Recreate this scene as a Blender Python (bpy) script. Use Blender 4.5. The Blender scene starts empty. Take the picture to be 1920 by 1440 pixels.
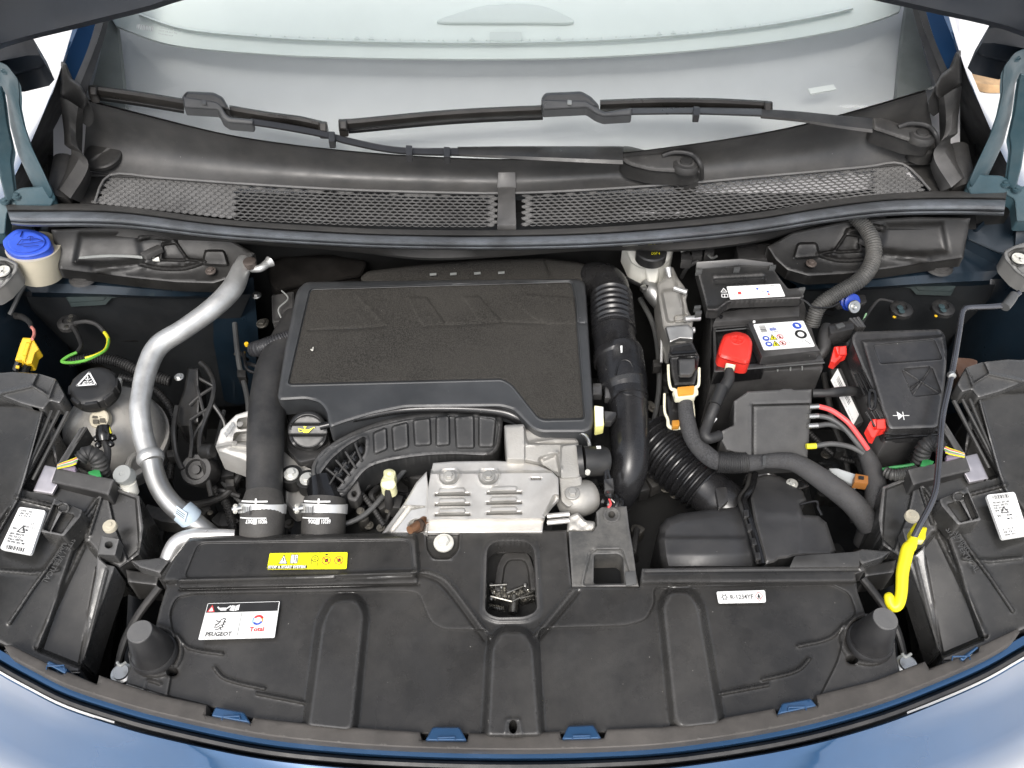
import bpy, bmesh, math, random
import numpy as np
from mathutils import Vector, Matrix
from mathutils.geometry import delaunay_2d_cdt
random.seed(7); np.random.seed(7)
S = bpy.context.scene
C = S.collection
R = math.radians
# ---------------------------------------------------------------- camera
FOC, PITCH = 1700.0, R(50)
CAM = np.array((0.0, -0.49, 1.17))
cd = bpy.data.cameras.new("camera")
cam = bpy.data.objects.new("camera", cd); C.objects.link(cam)
cam.location = CAM; cam.rotation_euler = (R(90) - PITCH, 0, 0)
cd.sensor_width = 36; cd.lens = 36 * FOC / 1920
cd.clip_start = 0.02; cd.clip_end = 500
S.camera = cam
# ---------------------------------------------------------------- sky, sun, exposure
SUN_EL, SUN_AZ = R(55), R(194)          # bearing of the sun: from the front left
w = bpy.data.worlds.new("World"); S.world = w; w.use_nodes = True
nt = w.node_tree; bg = nt.nodes["Background"]
sky = nt.nodes.new("ShaderNodeTexSky"); sky.sky_type = 'NISHITA'; sky.sun_disc = False
sky.sun_elevation = SUN_EL; sky.sun_rotation = SUN_AZ
sky.air_density = 1.0; sky.dust_density = 4.0; sky.ozone_density = 1.0
hs = nt.nodes.new("ShaderNodeHueSaturation"); hs.inputs['Saturation'].default_value = 0.40
nt.links.new(sky.outputs[0], hs.inputs['Color']); nt.links.new(hs.outputs[0], bg.inputs[0])
bg.inputs[1].default_value = 0.15
sd = bpy.data.lights.new("sun", 'SUN'); sd.energy = 1.0; sd.angle = R(20); sd.color = (1, .965, .92)
sun = bpy.data.objects.new("sun", sd); C.objects.link(sun)
sdir = Vector((math.sin(SUN_AZ) * math.cos(SUN_EL), math.cos(SUN_AZ) * math.cos(SUN_EL), math.sin(SUN_EL)))
sun.rotation_euler = sdir.to_track_quat('Z', 'Y').to_euler(); sun.location = sdir * 5
S.view_settings.view_transform = 'Standard'; S.view_settings.look = 'None'
S.view_settings.gamma = 1; S.view_settings.use_curve_mapping = False
S.view_settings.exposure = 0.82
S.cycles.max_bounces = 8
# ---------------------------------------------------------------- measuring helpers
FW = np.array((0, math.cos(PITCH), -math.sin(PITCH))); UP = np.array((0, math.sin(PITCH), math.cos(PITCH)))
RT = np.array((1.0, 0, 0))
def V(u, v, z):
    """point of the place at height z that the sight line (u, v) of the reference meets"""
    u, v, z = np.broadcast_arrays(np.asarray(u, float), np.asarray(v, float), np.asarray(z, float))
    d = FW + ((u - 960) / FOC)[..., None] * RT + ((720 - v) / FOC)[..., None] * UP
    t = (z - CAM[2]) / d[..., 2]
    return CAM + d * t[..., None]
def px(u, v, z, n=1.0):
    """n reference pixels in metres at that point"""
    return float(np.dot(V(u, v, z) - CAM, FW)) * n / FOC
def mir(p):
    u, v = p[0], p[1]
    q = 1916 - u
    return (q, v - 0.0125 * (q - u)) + tuple(p[2:])
def spl(pts, n=8, closed=False):
    P = np.array(pts, float); m = len(P); out = []
    rng = range(m) if closed else range(m - 1)
    for i in rng:
        if closed: a, b, c, d = P[(i-1) % m], P[i], P[(i+1) % m], P[(i+2) % m]
        else: a, b, c, d = P[max(i-1, 0)], P[i], P[i+1], P[min(i+2, m-1)]
        for k in range(n):
            t = k / n
            out.append(0.5 * ((2*b) + (c-a)*t + (2*a-5*b+4*c-d)*t*t + (3*b-a-3*c+d)*t**3))
    if not closed: out.append(P[-1])
    return np.array(out)
def rnd(pts, r=8, n=4):
    """round the corners of a closed outline"""
    P = [np.array(p, float) for p in pts]; out = []
    for i in range(len(P)):
        a, b, c = P[i-1], P[i], P[(i+1) % len(P)]
        la, lc = np.linalg.norm(a[:2]-b[:2]), np.linalg.norm(c[:2]-b[:2])
        q = min(r, la*.45, lc*.45)
        s, e = b + (a-b)*q/max(la, 1e-6), b + (c-b)*q/max(lc, 1e-6)
        for k in range(n+1):
            t = k/n; out.append((1-t)**2*s + 2*t*(1-t)*b + t*t*e)
    return [tuple(p) for p in out]
def resamp(pts, n):
    P = np.array(pts, float); d = np.r_[0, np.cumsum(np.linalg.norm(np.diff(P, axis=0), axis=1))]
    t = np.linspace(0, d[-1], n)
    return np.stack([np.interp(t, d, P[:, k]) for k in range(P.shape[1])], 1)
def seg_dist(pts, U, W, closed):
    P = np.array([p[:2] for p in pts], float); Q = np.roll(P, -1, 0)
    if not closed: P, Q = P[:-1], Q[:-1]
    best = np.full(U.shape, 1e9)
    for (ax, ay), (bx, by) in zip(P, Q):
        dx, dy = bx-ax, by-ay; L = dx*dx+dy*dy + 1e-12
        t = np.clip(((U-ax)*dx + (W-ay)*dy)/L, 0, 1)
        best = np.minimum(best, (U-ax-t*dx)**2 + (W-ay-t*dy)**2)
    return np.sqrt(best)
def inside(pts, U, W):
    P = np.array([p[:2] for p in pts], float); Q = np.roll(P, -1, 0)
    c = np.zeros(U.shape, bool)
    for (ax, ay), (bx, by) in zip(P, Q):
        if ay == by: continue
        c ^= ((ay > W) != (by > W)) & (U < (bx-ax)*(W-ay)/(by-ay) + ax)
    return c
def sdf(pts, U, W):
    return np.where(inside(pts, U, W), -1, 1) * seg_dist(pts, U, W, True)
def zfun(z):
    if callable(z): return z
    if isinstance(z, (int, float)): return lambda U, W: np.full(np.shape(U), float(z))
    A = np.array(z, float)
    if len(A) < 6:
        M_ = np.c_[np.ones(len(A)), A[:, 0]-960, A[:, 1]-720]; k = np.linalg.lstsq(M_, A[:, 2], rcond=None)[0]
        return lambda U, W: k[0] + k[1]*(U-960) + k[2]*(W-720)
    q = lambda U, W: np.stack([np.ones_like(U), U, W, U*U, U*W, W*W], -1)
    k = np.linalg.lstsq(q((A[:, 0]-960)/500, (A[:, 1]-720)/500), A[:, 2], rcond=None)[0]
    return lambda U, W: q((np.asarray(U, float)-960)/500, (np.asarray(W, float)-720)/500) @ k
def sm(x): x = np.clip(x, 0, 1); return x*x*(3-2*x)

# ---------------------------------------------------------------- mesh collector
class M:
    def __init__(s): s.v = []; s.f = []
    def add(s, V_, F_):
        o = len(s.v); s.v += [tuple(map(float, p)) for p in V_]; s.f += [tuple(i+o for i in f) for f in F_]; return s
    def loft(s, rails, n=24, smooth=6, closed=False, fun=V):
        """skin between rails, each a list of (u, v, z)"""
        rows = []
        for r in rails:
            p = np.array(r, float)
            if smooth and len(p) > 2: p = spl(p, smooth)
            p = resamp(p, n); rows.append(fun(p[:, 0], p[:, 1], p[:, 2]))
        return s.rows(rows, closed)
    def rows(s, rows, closed=False, ring=False):
        m, n = len(rows), len(rows[0]); F_ = []
        for i in range(m if closed else m-1):
            for j in range(n if ring else n-1):
                a, b = i*n+j, i*n+(j+1) % n; c, d = ((i+1) % m)*n+(j+1) % n, ((i+1) % m)*n+j
                F_.append((a, d, c, b))
        return s.add(np.concatenate([np.array(r) for r in rows]), F_)
    def tubew(s, P, Rr, seg=14, cap=True):
        P = np.array(P, float); n = len(P); Rr = np.broadcast_to(np.array(Rr, float), (n,))
        T = np.gradient(P, axis=0); T /= np.linalg.norm(T, axis=1)[:, None] + 1e-12
        nrm = np.cross(T[0], (0, 0, 1)); 
        if np.linalg.norm(nrm) < 1e-3: nrm = np.cross(T[0], (0, 1, 0))
        nrm /= np.linalg.norm(nrm); rows = []
        a = np.linspace(0, 2*math.pi, seg, endpoint=False)
        for i in range(n):
            nrm = nrm - T[i]*np.dot(nrm, T[i]); nrm /= np.linalg.norm(nrm) + 1e-12
            b = np.cross(T[i], nrm)
            rows.append(P[i] + Rr[i]*(np.cos(a)[:, None]*nrm + np.sin(a)[:, None]*b))
        o = len(s.v); s.rows(rows, ring=True)
        if cap:
            s.f.append(tuple(o + j for j in range(seg)))
            s.f.append(tuple(o + (n-1)*seg + j for j in reversed(range(seg))))
        return s
    def tube(s, pts, n=8, seg=14, rib=None, cap=True, smooth=True):
        """pts: (u, v, z, radius in reference px)"""
        Q = spl(pts, n) if smooth and len(pts) > 2 else np.array(pts, float)
        if rib:
            Lp = np.sum(np.hypot(np.diff(Q[:, 0]), np.diff(Q[:, 1])))
            Q = resamp(Q, int(max(8, Lp/rib[0]*6)))
        P = V(Q[:, 0], Q[:, 1], Q[:, 2]); rr = np.array([px(*q[:3], q[3]) for q in Q])
        if rib:
            d = np.r_[0, np.cumsum(np.hypot(np.diff(Q[:, 0]), np.diff(Q[:, 1])))]
            rr = rr*(1 + rib[1]*np.sign(np.sin(d/rib[0]*2*math.pi))*np.abs(np.sin(d/rib[0]*2*math.pi))**.6)
        return s.tubew(P, rr, seg, cap)
    def lathew(s, c, ax, prof, seg=24, start=0.0):
        ax = np.array(ax, float); ax /= np.linalg.norm(ax); c = np.array(c, float)
        e = np.cross(ax, (0, 1, 0)) if abs(ax[1]) < .9 else np.cross(ax, (1, 0, 0)); e /= np.linalg.norm(e); f = np.cross(ax, e)
        a = np.linspace(0, 2*math.pi, seg, endpoint=False) + start
        rows = [c + ax*h + max(r, 1e-5)*(np.cos(a)[:, None]*e + np.sin(a)[:, None]*f) for r, h in prof]
        o = len(s.v); s.rows(rows, ring=True)
        s.f.append(tuple(o + j for j in range(seg))); s.f.append(tuple(o+(len(prof)-1)*seg + j for j in reversed(range(seg))))
        return s
    def lathe(s, u, v, z, prof, ax=(0, 0, 1), seg=24, start=0.0):
        k = px(u, v, z); return s.lathew(V(u, v, z), ax, [(r*k, h*k) for r, h in prof], seg, start)
    def plate(s, poly, z=0.0, t=.01, dirn=(0, 0, -1)):
        """outline of (u, v) or (u, v, z) given thickness t"""
        P = np.array([V(p[0], p[1], p[2] if len(p) > 2 else z) for p in poly]); n = len(P)
        Q = P + np.array(dirn)*t
        return s.add(np.r_[P, Q], [tuple(range(n))[::-1], tuple(range(n, 2*n))] + [(i, (i+1) % n, n+(i+1) % n, n+i) for i in range(n)])
    def box(s, c, size, rot=None):
        h = np.array(size)/2; v = np.array([(x, y, z) for x in (-1, 1) for y in (-1, 1) for z in (-1, 1)])*h
        if rot is not None: v = v @ np.array(rot).T
        return s.add(v + np.array(c), [(0,1,3,2),(4,6,7,5),(0,4,5,1),(2,3,7,6),(0,2,6,4),(1,5,7,3)])
    def panel(s, outline, z, holes=(), step=4, feats=(), er=2.5, ed=.0025, skirt=.012, sd_=(0, 0, -1)):
        """a moulded sheet: outline and relief in plan, rounded edge and a skirt of real depth"""
        zf = zfun(z); loops = [np.array([p[:2] for p in outline], float)] + [np.array([p[:2] for p in h], float) for h in holes]
        pts, edges = [], []
        def dens(L):
            out = []
            for a, b in zip(L, np.roll(L, -1, 0)):
                k = max(1, int(np.hypot(*(b-a))/step))
                out += [a + (b-a)*i/k for i in range(k)]
            return np.array(out)
        U0, W0 = loops[0].min(0); U1, W1 = loops[0].max(0)
        gu, gv = np.meshgrid(np.arange(U0, U1, step), np.arange(W0, W1, step*.9)); gu = gu + (np.arange(gu.shape[0]) % 2)[:, None]*step/2
        G = np.c_[gu.ravel(), gv.ravel()]
        D = [dens(L) for L in loops]
        def dist_all(X):
            d = -sdf(loops[0], X[:, 0], X[:, 1])
            for L in loops[1:]: d = np.minimum(d, sdf(L, X[:, 0], X[:, 1]))
            return d
        G = G[dist_all(G) > max(er, .6*step) + .3*step]
        guide = []                                   # rows of vertices that follow each raised line, so ridges stay smooth
        for ft in feats:
            if ft[0] not in ('ln', 'in') or abs(ft[2]) < 1e-9: continue
            cl = ft[0] == 'in' or (len(ft) > 4 and ft[4]); wd = ft[3]*.8
            L0 = np.array([p[:2] for p in ft[1]], float)
            if cl: L0 = np.r_[L0, L0[:1]]
            ln_ = np.sum(np.hypot(*np.diff(L0, axis=0).T)); L0 = resamp(L0, max(3, int(ln_/(step*.85))))
            T = np.gradient(L0, axis=0); N = np.c_[-T[:, 1], T[:, 0]]; N /= np.linalg.norm(N, axis=1)[:, None] + 1e-9
            for q in ((-1.5, -.75, 0, .75, 1.5) if ft[0] == 'ln' else (-.5, -.25, 0, .25, .5)):
                X = L0 + N*wd*q
                if q: X = X[seg_dist(L0, X[:, 0], X[:, 1], False) > abs(wd*q)*.9]
                X = X[dist_all(X) > er + .25*step]
                if len(X): guide.append(X)
        if guide:
            gd = np.concatenate(guide); H = {}
            cell = step*.62
            for p in gd: H.setdefault((int(p[0]//cell), int(p[1]//cell)), []).append(p)
            keep = []
            for p in G:
                a, b = int(p[0]//cell), int(p[1]//cell); ok = True
                for i in (a-1, a, a+1):
                    for j in (b-1, b, b+1):
                        for r_ in H.get((i, j), ()):
                            if (p[0]-r_[0])**2 + (p[1]-r_[1])**2 < cell*cell: ok = False
                    if not ok: break
                keep.append(ok)
            G = G[np.array(keep, bool)] if len(G) else G
            G = np.r_[G, gd]
        extra = []
        if er > 0:
            for L in D:
                T = np.roll(L, -1, 0)-np.roll(L, 1, 0); N = np.c_[-T[:, 1], T[:, 0]]; N /= np.linalg.norm(N, axis=1)[:, None] + 1e-9
                for q in (.3, 1.0):
                    for sg in (1, -1):
                        X = L + N*sg*er*q; X = X[np.abs(dist_all(X) - er*q) < .12*er + .05]; extra.append(X)
        for L in D:
            o = len(pts); pts += list(L); edges += [(o+i, o+(i+1) % len(L)) for i in range(len(L))]
        X = np.r_[np.array(pts), *extra, G]
        r = delaunay_2d_cdt([Vector(p) for p in X], edges, [], 0, 1e-4)
        vv = np.array([tuple(p) for p in r[0]]); ff = np.array([tuple(f) for f in r[2]])
        cen = vv[ff].mean(1); k = inside(loops[0], cen[:, 0], cen[:, 1])
        for L in loops[1:]: k &= ~inside(L, cen[:, 0], cen[:, 1])
        ff = ff[k]; U, W = vv[:, 0], vv[:, 1]
        Z = np.array(zf(U, W), float)
        for ft in feats:
            if ft[0] == 'in': Z = Z + ft[2]*sm(.5 - sdf(ft[1], U, W)/max(ft[3]*.8, .1))
            elif ft[0] == 'ln': Z = Z + ft[2]*np.exp(-(seg_dist(ft[1], U, W, len(ft) > 4 and ft[4])/(ft[3]*.8))**2)
            else: Z = Z + ft[1](U, W)
        if er > 0:
            d = np.clip(dist_all(vv)/er, 0, 1); Z = Z - ed*(1 - np.sqrt(np.maximum(0, 1-(1-d)**2)))
        P = V(U, W, Z)
        a, b, c = P[ff[:, 0]], P[ff[:, 1]], P[ff[:, 2]]
        flip = np.einsum('ij,ij->i', np.cross(b-a, c-a), CAM - a) < 0
        ff[flip] = ff[flip][:, ::-1]
        cnt = {}
        for f in ff:
            for i in range(3):
                e = (f[i], f[(i+1) % 3]); cnt[(min(e), max(e))] = None if (min(e), max(e)) in cnt else e
        bd = [e for e in cnt.values() if e is not None]
        o = len(s.v); s.add(P, ff)
        if skirt:
            n = len(s.v); idx = sorted({i for e in bd for i in e}); mp = {i: j for j, i in enumerate(idx)}; m = len(idx)
            s.v += [tuple(P[i]) for i in idx] + [tuple(P[i] + np.array(sd_)*skirt) for i in idx]
            s.f += [(n+mp[b], n+mp[a], n+m+mp[a], n+m+mp[b]) for a, b in bd]
        return s
    def build(s, name, mat, parent=None, bevel=0, seg=2, ang=32, label=None, loc=None, kind=None, flat=False):
        me = bpy.data.meshes.new(name); 
        if parent is not None: off = np.array(parent['_w'])
        else: off = np.array(loc) if loc is not None else base_of(s.v)
        me.from_pydata([tuple(np.array(p) - off) for p in s.v], [], s.f)
        bm = bmesh.new(); bm.from_mesh(me)
        bmesh.ops.remove_doubles(bm, verts=bm.verts, dist=1e-6) if bevel else None
        bmesh.ops.recalc_face_normals(bm, faces=bm.faces) if bevel else None
        if bevel:
            ed = [e for e in bm.edges if len(e.link_faces) == 2 and e.calc_face_angle(0) > R(ang)]
            bmesh.ops.bevel(bm, geom=ed, offset=bevel, segments=seg, profile=.5, affect='EDGES', clamp_overlap=True)
        bm.to_mesh(me); bm.free()
        if not flat:
            me.shade_smooth(); me.set_sharp_from_angle(angle=R(ang))
        me.materials.append(mat); me.update()
        o = bpy.data.objects.new(name, me); C.objects.link(o)
        o['_w'] = [float(x) for x in off]
        if parent is not None: o.parent = parent
        else: o.location = off
        if label: o['label'] = label
        if kind: o['kind'] = kind
        return o
def base_of(v):
    A = np.array(v); lo, hi = A.min(0), A.max(0); return np.array(((lo[0]+hi[0])/2, (lo[1]+hi[1])/2, lo[2]))
def thing(name, label, cat, loc, group=None):
    o = bpy.data.objects.new(name, None); C.objects.link(o); o.empty_display_size = .03
    loc = np.array(loc, float); o.location = loc; o['_w'] = [float(x) for x in loc]
    o['label'] = label; o['category'] = cat
    if group: o['group'] = group
    return o
def tag(o, label, cat, group=None):
    o['label'] = label; o['category'] = cat
    if group: o['group'] = group
    return o

# ---------------------------------------------------------------- materials
MATS = {}
def mat(name, col, rough=.5, metal=0.0, grain=0.0, gscale=900, dust=0.0, dcol=(.30, .28, .25), speck=0.0, var=.2, coat=0.0, spec=.5, stain=0.0, trans=0.0, sheen=0.0, vscale=14, rvar=.12, bumpd=.0006, edge_glint=0.0):
    if name in MATS: return MATS[name]
    m = bpy.data.materials.new(name); m.use_nodes = True; n = m.node_tree; N = n.nodes; L = n.links
    b = N["Principled BSDF"]; tc = N.new("ShaderNodeTexCoord"); co = tc.outputs['Object']
    def noise(sc, det=4, rg=.55):
        x = N.new("ShaderNodeTexNoise"); x.inputs['Scale'].default_value = sc; x.inputs['Detail'].default_value = det
        x.inputs['Roughness'].default_value = rg; L.new(co, x.inputs['Vector']); return x.outputs['Fac']
    def ramp(src, a, c, lo=0.0, hi=1.0):
        x = N.new("ShaderNodeMapRange"); x.inputs[1].default_value = a; x.inputs[2].default_value = c
        x.inputs[3].default_value = lo; x.inputs[4].default_value = hi; L.new(src, x.inputs[0]); return x.outputs[0]
    def mix(f, A, B):
        x = N.new("ShaderNodeMix"); x.data_type = 'RGBA'
        for s_, q in ((6, A), (7, B)):
            if hasattr(q, 'links'): L.new(q, x.inputs[s_])
            else: x.inputs[s_].default_value = (*q[:3], 1)
        if hasattr(f, 'links'): L.new(f, x.inputs[0])
        else: x.inputs[0].default_value = f
        return x.outputs[2]
    c = tuple(col); nv = noise(vscale)
    out = mix(ramp(nv, .3, .7), tuple(x*(1-var) for x in c), tuple(min(1, x*(1+var)) for x in c))
    if stain: out = mix(ramp(noise(vscale*.5, 6, .62), .52, .60, 0, stain), out, tuple(x*.45 for x in c))
    if dust: out = mix(ramp(noise(vscale*.7, 9, .72), .42, .78, 0, dust), out, dcol)
    if speck:
        v = N.new("ShaderNodeTexVoronoi"); v.inputs['Scale'].default_value = 75; L.new(co, v.inputs['Vector'])
        sx = N.new("ShaderNodeSeparateColor"); L.new(v.outputs['Color'], sx.inputs[0])
        mu = N.new("ShaderNodeMath"); mu.operation = 'MULTIPLY'; L.new(ramp(v.outputs['Distance'], .02, .05, 1, 0), mu.inputs[0]); L.new(ramp(sx.outputs[0], .82-.3*speck, .84-.3*speck), mu.inputs[1])
        out = mix(mu.outputs[0], out, (.42, .40, .37))
    if grain >= .9: out = mix(ramp(noise(420, 2), .38, .62), out, tuple(min(1, x*2.0) for x in c))
    if edge_glint:                                      # lighter colour on convex edges paints the glints along moulded rims
        ge = N.new("ShaderNodeNewGeometry"); eg_ = N.new("ShaderNodeMath"); eg_.operation = 'MULTIPLY'
        L.new(ramp(ge.outputs['Pointiness'], .515, .60, 0, edge_glint), eg_.inputs[0]); L.new(ramp(noise(30, 3), .3, .6, .6, 1), eg_.inputs[1])
        out = mix(eg_.outputs[0], out, (.20, .195, .19))
    L.new(out, b.inputs['Base Color'])
    L.new(ramp(noise(vscale*2.2, 6), .25, .75, max(.03, rough-rvar), min(1, rough+rvar)), b.inputs['Roughness'])
    b.inputs['Metallic'].default_value = metal; b.inputs['Specular IOR Level'].default_value = spec
    b.inputs['Coat Weight'].default_value = coat; b.inputs['Coat Roughness'].default_value = .04
    if trans: b.inputs['Transmission Weight'].default_value = trans
    if sheen: b.inputs['Sheen Weight'].default_value = sheen
    if grain:
        bp = N.new("ShaderNodeBump"); bp.inputs['Strength'].default_value = grain; bp.inputs['Distance'].default_value = bumpd
        L.new(noise(gscale, 3), bp.inputs['Height']); L.new(bp.outputs[0], b.inputs['Normal'])
    MATS[name] = m; return m
blk = mat("black_plastic", (.021, .0207, .020), .36, grain=.2, dust=.12, speck=.35, stain=.35, edge_glint=.6)
blk2 = mat("black_plastic_matt", (.022, .0215, .021), .54, grain=.3, dust=.14, speck=.2, edge_glint=.6)
gls = mat("black_plastic_gloss", (.008, .008, .0085), .18, dust=.04, speck=.2, rvar=.08, edge_glint=.4)
cov = mat("slam_cover_plastic", (.0255, .0248, .0238), .30, grain=.25, gscale=700, dust=.12, speck=.4, stain=.5, vscale=9, edge_glint=.4)
rub = mat("rubber", (.017, .017, .0175), .55, grain=.25, dust=.15)
rubg = mat("worn_rubber", (.085, .09, .096), .40, grain=.3, dust=.5, dcol=(.30, .33, .37), speck=.4, vscale=18)
felt = mat("felt", (.024, .0225, .020), .9, grain=1.0, gscale=600, dust=.4, dcol=(.08, .074, .065), speck=.4, bumpd=.0012, spec=.2)
dark = mat("grimy_black", (.010, .010, .0095), .6, dust=.15, dcol=(.03, .027, .024), grain=.4, gscale=200)
alu = mat("aluminium", (.60, .60, .585), .42, metal=.7, grain=.35, gscale=350, dust=.3, dcol=(.30, .30, .28), var=.18, vscale=40, stain=.1)
cast = mat("cast_aluminium", (.40, .39, .365), .55, metal=.55, grain=.7, gscale=450, dust=.45, dcol=(.30, .27, .22), speck=.3, stain=.2)
shl = mat("heat_shield_metal", (.66, .645, .61), .40, metal=.6, grain=.12, gscale=160, dust=.35, dcol=(.24, .19, .14), stain=.2, speck=.5)
steel = mat("steel", (.55, .55, .53), .32, metal=.95, dust=.15)
zinc = mat("zinc_bolt", (.62, .62, .58), .45, metal=.5, dust=.15)
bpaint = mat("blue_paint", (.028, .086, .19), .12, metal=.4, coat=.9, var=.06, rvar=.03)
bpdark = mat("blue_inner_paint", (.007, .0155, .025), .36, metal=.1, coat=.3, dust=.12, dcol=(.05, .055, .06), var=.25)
teal = mat("teal_primer_paint", (.026, .062, .078), .45, metal=.1, coat=.0, dust=.15, var=.2)
white = mat("white_print", (.80, .80, .78), .5, var=.03)
whp = mat("white_plastic", (.62, .61, .55), .45, dust=.2)
cream = mat("cream_plastic", (.55, .50, .38), .4, dust=.25, var=.1)
blue = mat("blue_cap_plastic", (.03, .09, .55), .38, dust=.08)
blue2 = mat("blue_rubber", (.02, .06, .40), .4)
red = mat("red_plastic", (.72, .03, .02), .38, dust=.08, var=.08)
yel = mat("yellow_plastic", (.85, .72, .01), .42, dust=.06, stain=.1)
yelc = mat("yellow_connector", (.75, .47, .02), .42)
orange = mat("orange_plastic", (.70, .30, .04), .42)
brown = mat("brown_plastic", (.33, .13, .03), .45)
green = mat("green_wire", (.12, .40, .05), .4)
yelw = mat("yellow_wire", (.65, .60, .03), .4)
pink = mat("red_wire", (.80, .10, .10), .4, var=.05)
grw = mat("grey_wire", (.07, .072, .072), .45, dust=.15)
grey = mat("grey_plastic", (.26, .27, .26), .45, dust=.2)
ink = mat("black_print", (.015, .015, .015), .5)
trimb = mat("trim_strip_rubber", (.052, .047, .042), .62, grain=.3, dust=.3, dcol=(.2, .18, .16))
inkr = mat("red_print", (.65, .04, .04), .5); inkb = mat("blue_print", (.03, .08, .45), .5); inky = mat("yellow_print", (.88, .82, .01), .45, var=.03)
# ---------------------------------------------------------------- stickers and print
_txt = {}
def text_mesh(s_, bold=0.0):
    k = (s_, bold)
    if k not in _txt:
        c = bpy.data.curves.new("lettering", 'FONT'); c.body = s_; c.size = 1; c.offset = bold; c.resolution_u = 2
        o = bpy.data.objects.new("lettering", c); C.objects.link(o); bpy.context.view_layer.update()
        me = bpy.data.meshes.new_from_object(o.evaluated_get(bpy.context.evaluated_depsgraph_get()))
        v = np.array([tuple(q.co) for q in me.vertices]).reshape(-1, 3); f = [tuple(p.vertices) for p in me.polygons]
        bpy.data.objects.remove(o); bpy.data.curves.remove(c); bpy.data.meshes.remove(me); _txt[k] = (v, f)
    return _txt[k]
class Sticker:
    """a flat label: corners TL, TR, BR, BL as (u, v, z) in reading direction; print in label units (height 1)"""
    def __init__(s, name, parent, corners, m=None, label=None, cat=None, group=None, lift=.0012, r=.05, aspect=None, thin=True):
        s.c = np.array([V(*p) for p in corners]); n = np.cross(s.c[1]-s.c[0], s.c[3]-s.c[0]); n /= np.linalg.norm(n)
        if np.dot(n, CAM - s.c[0]) < 0: n = -n
        s.n = n; s.c = s.c + n*lift
        s.W = aspect or np.linalg.norm(s.c[1]-s.c[0])/np.linalg.norm(s.c[3]-s.c[0]); s.layers = {}; s.k = 1
        if m is not None:
            o = M(); W = s.W; P = rnd([(0, 0), (W, 0), (W, 1), (0, 1)], r, 3) if r else [(0, 0), (W, 0), (W, 1), (0, 1)]
            A = np.array([s.at(x, y, 0) for x, y in P]); B = A - n*(lift*.95); k = len(P)
            o.add(np.r_[A, B], [tuple(range(k)), tuple(range(k, 2*k))[::-1]] + [(i, k+i, k+(i+1) % k, (i+1) % k) for i in range(k)])
            s.o = o.build(name, m, parent, label=label, flat=True)
            if parent is None: tag(s.o, label, cat, group)
        else: s.o = parent
    def at(s, x, y, h=1):
        a, b = x/s.W, y; c = s.c
        return c[0]*(1-a)*(1-b) + c[1]*a*(1-b) + c[2]*a*b + c[3]*(1-a)*b + s.n*h*.00022
    def poly(s, m, pts, h=1):
        o = s.layers.setdefault((m.name), (m, M()))[1]; o.add([s.at(x, y, h) for x, y in pts], [tuple(range(len(pts)))])
    def rect(s, m, a, b, c, d, h=1): s.poly(m, [(a, b), (c, b), (c, d), (a, d)], h)
    def line(s, m, pts, w, closed=False, h=2):
        P = [np.array(p, float) for p in pts]
        for a, b in zip(P, P[1:] + (P[:1] if closed else [])):
            if closed is False and b is P[0]: continue
            d = b-a; L = np.linalg.norm(d)
            if L < 1e-9: continue
            q = np.array((-d[1], d[0]))/L*w/2; e = d/L*w*.3
            s.poly(m, [a-q-e, b-q+e, b+q+e, a+q-e], h)
    def ring(s, m, cx, cy, r, w, n=20, h=2, a0=0, a1=2*math.pi):
        for i in range(n):
            t0, t1 = a0+(a1-a0)*i/n, a0+(a1-a0)*(i+1)/n
            s.poly(m, [(cx+r*math.cos(t0), cy+r*math.sin(t0)), (cx+r*math.cos(t1), cy+r*math.sin(t1)), (cx+(r-w)*math.cos(t1), cy+(r-w)*math.sin(t1)), (cx+(r-w)*math.cos(t0), cy+(r-w)*math.sin(t0))], h)
    def disc(s, m, cx, cy, r, n=20, h=1): s.poly(m, [(cx+r*math.cos(2*math.pi*i/n), cy+r*math.sin(2*math.pi*i/n)) for i in range(n)], h)
    def text(s, m, t, x, y, hgt, w=None, bold=0.0, h=3):
        """baseline start (x, y), capital height hgt, optional total width"""
        v, f = text_mesh(t, bold); k = hgt/.72; kx = k if w is None else w/max(v[:, 0].max(), 1e-6)
        o = s.layers.setdefault((m.name), (m, M()))[1]; o.add([s.at(x+p[0]*kx, y-p[1]*k, h) for p in v], f)
    def bars(s, m, x0, y0, x1, y1, n, seed=1, vertical=False):
        r = random.Random(seed); x = x0
        L = (x1-x0) if not vertical else (y1-y0); p = 0
        while p < L:
            a = L/n*r.choice((.4, .6, 1)); q = min(L, p+a)
            if vertical: s.rect(m, x0, y0+p, x1, y0+q, 2)
            else: s.rect(m, x0+p, y0, x0+q, y1, 2)
            p = q + L/n*r.choice((.5, .8))
    def done(s, names=None):
        for k, (m, o) in s.layers.items(): o.build((names or {}).get(k, "print"), m, s.o, flat=True)
        return s.o

# ---------------------------------------------------------------- ground
g = M(); g.add([(-40, -40, -.95), (40, -40, -.95), (40, 60, -.95), (-40, 60, -.95)], [(0, 1, 2, 3)])
gm = mat("pale_concrete", (.72, .71, .69), .8, var=.06, dust=.15, dcol=(.5, .48, .45), vscale=1.5)
g.build("ground", gm, loc=(0, 0, -.95), kind="structure", flat=True)

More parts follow.
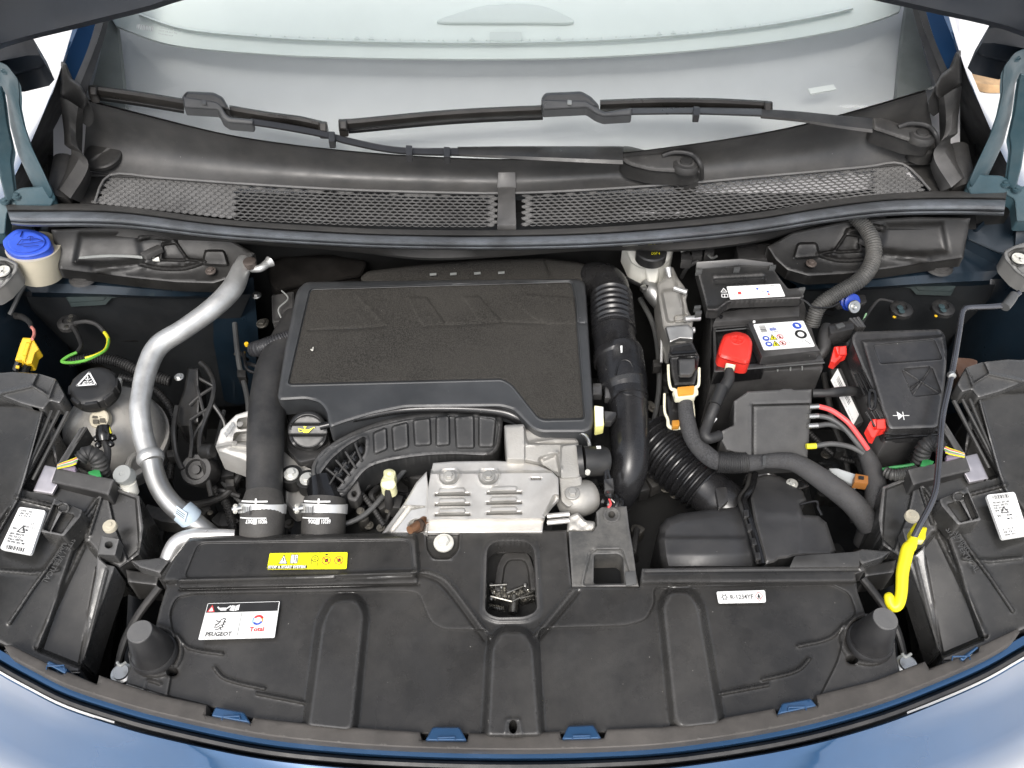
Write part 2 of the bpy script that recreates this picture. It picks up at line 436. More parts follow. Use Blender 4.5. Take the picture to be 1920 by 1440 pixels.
# ---------------------------------------------------------------- car body
def zg(v):
    """height of the windscreen under picture row v"""
    dy = FW[1] + (720-np.asarray(v, float))/FOC*UP[1]; dz = FW[2] + (720-np.asarray(v, float))/FOC*UP[2]
    t = (.27 + .7*(-.49-.786) - 1.17)/(dz - .7*dy); return 1.17 + t*dz
body = thing("car_body", "dark blue car body around the open engine bay, with nose, wings and bulkhead", "car", (0, .3, -.9))
LIP = [(-60, 1182), (0, 1222), (60, 1255), (120, 1285), (200, 1312), (300, 1340), (480, 1378), (640, 1396), (800, 1405), (960, 1408), (1120, 1405), (1280, 1394), (1480, 1362), (1640, 1320), (1760, 1275), (1850, 1235), (1920, 1195), (1980, 1165)]
def rail(z, dv): return [(u, v+dv, z) for u, v in LIP]
M().loft([rail(-.03, -8), rail(-.006, -3), rail(-.006, 14), rail(-.022, 20), rail(-.05, 20)], 90).build("inner_lip", bpaint, body)
M().loft([rail(-.03, 20), rail(-.014, 21), rail(-.008, 26), rail(-.010, 33), rail(-.03, 36)], 90).build("lip_seal", rub, body)
nose = []
for z, dv, s_ in ((-.05, 40, 1), (-.016, 41, 1), (-.010, 44, 1), (-.011, 60, 1.0), (-.020, 90, 1.02), (-.045, 140, 1.04), (-.10, 190, 1.05), (-.25, 230, 1.05), (-.5, 250, 1.05)):
    nose.append([(960+(u-960)*s_, v+dv, z - .10*abs((u-960)/960)**2.5*(dv > 43)*min(1, (dv-40)/60)) for u, v in LIP])
M().loft(nose, 90).build("nose_panel", bpaint, body)
# bay pan, bulkhead and inner wings
M().box((0, .3, -.56), (1.5, 1.0, .02)).build("bay_pan", dark, body)
M().box((0, .775, -.19), (1.75, .02, .72)).build("bulkhead", dark, body)
M().box((0, -.03, -.36), (.9, .012, .40)).build("front_crossmember", dark, body)
def both(fn):
    for s_ in (0, 1): fn(mir if s_ else (lambda p: p), s_)
def wings(q, s_):
    Q = lambda L: [q(p) for p in L]
    M().loft([Q([(-40, 400, .17), (-40, 480, .13), (-40, 620, .07), (-40, 800, .0)]), Q([(10, 450, .13), (18, 540, .06), (40, 640, .0), (40, 800, -.1)]),
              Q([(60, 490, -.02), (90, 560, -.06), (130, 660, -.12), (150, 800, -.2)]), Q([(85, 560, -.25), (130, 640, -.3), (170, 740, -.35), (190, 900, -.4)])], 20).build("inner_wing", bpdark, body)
    # suspension tower: blue shelf, then the wall under it
    M().loft([Q([(40, 470, .07), (180, 490, .085), (330, 500, .085), (470, 500, .08)]), Q([(40, 530, .06), (180, 535, .07), (330, 545, .07), (440, 538, .07)]),
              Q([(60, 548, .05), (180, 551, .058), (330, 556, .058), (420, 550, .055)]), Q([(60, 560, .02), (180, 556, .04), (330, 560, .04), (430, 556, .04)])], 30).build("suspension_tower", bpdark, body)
    M().loft([Q([(50, 556, .03), (180, 552, .04), (330, 556, .04), (470, 552, .04)]), Q([(80, 640, -.10), (200, 650, -.12), (330, 640, -.12), (440, 620, -.10)]),
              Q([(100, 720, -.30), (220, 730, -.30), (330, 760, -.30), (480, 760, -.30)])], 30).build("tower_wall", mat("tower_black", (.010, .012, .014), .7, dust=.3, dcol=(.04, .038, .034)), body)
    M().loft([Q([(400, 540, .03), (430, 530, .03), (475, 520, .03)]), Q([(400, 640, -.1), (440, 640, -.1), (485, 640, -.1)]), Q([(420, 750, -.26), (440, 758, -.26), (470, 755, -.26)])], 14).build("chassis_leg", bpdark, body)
    # outer wing edge, door shut line and pillar
    M().loft([Q([(180, -30, .52), (118, 120, .40), (60, 262, .28), (0, 385, .17), (-70, 520, .1)]), Q([(160, -30, .52), (100, 170, .36), (40, 290, .25), (-12, 385, .16), (-90, 520, .1)]),
              Q([(150, -30, .49), (92, 170, .34), (30, 290, .23), (-30, 385, .14), (-110, 520, .06)]), Q([(150, -30, -.2), (90, 170, -.3), (20, 290, -.4), (-60, 385, -.5), (-200, 520, -.5)])], 24).build("wing", bpaint, body)
    M().loft([Q([(118, 120, .39), (60, 262, .27), (0, 385, .16)]), Q([(140, 130, .30), (110, 262, .16), (40, 385, .08)]), Q([(200, 200, .20), (170, 330, .1), (110, 420, .0)])], 16).build("wing_gutter", dark, body)
    for nm, m_, a, b, dz in (("windscreen_seal", rub, [(209, 20), (190, 90), (160, 182)], [(200, 20), (178, 90), (148, 160)], .012), ("pillar_trim", blk2, [(200, 20), (178, 90), (150, 160)], [(186, 20), (165, 90), (138, 150)], .02),
                             ("pillar", bpaint, [(186, 20), (165, 90), (140, 150)], [(150, 20), (124, 110), (112, 150)], .024)):
        ext = lambda L: [(L[0][0]*2-L[1][0], L[0][1]*2-L[1][1])] + L
        A, B = ext(a), ext(b)
        mk = lambda L, d: [q((u, v, float(zg(v))+d)) for u, v in L]
        M().loft([mk(A, dz-.03), mk(A, dz), mk(B, dz+.004), mk(B, dz-.04)], 16).build(nm, m_, body)
both(wings)

def aprons(q, s_):
    Q = lambda L: [q(p) for p in L]
    M().loft([Q([(-60, 700, .02), (-60, 960, -.06), (-20, 1120, -.12)]), Q([(60, 780, -.06), (60, 960, -.08), (60, 1150, -.13)]), Q([(150, 800, -.2), (170, 980, -.16), (150, 1240, -.14)]), Q([(190, 850, -.5), (240, 1000, -.5), (230, 1300, -.5)])], 20).build("lamp_apron", dark, body)
    M().loft([Q([(20, 1180, -.12), (70, 1210, -.11), (200, 1270, -.08), (330, 1310, -.06)]), Q([(20, 1180, -.5), (70, 1210, -.5), (200, 1270, -.5), (330, 1310, -.5)])], 20).build("nose_apron", dark, body)
    M().loft([Q([(100, 640, -.45), (160, 900, -.5), (240, 1300, -.52)]), Q([(600, 640, -.45), (600, 900, -.5), (600, 1300, -.52)])], 8).build("undertray", dark, body)
both(aprons)

def rails(q, s_):
    Q = lambda L: [q(p) for p in L]
    M().panel(rnd(Q([(-60, 392), (20, 388), (70, 392), (112, 432), (104, 470), (40, 500), (-60, 500)]), 6), [q(p) for p in ((-60, 392, .15), (70, 392, .14), (40, 500, .09))], step=6, er=4, ed=.004, skirt=.06, holes=[[q((70+7*math.cos(a), 425+6*math.sin(a))) for a in np.linspace(0, 6.28, 12, endpoint=False)]], feats=[('ln', Q([(30, 395), (85, 450)]), .006, 5)]).build("wing_rail", bpdark, body)
both(rails)
# ---------------------------------------------------------------- bonnet, hinges
bon = thing("bonnet", "open dark blue bonnet, its underside edge crossing both top corners of the picture", "bonnet", V(960, -60, .68))
E = [(-90, 130, .50), (0, 92, .50), (60, 74, .51), (110, 62, .52), (200, 40, .55), (300, 15, .58), (345, 0, .60), (500, -35, .64), (960, -85, .68)]
E = E + [((lambda m: (m[0]-20, m[1]-8, m[2]))(mir(p))) for p in E[-2::-1]]
P = resamp(spl(E, 6), 60); A = V(P[:, 0], P[:, 1], P[:, 2])
def off(dx, dy, dz): B = A*np.array((1+dx, 1, 1)) + np.array((0, dy, dz)); return B
prof = [(0, .05, .015), (0, .02, -.004), (0, 0, 0), (-.003, -.012, .012), (-.006, -.012, .03), (-.012, -.004, .05), (-.03, -.01, .10), (-.04, -.04, .2), (-.04, -.15, .5), (-.04, -.30, .85)]
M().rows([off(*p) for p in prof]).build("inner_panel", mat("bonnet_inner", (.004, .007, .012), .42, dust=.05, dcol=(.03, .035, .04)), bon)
prof = [(0, .055, .02), (.0, .05, .2), (.0, -.05, .5), (0, -.22, .87), (-.04, -.30, .87)]
M().rows([off(*p) for p in prof]).build("outer_skin", bpaint, bon)
def hinges(q, s_):
    Q = lambda L: [q(p) for p in L]
    M().panel(Q([(-40, 84), (36, 68), (60, 68), (88, 116), (78, 128), (30, 140), (-40, 132)]), [q(p) for p in ((-40, 84, .47), (58, 68, .495), (88, 116, .43), (0, 132, .42))], er=3, skirt=.03).build("corner_gusset", mat("bonnet_inner", (0, 0, 0)), bon)
    h = M().panel(rnd(Q([(24, 360), (40, 352), (70, 350), (95, 345), (104, 372), (96, 388), (30, 388)]), 5), [q(p) for p in ((30, 355, .22), (95, 345, .23), (30, 388, .195))], er=3, step=5, skirt=.02).build("hinge", teal, bon)
    M().plate(rnd(Q([(18, 138), (33, 150), (36, 178), (40, 230), (52, 275), (80, 330), (98, 362), (92, 386), (60, 330), (36, 280), (22, 225), (18, 178), (0, 150), (0, 125)]), 8), 0, .008) if 0 else None
    M().panel(rnd(Q([(-20, 108), (14, 122), (34, 148), (37, 176), (36, 192), (44, 230), (58, 272), (84, 326), (100, 362), (88, 386), (58, 342), (34, 290), (19, 235), (12, 180), (4, 162), (-20, 168)]), 6), [q(p) for p in ((0, 125, .43), (36, 178, .40), (40, 230, .35), (96, 370, .21))], er=3, step=5, skirt=.01).build("front_arm", teal, h)
    M().panel(rnd(Q([(-24, 168), (4, 160), (9, 190), (14, 230), (25, 278), (21, 300), (30, 372), (12, 382), (0, 335), (-12, 255), (-24, 240)]), 5), [q(p) for p in ((0, 168, .40), (8, 190, .38), (24, 280, .29), (20, 378, .2))], er=3, step=5, skirt=.01).build("rear_arm", teal, h)
    M().panel(rnd(Q([(-30, 372), (20, 374), (40, 382), (14, 398), (10, 440), (-30, 440)]), 5), [q(p) for p in ((-30, 372, .2), (30, 380, .195), (0, 440, .16))], er=3, step=5, skirt=.02).build("foot", teal, h)
    for (u, v, z) in Q([(12, 134, .43), (10, 378, .2), (32, 368, .21)]): M().lathe(u, v, z, [(9, -2), (9, 2), (5.5, 2.2), (5.5, 6), (3, 7)], seg=12).build("pivot_pin", teal, h)
both(hinges)

# ---------------------------------------------------------------- windscreen and what lies behind it
def zgl(L, d=0): return [(u, v, float(zg(v))+d) for u, v in L]
ws = thing("windscreen", "curved windscreen glass above the black scuttle panel", "windscreen", V(960, 290, .26))
gl = bpy.data.materials.new("windscreen_glass"); gl.use_nodes = True
_n = gl.node_tree.nodes; _l = gl.node_tree.links; _n.remove(_n["Principled BSDF"])
_t = _n.new("ShaderNodeBsdfTransparent"); _t.inputs[0].default_value = (.95, .98, .965, 1); _g = _n.new("ShaderNodeBsdfGlossy"); _g.inputs['Roughness'].default_value = 0
_f = _n.new("ShaderNodeFresnel"); _f.inputs[0].default_value = 1.36; _m = _n.new("ShaderNodeMixShader")
_l.new(_f.outputs[0], _m.inputs[0]); _l.new(_t.outputs[0], _m.inputs[1]); _l.new(_g.outputs[0], _m.inputs[2]); _l.new(_m.outputs[0], _n["Material Output"].inputs[0])
GB = [(150, 175), (165, 186), (240, 206), (400, 246), (500, 264), (640, 281), (800, 293), (960, 298), (1120, 291), (1280, 272), (1400, 254), (1500, 234), (1620, 202), (1735, 168), (1755, 160)]
GT = [(225, -60), (300, -60), (960, -60), (1600, -60), (1680, -60)]
M().loft([zgl(GT), zgl([(p[0]*.5+q[0]*.5, p[1]*.5+q[1]*.5) for p, q in zip(resamp(GT, 15), GB)]), zgl(GB), zgl([(u, v+4) for u, v in GB], -.004)], 40).build("glass", gl, ws)
# pale print on the lower corner of the pane
st = Sticker("glass_mark", ws, [(255, 40, float(zg(40))), (385, 62, float(zg(62))), (380, 82, float(zg(82))), (252, 60, float(zg(60)))], None, lift=.001)
mk = mat("grey_print", (.45, .46, .45), .6)
st.bars(mk, .2, .25, 1.7, .7, 13, 5)
for i in range(3): st.text(mk, ("Laminated 43R 001582", "DOT 24 AS1 M3", "Soundproof")[i], 2.2, .3+.27*i, .13, w=2.0-.3*i)
st.done({"grey_print": "etched_mark"})
lil = mat("sheet_lilac", (.66, .652, .66), .7, var=.03); pal = mat("sheet_pale_green", (.78, .82, .79), .6, var=.02)
# grey sheet below, white sheet above, both added to make the windscreen pale
LOW = [(u, v+30) for u, v in GB]
M().loft([zgl([(120, -80), (960, -80), (1800, -80)], -.075), zgl([(100, 90), (960, 120), (1800, 90)], -.075), zgl([(100, 330), (960, 420), (1800, 330)], -.06)], 40).build("added_grey_sheet", lil, loc=V(960, 300, .1))
tag(bpy.data.objects["added_grey_sheet"], "pale lilac grey sheet added over the dashboard to make the lower windscreen pale", "added sheet")
BE = [(205, 20), (215, 48), (240, 60), (330, 88), (500, 104), (640, 110), (800, 113), (960, 113), (1120, 109), (1280, 99), (1440, 82), (1560, 62), (1620, 48), (1685, 25), (1690, 10)]
wsh = thing("added_white_sheet", "white green sheet with a curved lower edge, added to whiten the upper windscreen", "added white sheet", V(960, 110, .25))
up = lambda L, k, dv: [(u, v+dv*(1 if k else 1)) for u, v in L]
M().loft([zgl([(u, -90) for u, v in BE], -.04), zgl([(u, v*.4-20) for u, v in BE], -.04), zgl([(u, v-3) for u, v in BE], -.042), zgl(BE, -.045), zgl(BE, -.055)], 90).build("sheet", pal, wsh)
M().loft([zgl([(u*.97+28, v-36) for u, v in BE[2:-2]], -.0385), zgl([(u*.97+28, v-33) for u, v in BE[2:-2]], -.034), zgl([(u*.97+28, v-29) for u, v in BE[2:-2]], -.0385)], 60).build("fold", pal, wsh)
pal2 = mat("sheet_grey_green", (.69, .73, .705), .6, var=.03)
M().panel(spl([(820, 41), (850, 27), (900, 12), (960, 7), (1010, 10), (1050, 24), (1075, 42), (1000, 43), (900, 43)], 4, True), lambda u, v: zg(v)-.037, er=2, ed=.001, step=6, skirt=.003).build("sensor_window", pal2, wsh)
M().plate(rnd([(918, 60, float(zg(60))-.035), (978, 60, float(zg(60))-.035), (978, 76, float(zg(76))-.035), (918, 76, float(zg(76))-.035)], 3), 0, .004).build("mirror_foot", pal2, wsh)
t_ = M()
for i in range(36):
    u = 480+i*27; v = float(np.interp(u, [p[0] for p in BE], [p[1] for p in BE]))-38; s_ = 5 if i in (7, 8, 15, 21, 28, 29) else 1.6
    t_.plate([(u-s_, v, float(zg(v))-.0345), (u, v-s_, float(zg(v))-.0345), (u+s_, v, float(zg(v))-.0345)], 0, .002)
t_.build("tick_row", pal2, wsh, flat=True, kind="stuff")
tag(M().plate([(1515, 166, float(zg(166))-.03), (1563, 158, float(zg(158))-.03), (1568, 167, float(zg(167))-.03), (1520, 176, float(zg(176))-.03)], 0, .002).build('reflection_strip', white), 'small white strip standing in for a reflection in the right part of the windscreen', 'reflection')  # white strip put in for a small reflection in the glass
def side(q, s_):
    o = M(); mk = lambda L, d: [(lambda w: (w[0], w[1], float(zg(p[1]))+d))(q(p)) for p in L]
    o.loft([mk([(198, -20), (196, 60), (168, 185)], -.045), mk([(210, 0), (222, 80), (236, 215)], -.05), mk([(215, 0), (228, 80), (242, 215)], -.06)], 16)
    tag(o.build("pillar_lining", mat("lining_grey", (.25, .26, .25) if not s_ else (.24, .25, .25), .7)), "grey inner pillar lining seen through the %s end of the windscreen" % ("right" if s_ else "left"), "pillar lining", "pillar linings")
both(side)

# ---------------------------------------------------------------- scuttle panel
scu = thing("scuttle", "black plastic scuttle panel with honeycomb intake below the windscreen", "scuttle panel", V(960, 380, .19))
GTOP = [(206, 326), (300, 331), (450, 342), (640, 353), (800, 358), (950, 360), (1100, 354), (1280, 342), (1400, 331), (1500, 322), (1620, 311), (1692, 305)]
GBOT = [(172, 380), (300, 394), (450, 411), (640, 420), (800, 424), (950, 424), (1100, 419), (1280, 407), (1400, 396), (1500, 384), (1620, 370), (1746, 356)]
gt = lambda u: np.interp(u, [p[0] for p in GTOP], [p[1] for p in GTOP]); gb = lambda u: np.interp(u, [p[0] for p in GBOT], [p[1] for p in GBOT])
n_ = 60; top = resamp(spl(GB[1:-1], 6), n_); bot = resamp(spl([(155, 318)] + GTOP + [(1760, 300)], 6), n_)
rows = []
for t in [0, .015, .03, .05] + [.05+.95*i/18 for i in range(1, 19)]:
    u = top[:, 0]*(1-t)+bot[:, 0]*t; v = top[:, 1]*(1-t)+bot[:, 1]*t
    z = (zg(top[:, 1])+.006)*(1-t) + .197*t - .016*math.sin(math.pi*t) + (.004 if t == .03 else 0) - (.006 if t in (.015, .06) else 0)
    rows.append(V(u, v, z))
rows.insert(0, V(top[:, 0], top[:, 1], zg(top[:, 1])-.012))
M().rows(rows).build("scuttle_moulding", mat("scuttle_plastic", (.046, .0455, .045), .40, grain=.25, dust=.15, speck=.2), scu)
M().loft([[(155, 320, .192)]+[(u, v, .196) for u, v in GTOP]+[(1762, 300, .192)], [(150, 330, .194)]+[(u, v+4, .201) for u, v in GTOP]+[(1768, 305, .194)], [(150, 332, .186)]+[(u, v+7, .190) for u, v in GTOP]+[(1768, 307, .186)]], 70).build("grille_rim", blk2, scu)
M().loft([[(150, 330, .19), (150, 386, .185)], [(206, 330, .186), (172, 386, .182)]], 4).build("end_land", blk2, scu)
M().loft([[(1762, 305, .19), (1790, 362, .185)], [(1694, 308, .188), (1748, 360, .183)]], 4).build("end_land", blk2, scu)
# honeycomb: every cell a ring with walls
def comb(u0, u1, closed_to, side_):
    o = M(); back = M(); rowsn = 10; pit = 14.0
    for r_ in range(rowsn+1):
        tt = (r_+.5)/(rowsn+.6)
        k = 0; u = u0 + (pit/2 if r_ % 2 else 0)
        while u < u1:
            a, b = gt(u)+4, gb(u)-2; v = a+(b-a)*tt
            hv = (b-a)/(rowsn+.6)*.67; lim = 172+(380-v)*.62; lim2 = 1746-(v-356+8)*-.0 - max(0, (360-v))*1.05
            if u > lim+4 and u < lim2-4:
                h6 = [(u+pit*.5*math.sin(i*math.pi/3)*1.155, v+hv*math.cos(i*math.pi/3)) for i in range(6)]
                i6 = [(u+(x-u)*.83, v+(y-v)*.80) for x, y in h6]
                O = np.array(h6); I = np.array(i6); zz = .1965
                T = np.r_[V(O[:, 0], O[:, 1], zz-.0015), V(I[:, 0], I[:, 1], zz), V(I[:, 0], I[:, 1], zz) + np.array((0, .0, -.002))]
                f = [(i, (i+1) % 6, 6+(i+1) % 6, 6+i) for i in range(6)] + [(6+i, 6+(i+1) % 6, 12+(i+1) % 6, 12+i) for i in range(6)]
                blank = (u < closed_to[0]) or (u > closed_to[1]) or (r_ == 0 and random.random() < .35) or (abs(u-925) < 8 or abs(u-990) < 8)
                if blank:
                    f.append(tuple(range(12, 18)))
                    T[12:] += np.array((0, 0, .0006))
                o.add(T, [x[::-1] for x in f])
            u += pit
    o.build("mesh_grille", mat("grille_plastic", (.15, .148, .145), .38, dust=.1), scu)
comb(178, 928, (440, 3000), 0); comb(985, 1744, (0, 1640), 1)
M().loft([[(90, 290, .16), (1830, 270, .16)], [(90, 330, .15), (1830, 310, .15)], [(90, 440, .14), (1830, 430, .14)]], 20, smooth=0).build("intake_shade_sheet", ink, scu)  # black sheet puts the shade below the open cells into colour
rim = [(u, v+2, .201) for u, v in GTOP]; rim = [(178, 378, .199)] + rim + [(1744, 356, .199)]
M().tube([(*p, 2.2) for p in rim], n=4, seg=8).build("grille_bead", mat("grille_plastic", (0, 0, 0)), scu)
M().plate([(935, 300, .236), (965, 300, .236), (968, 352, .2), (932, 352, .2)], 0, .004).build("centre_strip", blk, scu, bevel=.001)
M().plate([(934, 352, .207), (966, 352, .207), (968, 422, .203), (932, 422, .203)], 0, .012).build("joint_cover", blk2, scu, bevel=.002)
for (u, v, r_, z) in ((192, 288, 32, .222), (622, 324, 40, .197)):
    M().lathe(u, v, z, [(r_+3, -8), (r_+3, -1), (r_, 1), (r_-2, 1.2), (r_*.6, 2), (.1, 2.4)], seg=40, ax=(0, -.22, 1)).build("blanking_disc", blk2, scu)
def ends(q, s_):
    Q = lambda L: [q(p) for p in L]
    e = thing("scuttle_end_seal", "folded black foam end seal at the %s end of the scuttle" % ("right" if s_ else "left"), "seal", V(*q((130, 370, .18))), "scuttle end seals")
    M().panel(rnd(Q([(114, 114), (124, 118), (133, 146), (152, 160), (164, 182), (163, 200), (154, 210), (135, 196), (113, 178)]), 4), [q(p) for p in ((114, 114, .41), (164, 185, .335), (113, 178, .345))], er=4, ed=.006, step=4, skirt=.03).build("upper_clip", blk2, e)
    M().loft([Q([(112, 182, .34), (120, 250, .27), (121, 272, .26), (134, 288, .24), (98, 352, .2)]), Q([(128, 188, .35), (130, 230, .30), (134, 268, .275), (150, 292, .25), (112, 356, .22)]),
              Q([(146, 200, .345), (142, 240, .29), (146, 275, .265), (166, 312, .24), (132, 372, .215)]), Q([(156, 206, .33), (155, 250, .26), (155, 300, .23), (172, 330, .21), (152, 380, .19)])], 24).build("folded_flap", blk2, e)
    M().tube(Q([(124, 300, .22, 22), (118, 340, .205, 24), (108, 376, .19, 25)]), seg=18).build("rolled_end", blk2, e)
both(ends)

# ---------------------------------------------------------------- bonnet seal
seal = thing("bonnet_seal", "long ribbed rubber bonnet seal along the front of the scuttle, worn grey on its bulb", "seal", V(960, 440, .17))
ST = [(10, 383), (60, 382), (160, 382), (250, 388), (420, 411), (640, 426), (800, 431), (960, 431), (1120, 426), (1280, 414), (1420, 398), (1540, 378), (1660, 362), (1780, 358), (1888, 359)]
SB = [(22, 421), (60, 424), (160, 424), (250, 428), (420, 447), (640, 461), (800, 466), (960, 467), (1120, 463), (1280, 452), (1420, 437), (1540, 418), (1660, 404), (1780, 401), (1882, 403)]
def srail(f, z): return [(a[0]*(1-f)+b[0]*f, a[1]*(1-f)+b[1]*f, z) for a, b in zip(ST, SB)]
M().loft([srail(0, .17), srail(0, .190), srail(.03, .197), srail(.26, .203), srail(.31, .200), srail(.33, .192), srail(.35, .18)], 100).build("flat_lip", mat("lip_rubber", (.05, .049, .047), .5, grain=.25, dust=.2), seal)
M().loft([srail(.33, .18), srail(.34, .193), srail(.38, .204), srail(.5, .212), srail(.64, .213), srail(.76, .208), srail(.84, .199), srail(.86, .193)], 100).build("bulb", rubg, seal)
M().loft([srail(.84, .190), srail(.88, .199), srail(.95, .199), srail(1.0, .192), srail(1.03, .17), srail(.9, .15)], 100).build("lower_lip", rubg, seal)
sup = M().loft([[(u, v+2, .16) for u, v in SB[2:-2]], [(u, v+10+8*math.sin(i*1.9), .145) for i, (u, v) in enumerate(SB[2:-2])], [(u, v+14+8*math.sin(i*1.9), .12) for i, (u, v) in enumerate(SB[2:-2])]], 80)
tag(sup.build("seal_carrier", blk2), "thin wavy black carrier edge hanging under the bonnet seal", "carrier strip")

# ---------------------------------------------------------------- wipers
def wz(v, d=.016): return float(zg(v))+d
def wiper(label, blade, conn, tail, arm, head, piv, clips):
    w_ = thing("wiper", label, "wiper", V(piv[0], piv[1], piv[2]-.04), "windscreen wipers")
    r = lambda L, up, d: [(u, v-up, wz(v-up, d)) for u, v in L]
    for L in (blade, tail):
        M().loft([[(u, v+10, wz(v+9, .002)) for u, v in L], [(u, v+7, wz(v+6, .009)) for u, v in L], [(u, v+3, wz(v+2, .014)) for u, v in L], [(u, v-4, wz(v-4, .019)) for u, v in L], [(u, v-10, wz(v-10, .019)) for u, v in L], [(u, v-13, wz(v-13, .014)) for u, v in L], [(u, v-13, wz(v-13, .003)) for u, v in L]], 24).build("blade", mat("blade_rubber", (.020, .018, .016), .33, dust=.1), w_)
        for e_ in ((L[0],) if L is blade else (L[-1],)): M().panel(rnd([(e_[0]-9, e_[1]-13), (e_[0]+9, e_[1]-12), (e_[0]+9, e_[1]+9), (e_[0]-8, e_[1]+8)], 4), lambda U, W: zg(W)+.022, er=4, ed=.006, step=3, skirt=.012).build("end_cap", mat("blade_rubber", (0, 0, 0)), w_)
        M().loft([[(u, v+15, wz(v+15, .001)) for u, v in L], [(u, v+10, wz(v+10, .005)) for u, v in L], [(u, v+3, wz(v+3, .006)) for u, v in L]], 24).build("rubber_edge", ink, w_)
    M().panel(rnd(conn[0], 5), lambda u, v: zg(v)+.030, er=5, ed=.006, step=2.5, skirt=.014).build("connector_cover", mat("wiper_cover", (.028, .029, .03), .38, dust=.1), w_)
    M().panel(rnd(conn[1], 4), lambda u, v: zg(v)+.031, er=3, ed=.003, step=2.5, skirt=.014).build("connector", mat("wiper_grey", (.045, .047, .049), .34, dust=.08), w_)
    c_ = np.mean(np.array(conn[1])[:4], 0); cu, cv = conn[2]
    M().plate(rnd([(cu-4, cv-4), (cu+4, cv-3), (cu+4, cv+4), (cu-4, cv+3)], 1.5), wz(cv, .0322), .002).build("release_button", grey if len(clips) < 3 else grw, w_)
    for a in arm:
        L, hw, d0, nm = a
        M().loft([[(p[0], p[1]+p[2], wz(p[1], d0-.012)) for p in L], [(p[0], p[1]+p[2], wz(p[1], d0)) for p in L], [(p[0], p[1]+p[2]*.55, wz(p[1], d0+.004)) for p in L], [(p[0], p[1]-p[2]*.8, wz(p[1], d0+.005)) for p in L], [(p[0], p[1]-p[2], wz(p[1], d0)) for p in L], [(p[0], p[1]-p[2], wz(p[1], d0-.012)) for p in L]], 30).build(nm, hw, w_)
    for (u, v, h) in clips:
        M().panel(rnd([(u-6, v-h), (u+6, v-h+1), (u+6, v+h), (u-6, v+h)], 2), wz(v, .036), er=2, ed=.002, step=3, skirt=.012).build("hose_clip", mat("wiper_bar", (0, 0, 0)), w_)
    hd, = head,
    M().panel(rnd(hd, 8), lambda u, v: zg(v)*0+piv[2]+.006+(piv[1]-v)*.0004, er=7, ed=.010, step=3, skirt=.025).build("arm_head", blk2, w_)
    M().lathe(piv[0], piv[1], piv[2]+.005, [(26, -10), (26, -2), (23, 3), (17, 4), (16, 2), (12, 3), (11, 7), (5, 8)], seg=32).build("spindle_cap", blk2, w_)
    M().tube([(piv[0]-44, piv[1]-14, piv[2]+.012, 4.5), (piv[0]-20, piv[1]-21, piv[2]+.018, 4.5), (piv[0]+12, piv[1]-16, piv[2]+.018, 4.5), (piv[0]+28, piv[1]+4, piv[2]+.01, 4.5), (piv[0]+30, piv[1]+28, piv[2]-.03, 4.5)], seg=10).build("washer_hose", rub, w_)
    M().lathe(piv[0]+4, piv[1]+18, piv[2]-.03, [(24, -30), (24, -6), (20, 0), (6, 2)], seg=24).build("spindle_boss", blk2, w_)
    return w_
wiper("left windscreen wiper, its blade low across the glass and its arm reaching to mid scuttle",
      [(174, 172), (190, 174), (260, 184), (345, 198)],
      ([(341, 182), (350, 171), (400, 173), (418, 182), (428, 200), (430, 206), (410, 204), (345, 194)], [(341, 180), (405, 190), (414, 196), (424, 214), (432, 220), (476, 224), (474, 234), (428, 230), (416, 222), (408, 206), (345, 202)], (382, 191)),
      [(430, 210), (500, 222), (560, 230), (605, 240)],
      [([(470, 228, 7), (540, 239, 7), (612, 253, 7), (650, 264, 7), (745, 282, 7), (860, 285, 8)], mat("wiper_bar", (.022, .022, .023), .36), .022, "flat_bar"), ([(858, 284, 9), (960, 286, 12), (1080, 289, 15), (1168, 291, 17)], blk, .020, "arm")],
      [(1164, 274), (1180, 274), (1215, 283), (1262, 288), (1298, 290), (1312, 304), (1308, 322), (1280, 326), (1220, 322), (1180, 312), (1164, 302)], (1286, 306, .242), [(622, 256, 10), (767, 282, 10), (838, 285, 10)])
wiper("right windscreen wiper, long blade across mid glass, arm pivoting at the far right",
      [(643, 236), (675, 234), (800, 222), (900, 215), (1018, 210)],
      ([(1014, 186), (1022, 174), (1090, 171), (1108, 181), (1122, 196), (1124, 204), (1100, 200), (1018, 198)], [(1014, 186), (1098, 188), (1108, 194), (1126, 206), (1134, 210), (1186, 202), (1184, 216), (1132, 219), (1118, 214), (1100, 202), (1018, 206)], (1068, 191)),
      [(1125, 200), (1240, 196), (1340, 197), (1440, 202)],
      [([(1180, 209, 7), (1300, 208, 7), (1428, 211, 8)], mat("wiper_grey", (0, 0, 0)), .022, "flat_bar"), ([(1426, 213, 9), (1500, 219, 10), (1570, 228, 12), (1636, 235, 14)], blk2, .022, "arm")],
      [(1632, 215), (1650, 218), (1690, 234), (1720, 236), (1746, 246), (1750, 262), (1742, 270), (1700, 266), (1660, 252), (1634, 244)], (1728, 252, .262), [(1306, 208, 9)])
# ---------------------------------------------------------------- small makers
def bolt(parent, u, v, z, r, m=None, name="bolt", ax=(0, 0, 1), wash=1.0, hexh=.55):
    k = px(u, v, z); c = V(u, v, z)
    M().lathew(c, ax, [(r*k*wash, -.1*r*k), (r*k*wash, .12*r*k), (r*k*wash*.93, .2*r*k), (r*k*.66, .22*r*k)], 24).lathew(c, ax, [(r*k*.60, .15*r*k), (r*k*.60, hexh*r*k), (r*k*.52, (hexh+.1)*r*k), (r*k*.2, (hexh+.1)*r*k)], 6).build(name, m or zinc, parent, ang=25)
def dots(parent, name, m, pts, r): 
    for (u, v, z) in pts: M().lathe(u, v, z, [(r, -1), (r, 0), (r*.5, .6), (.1, .7)], seg=8).build(name, m, parent)

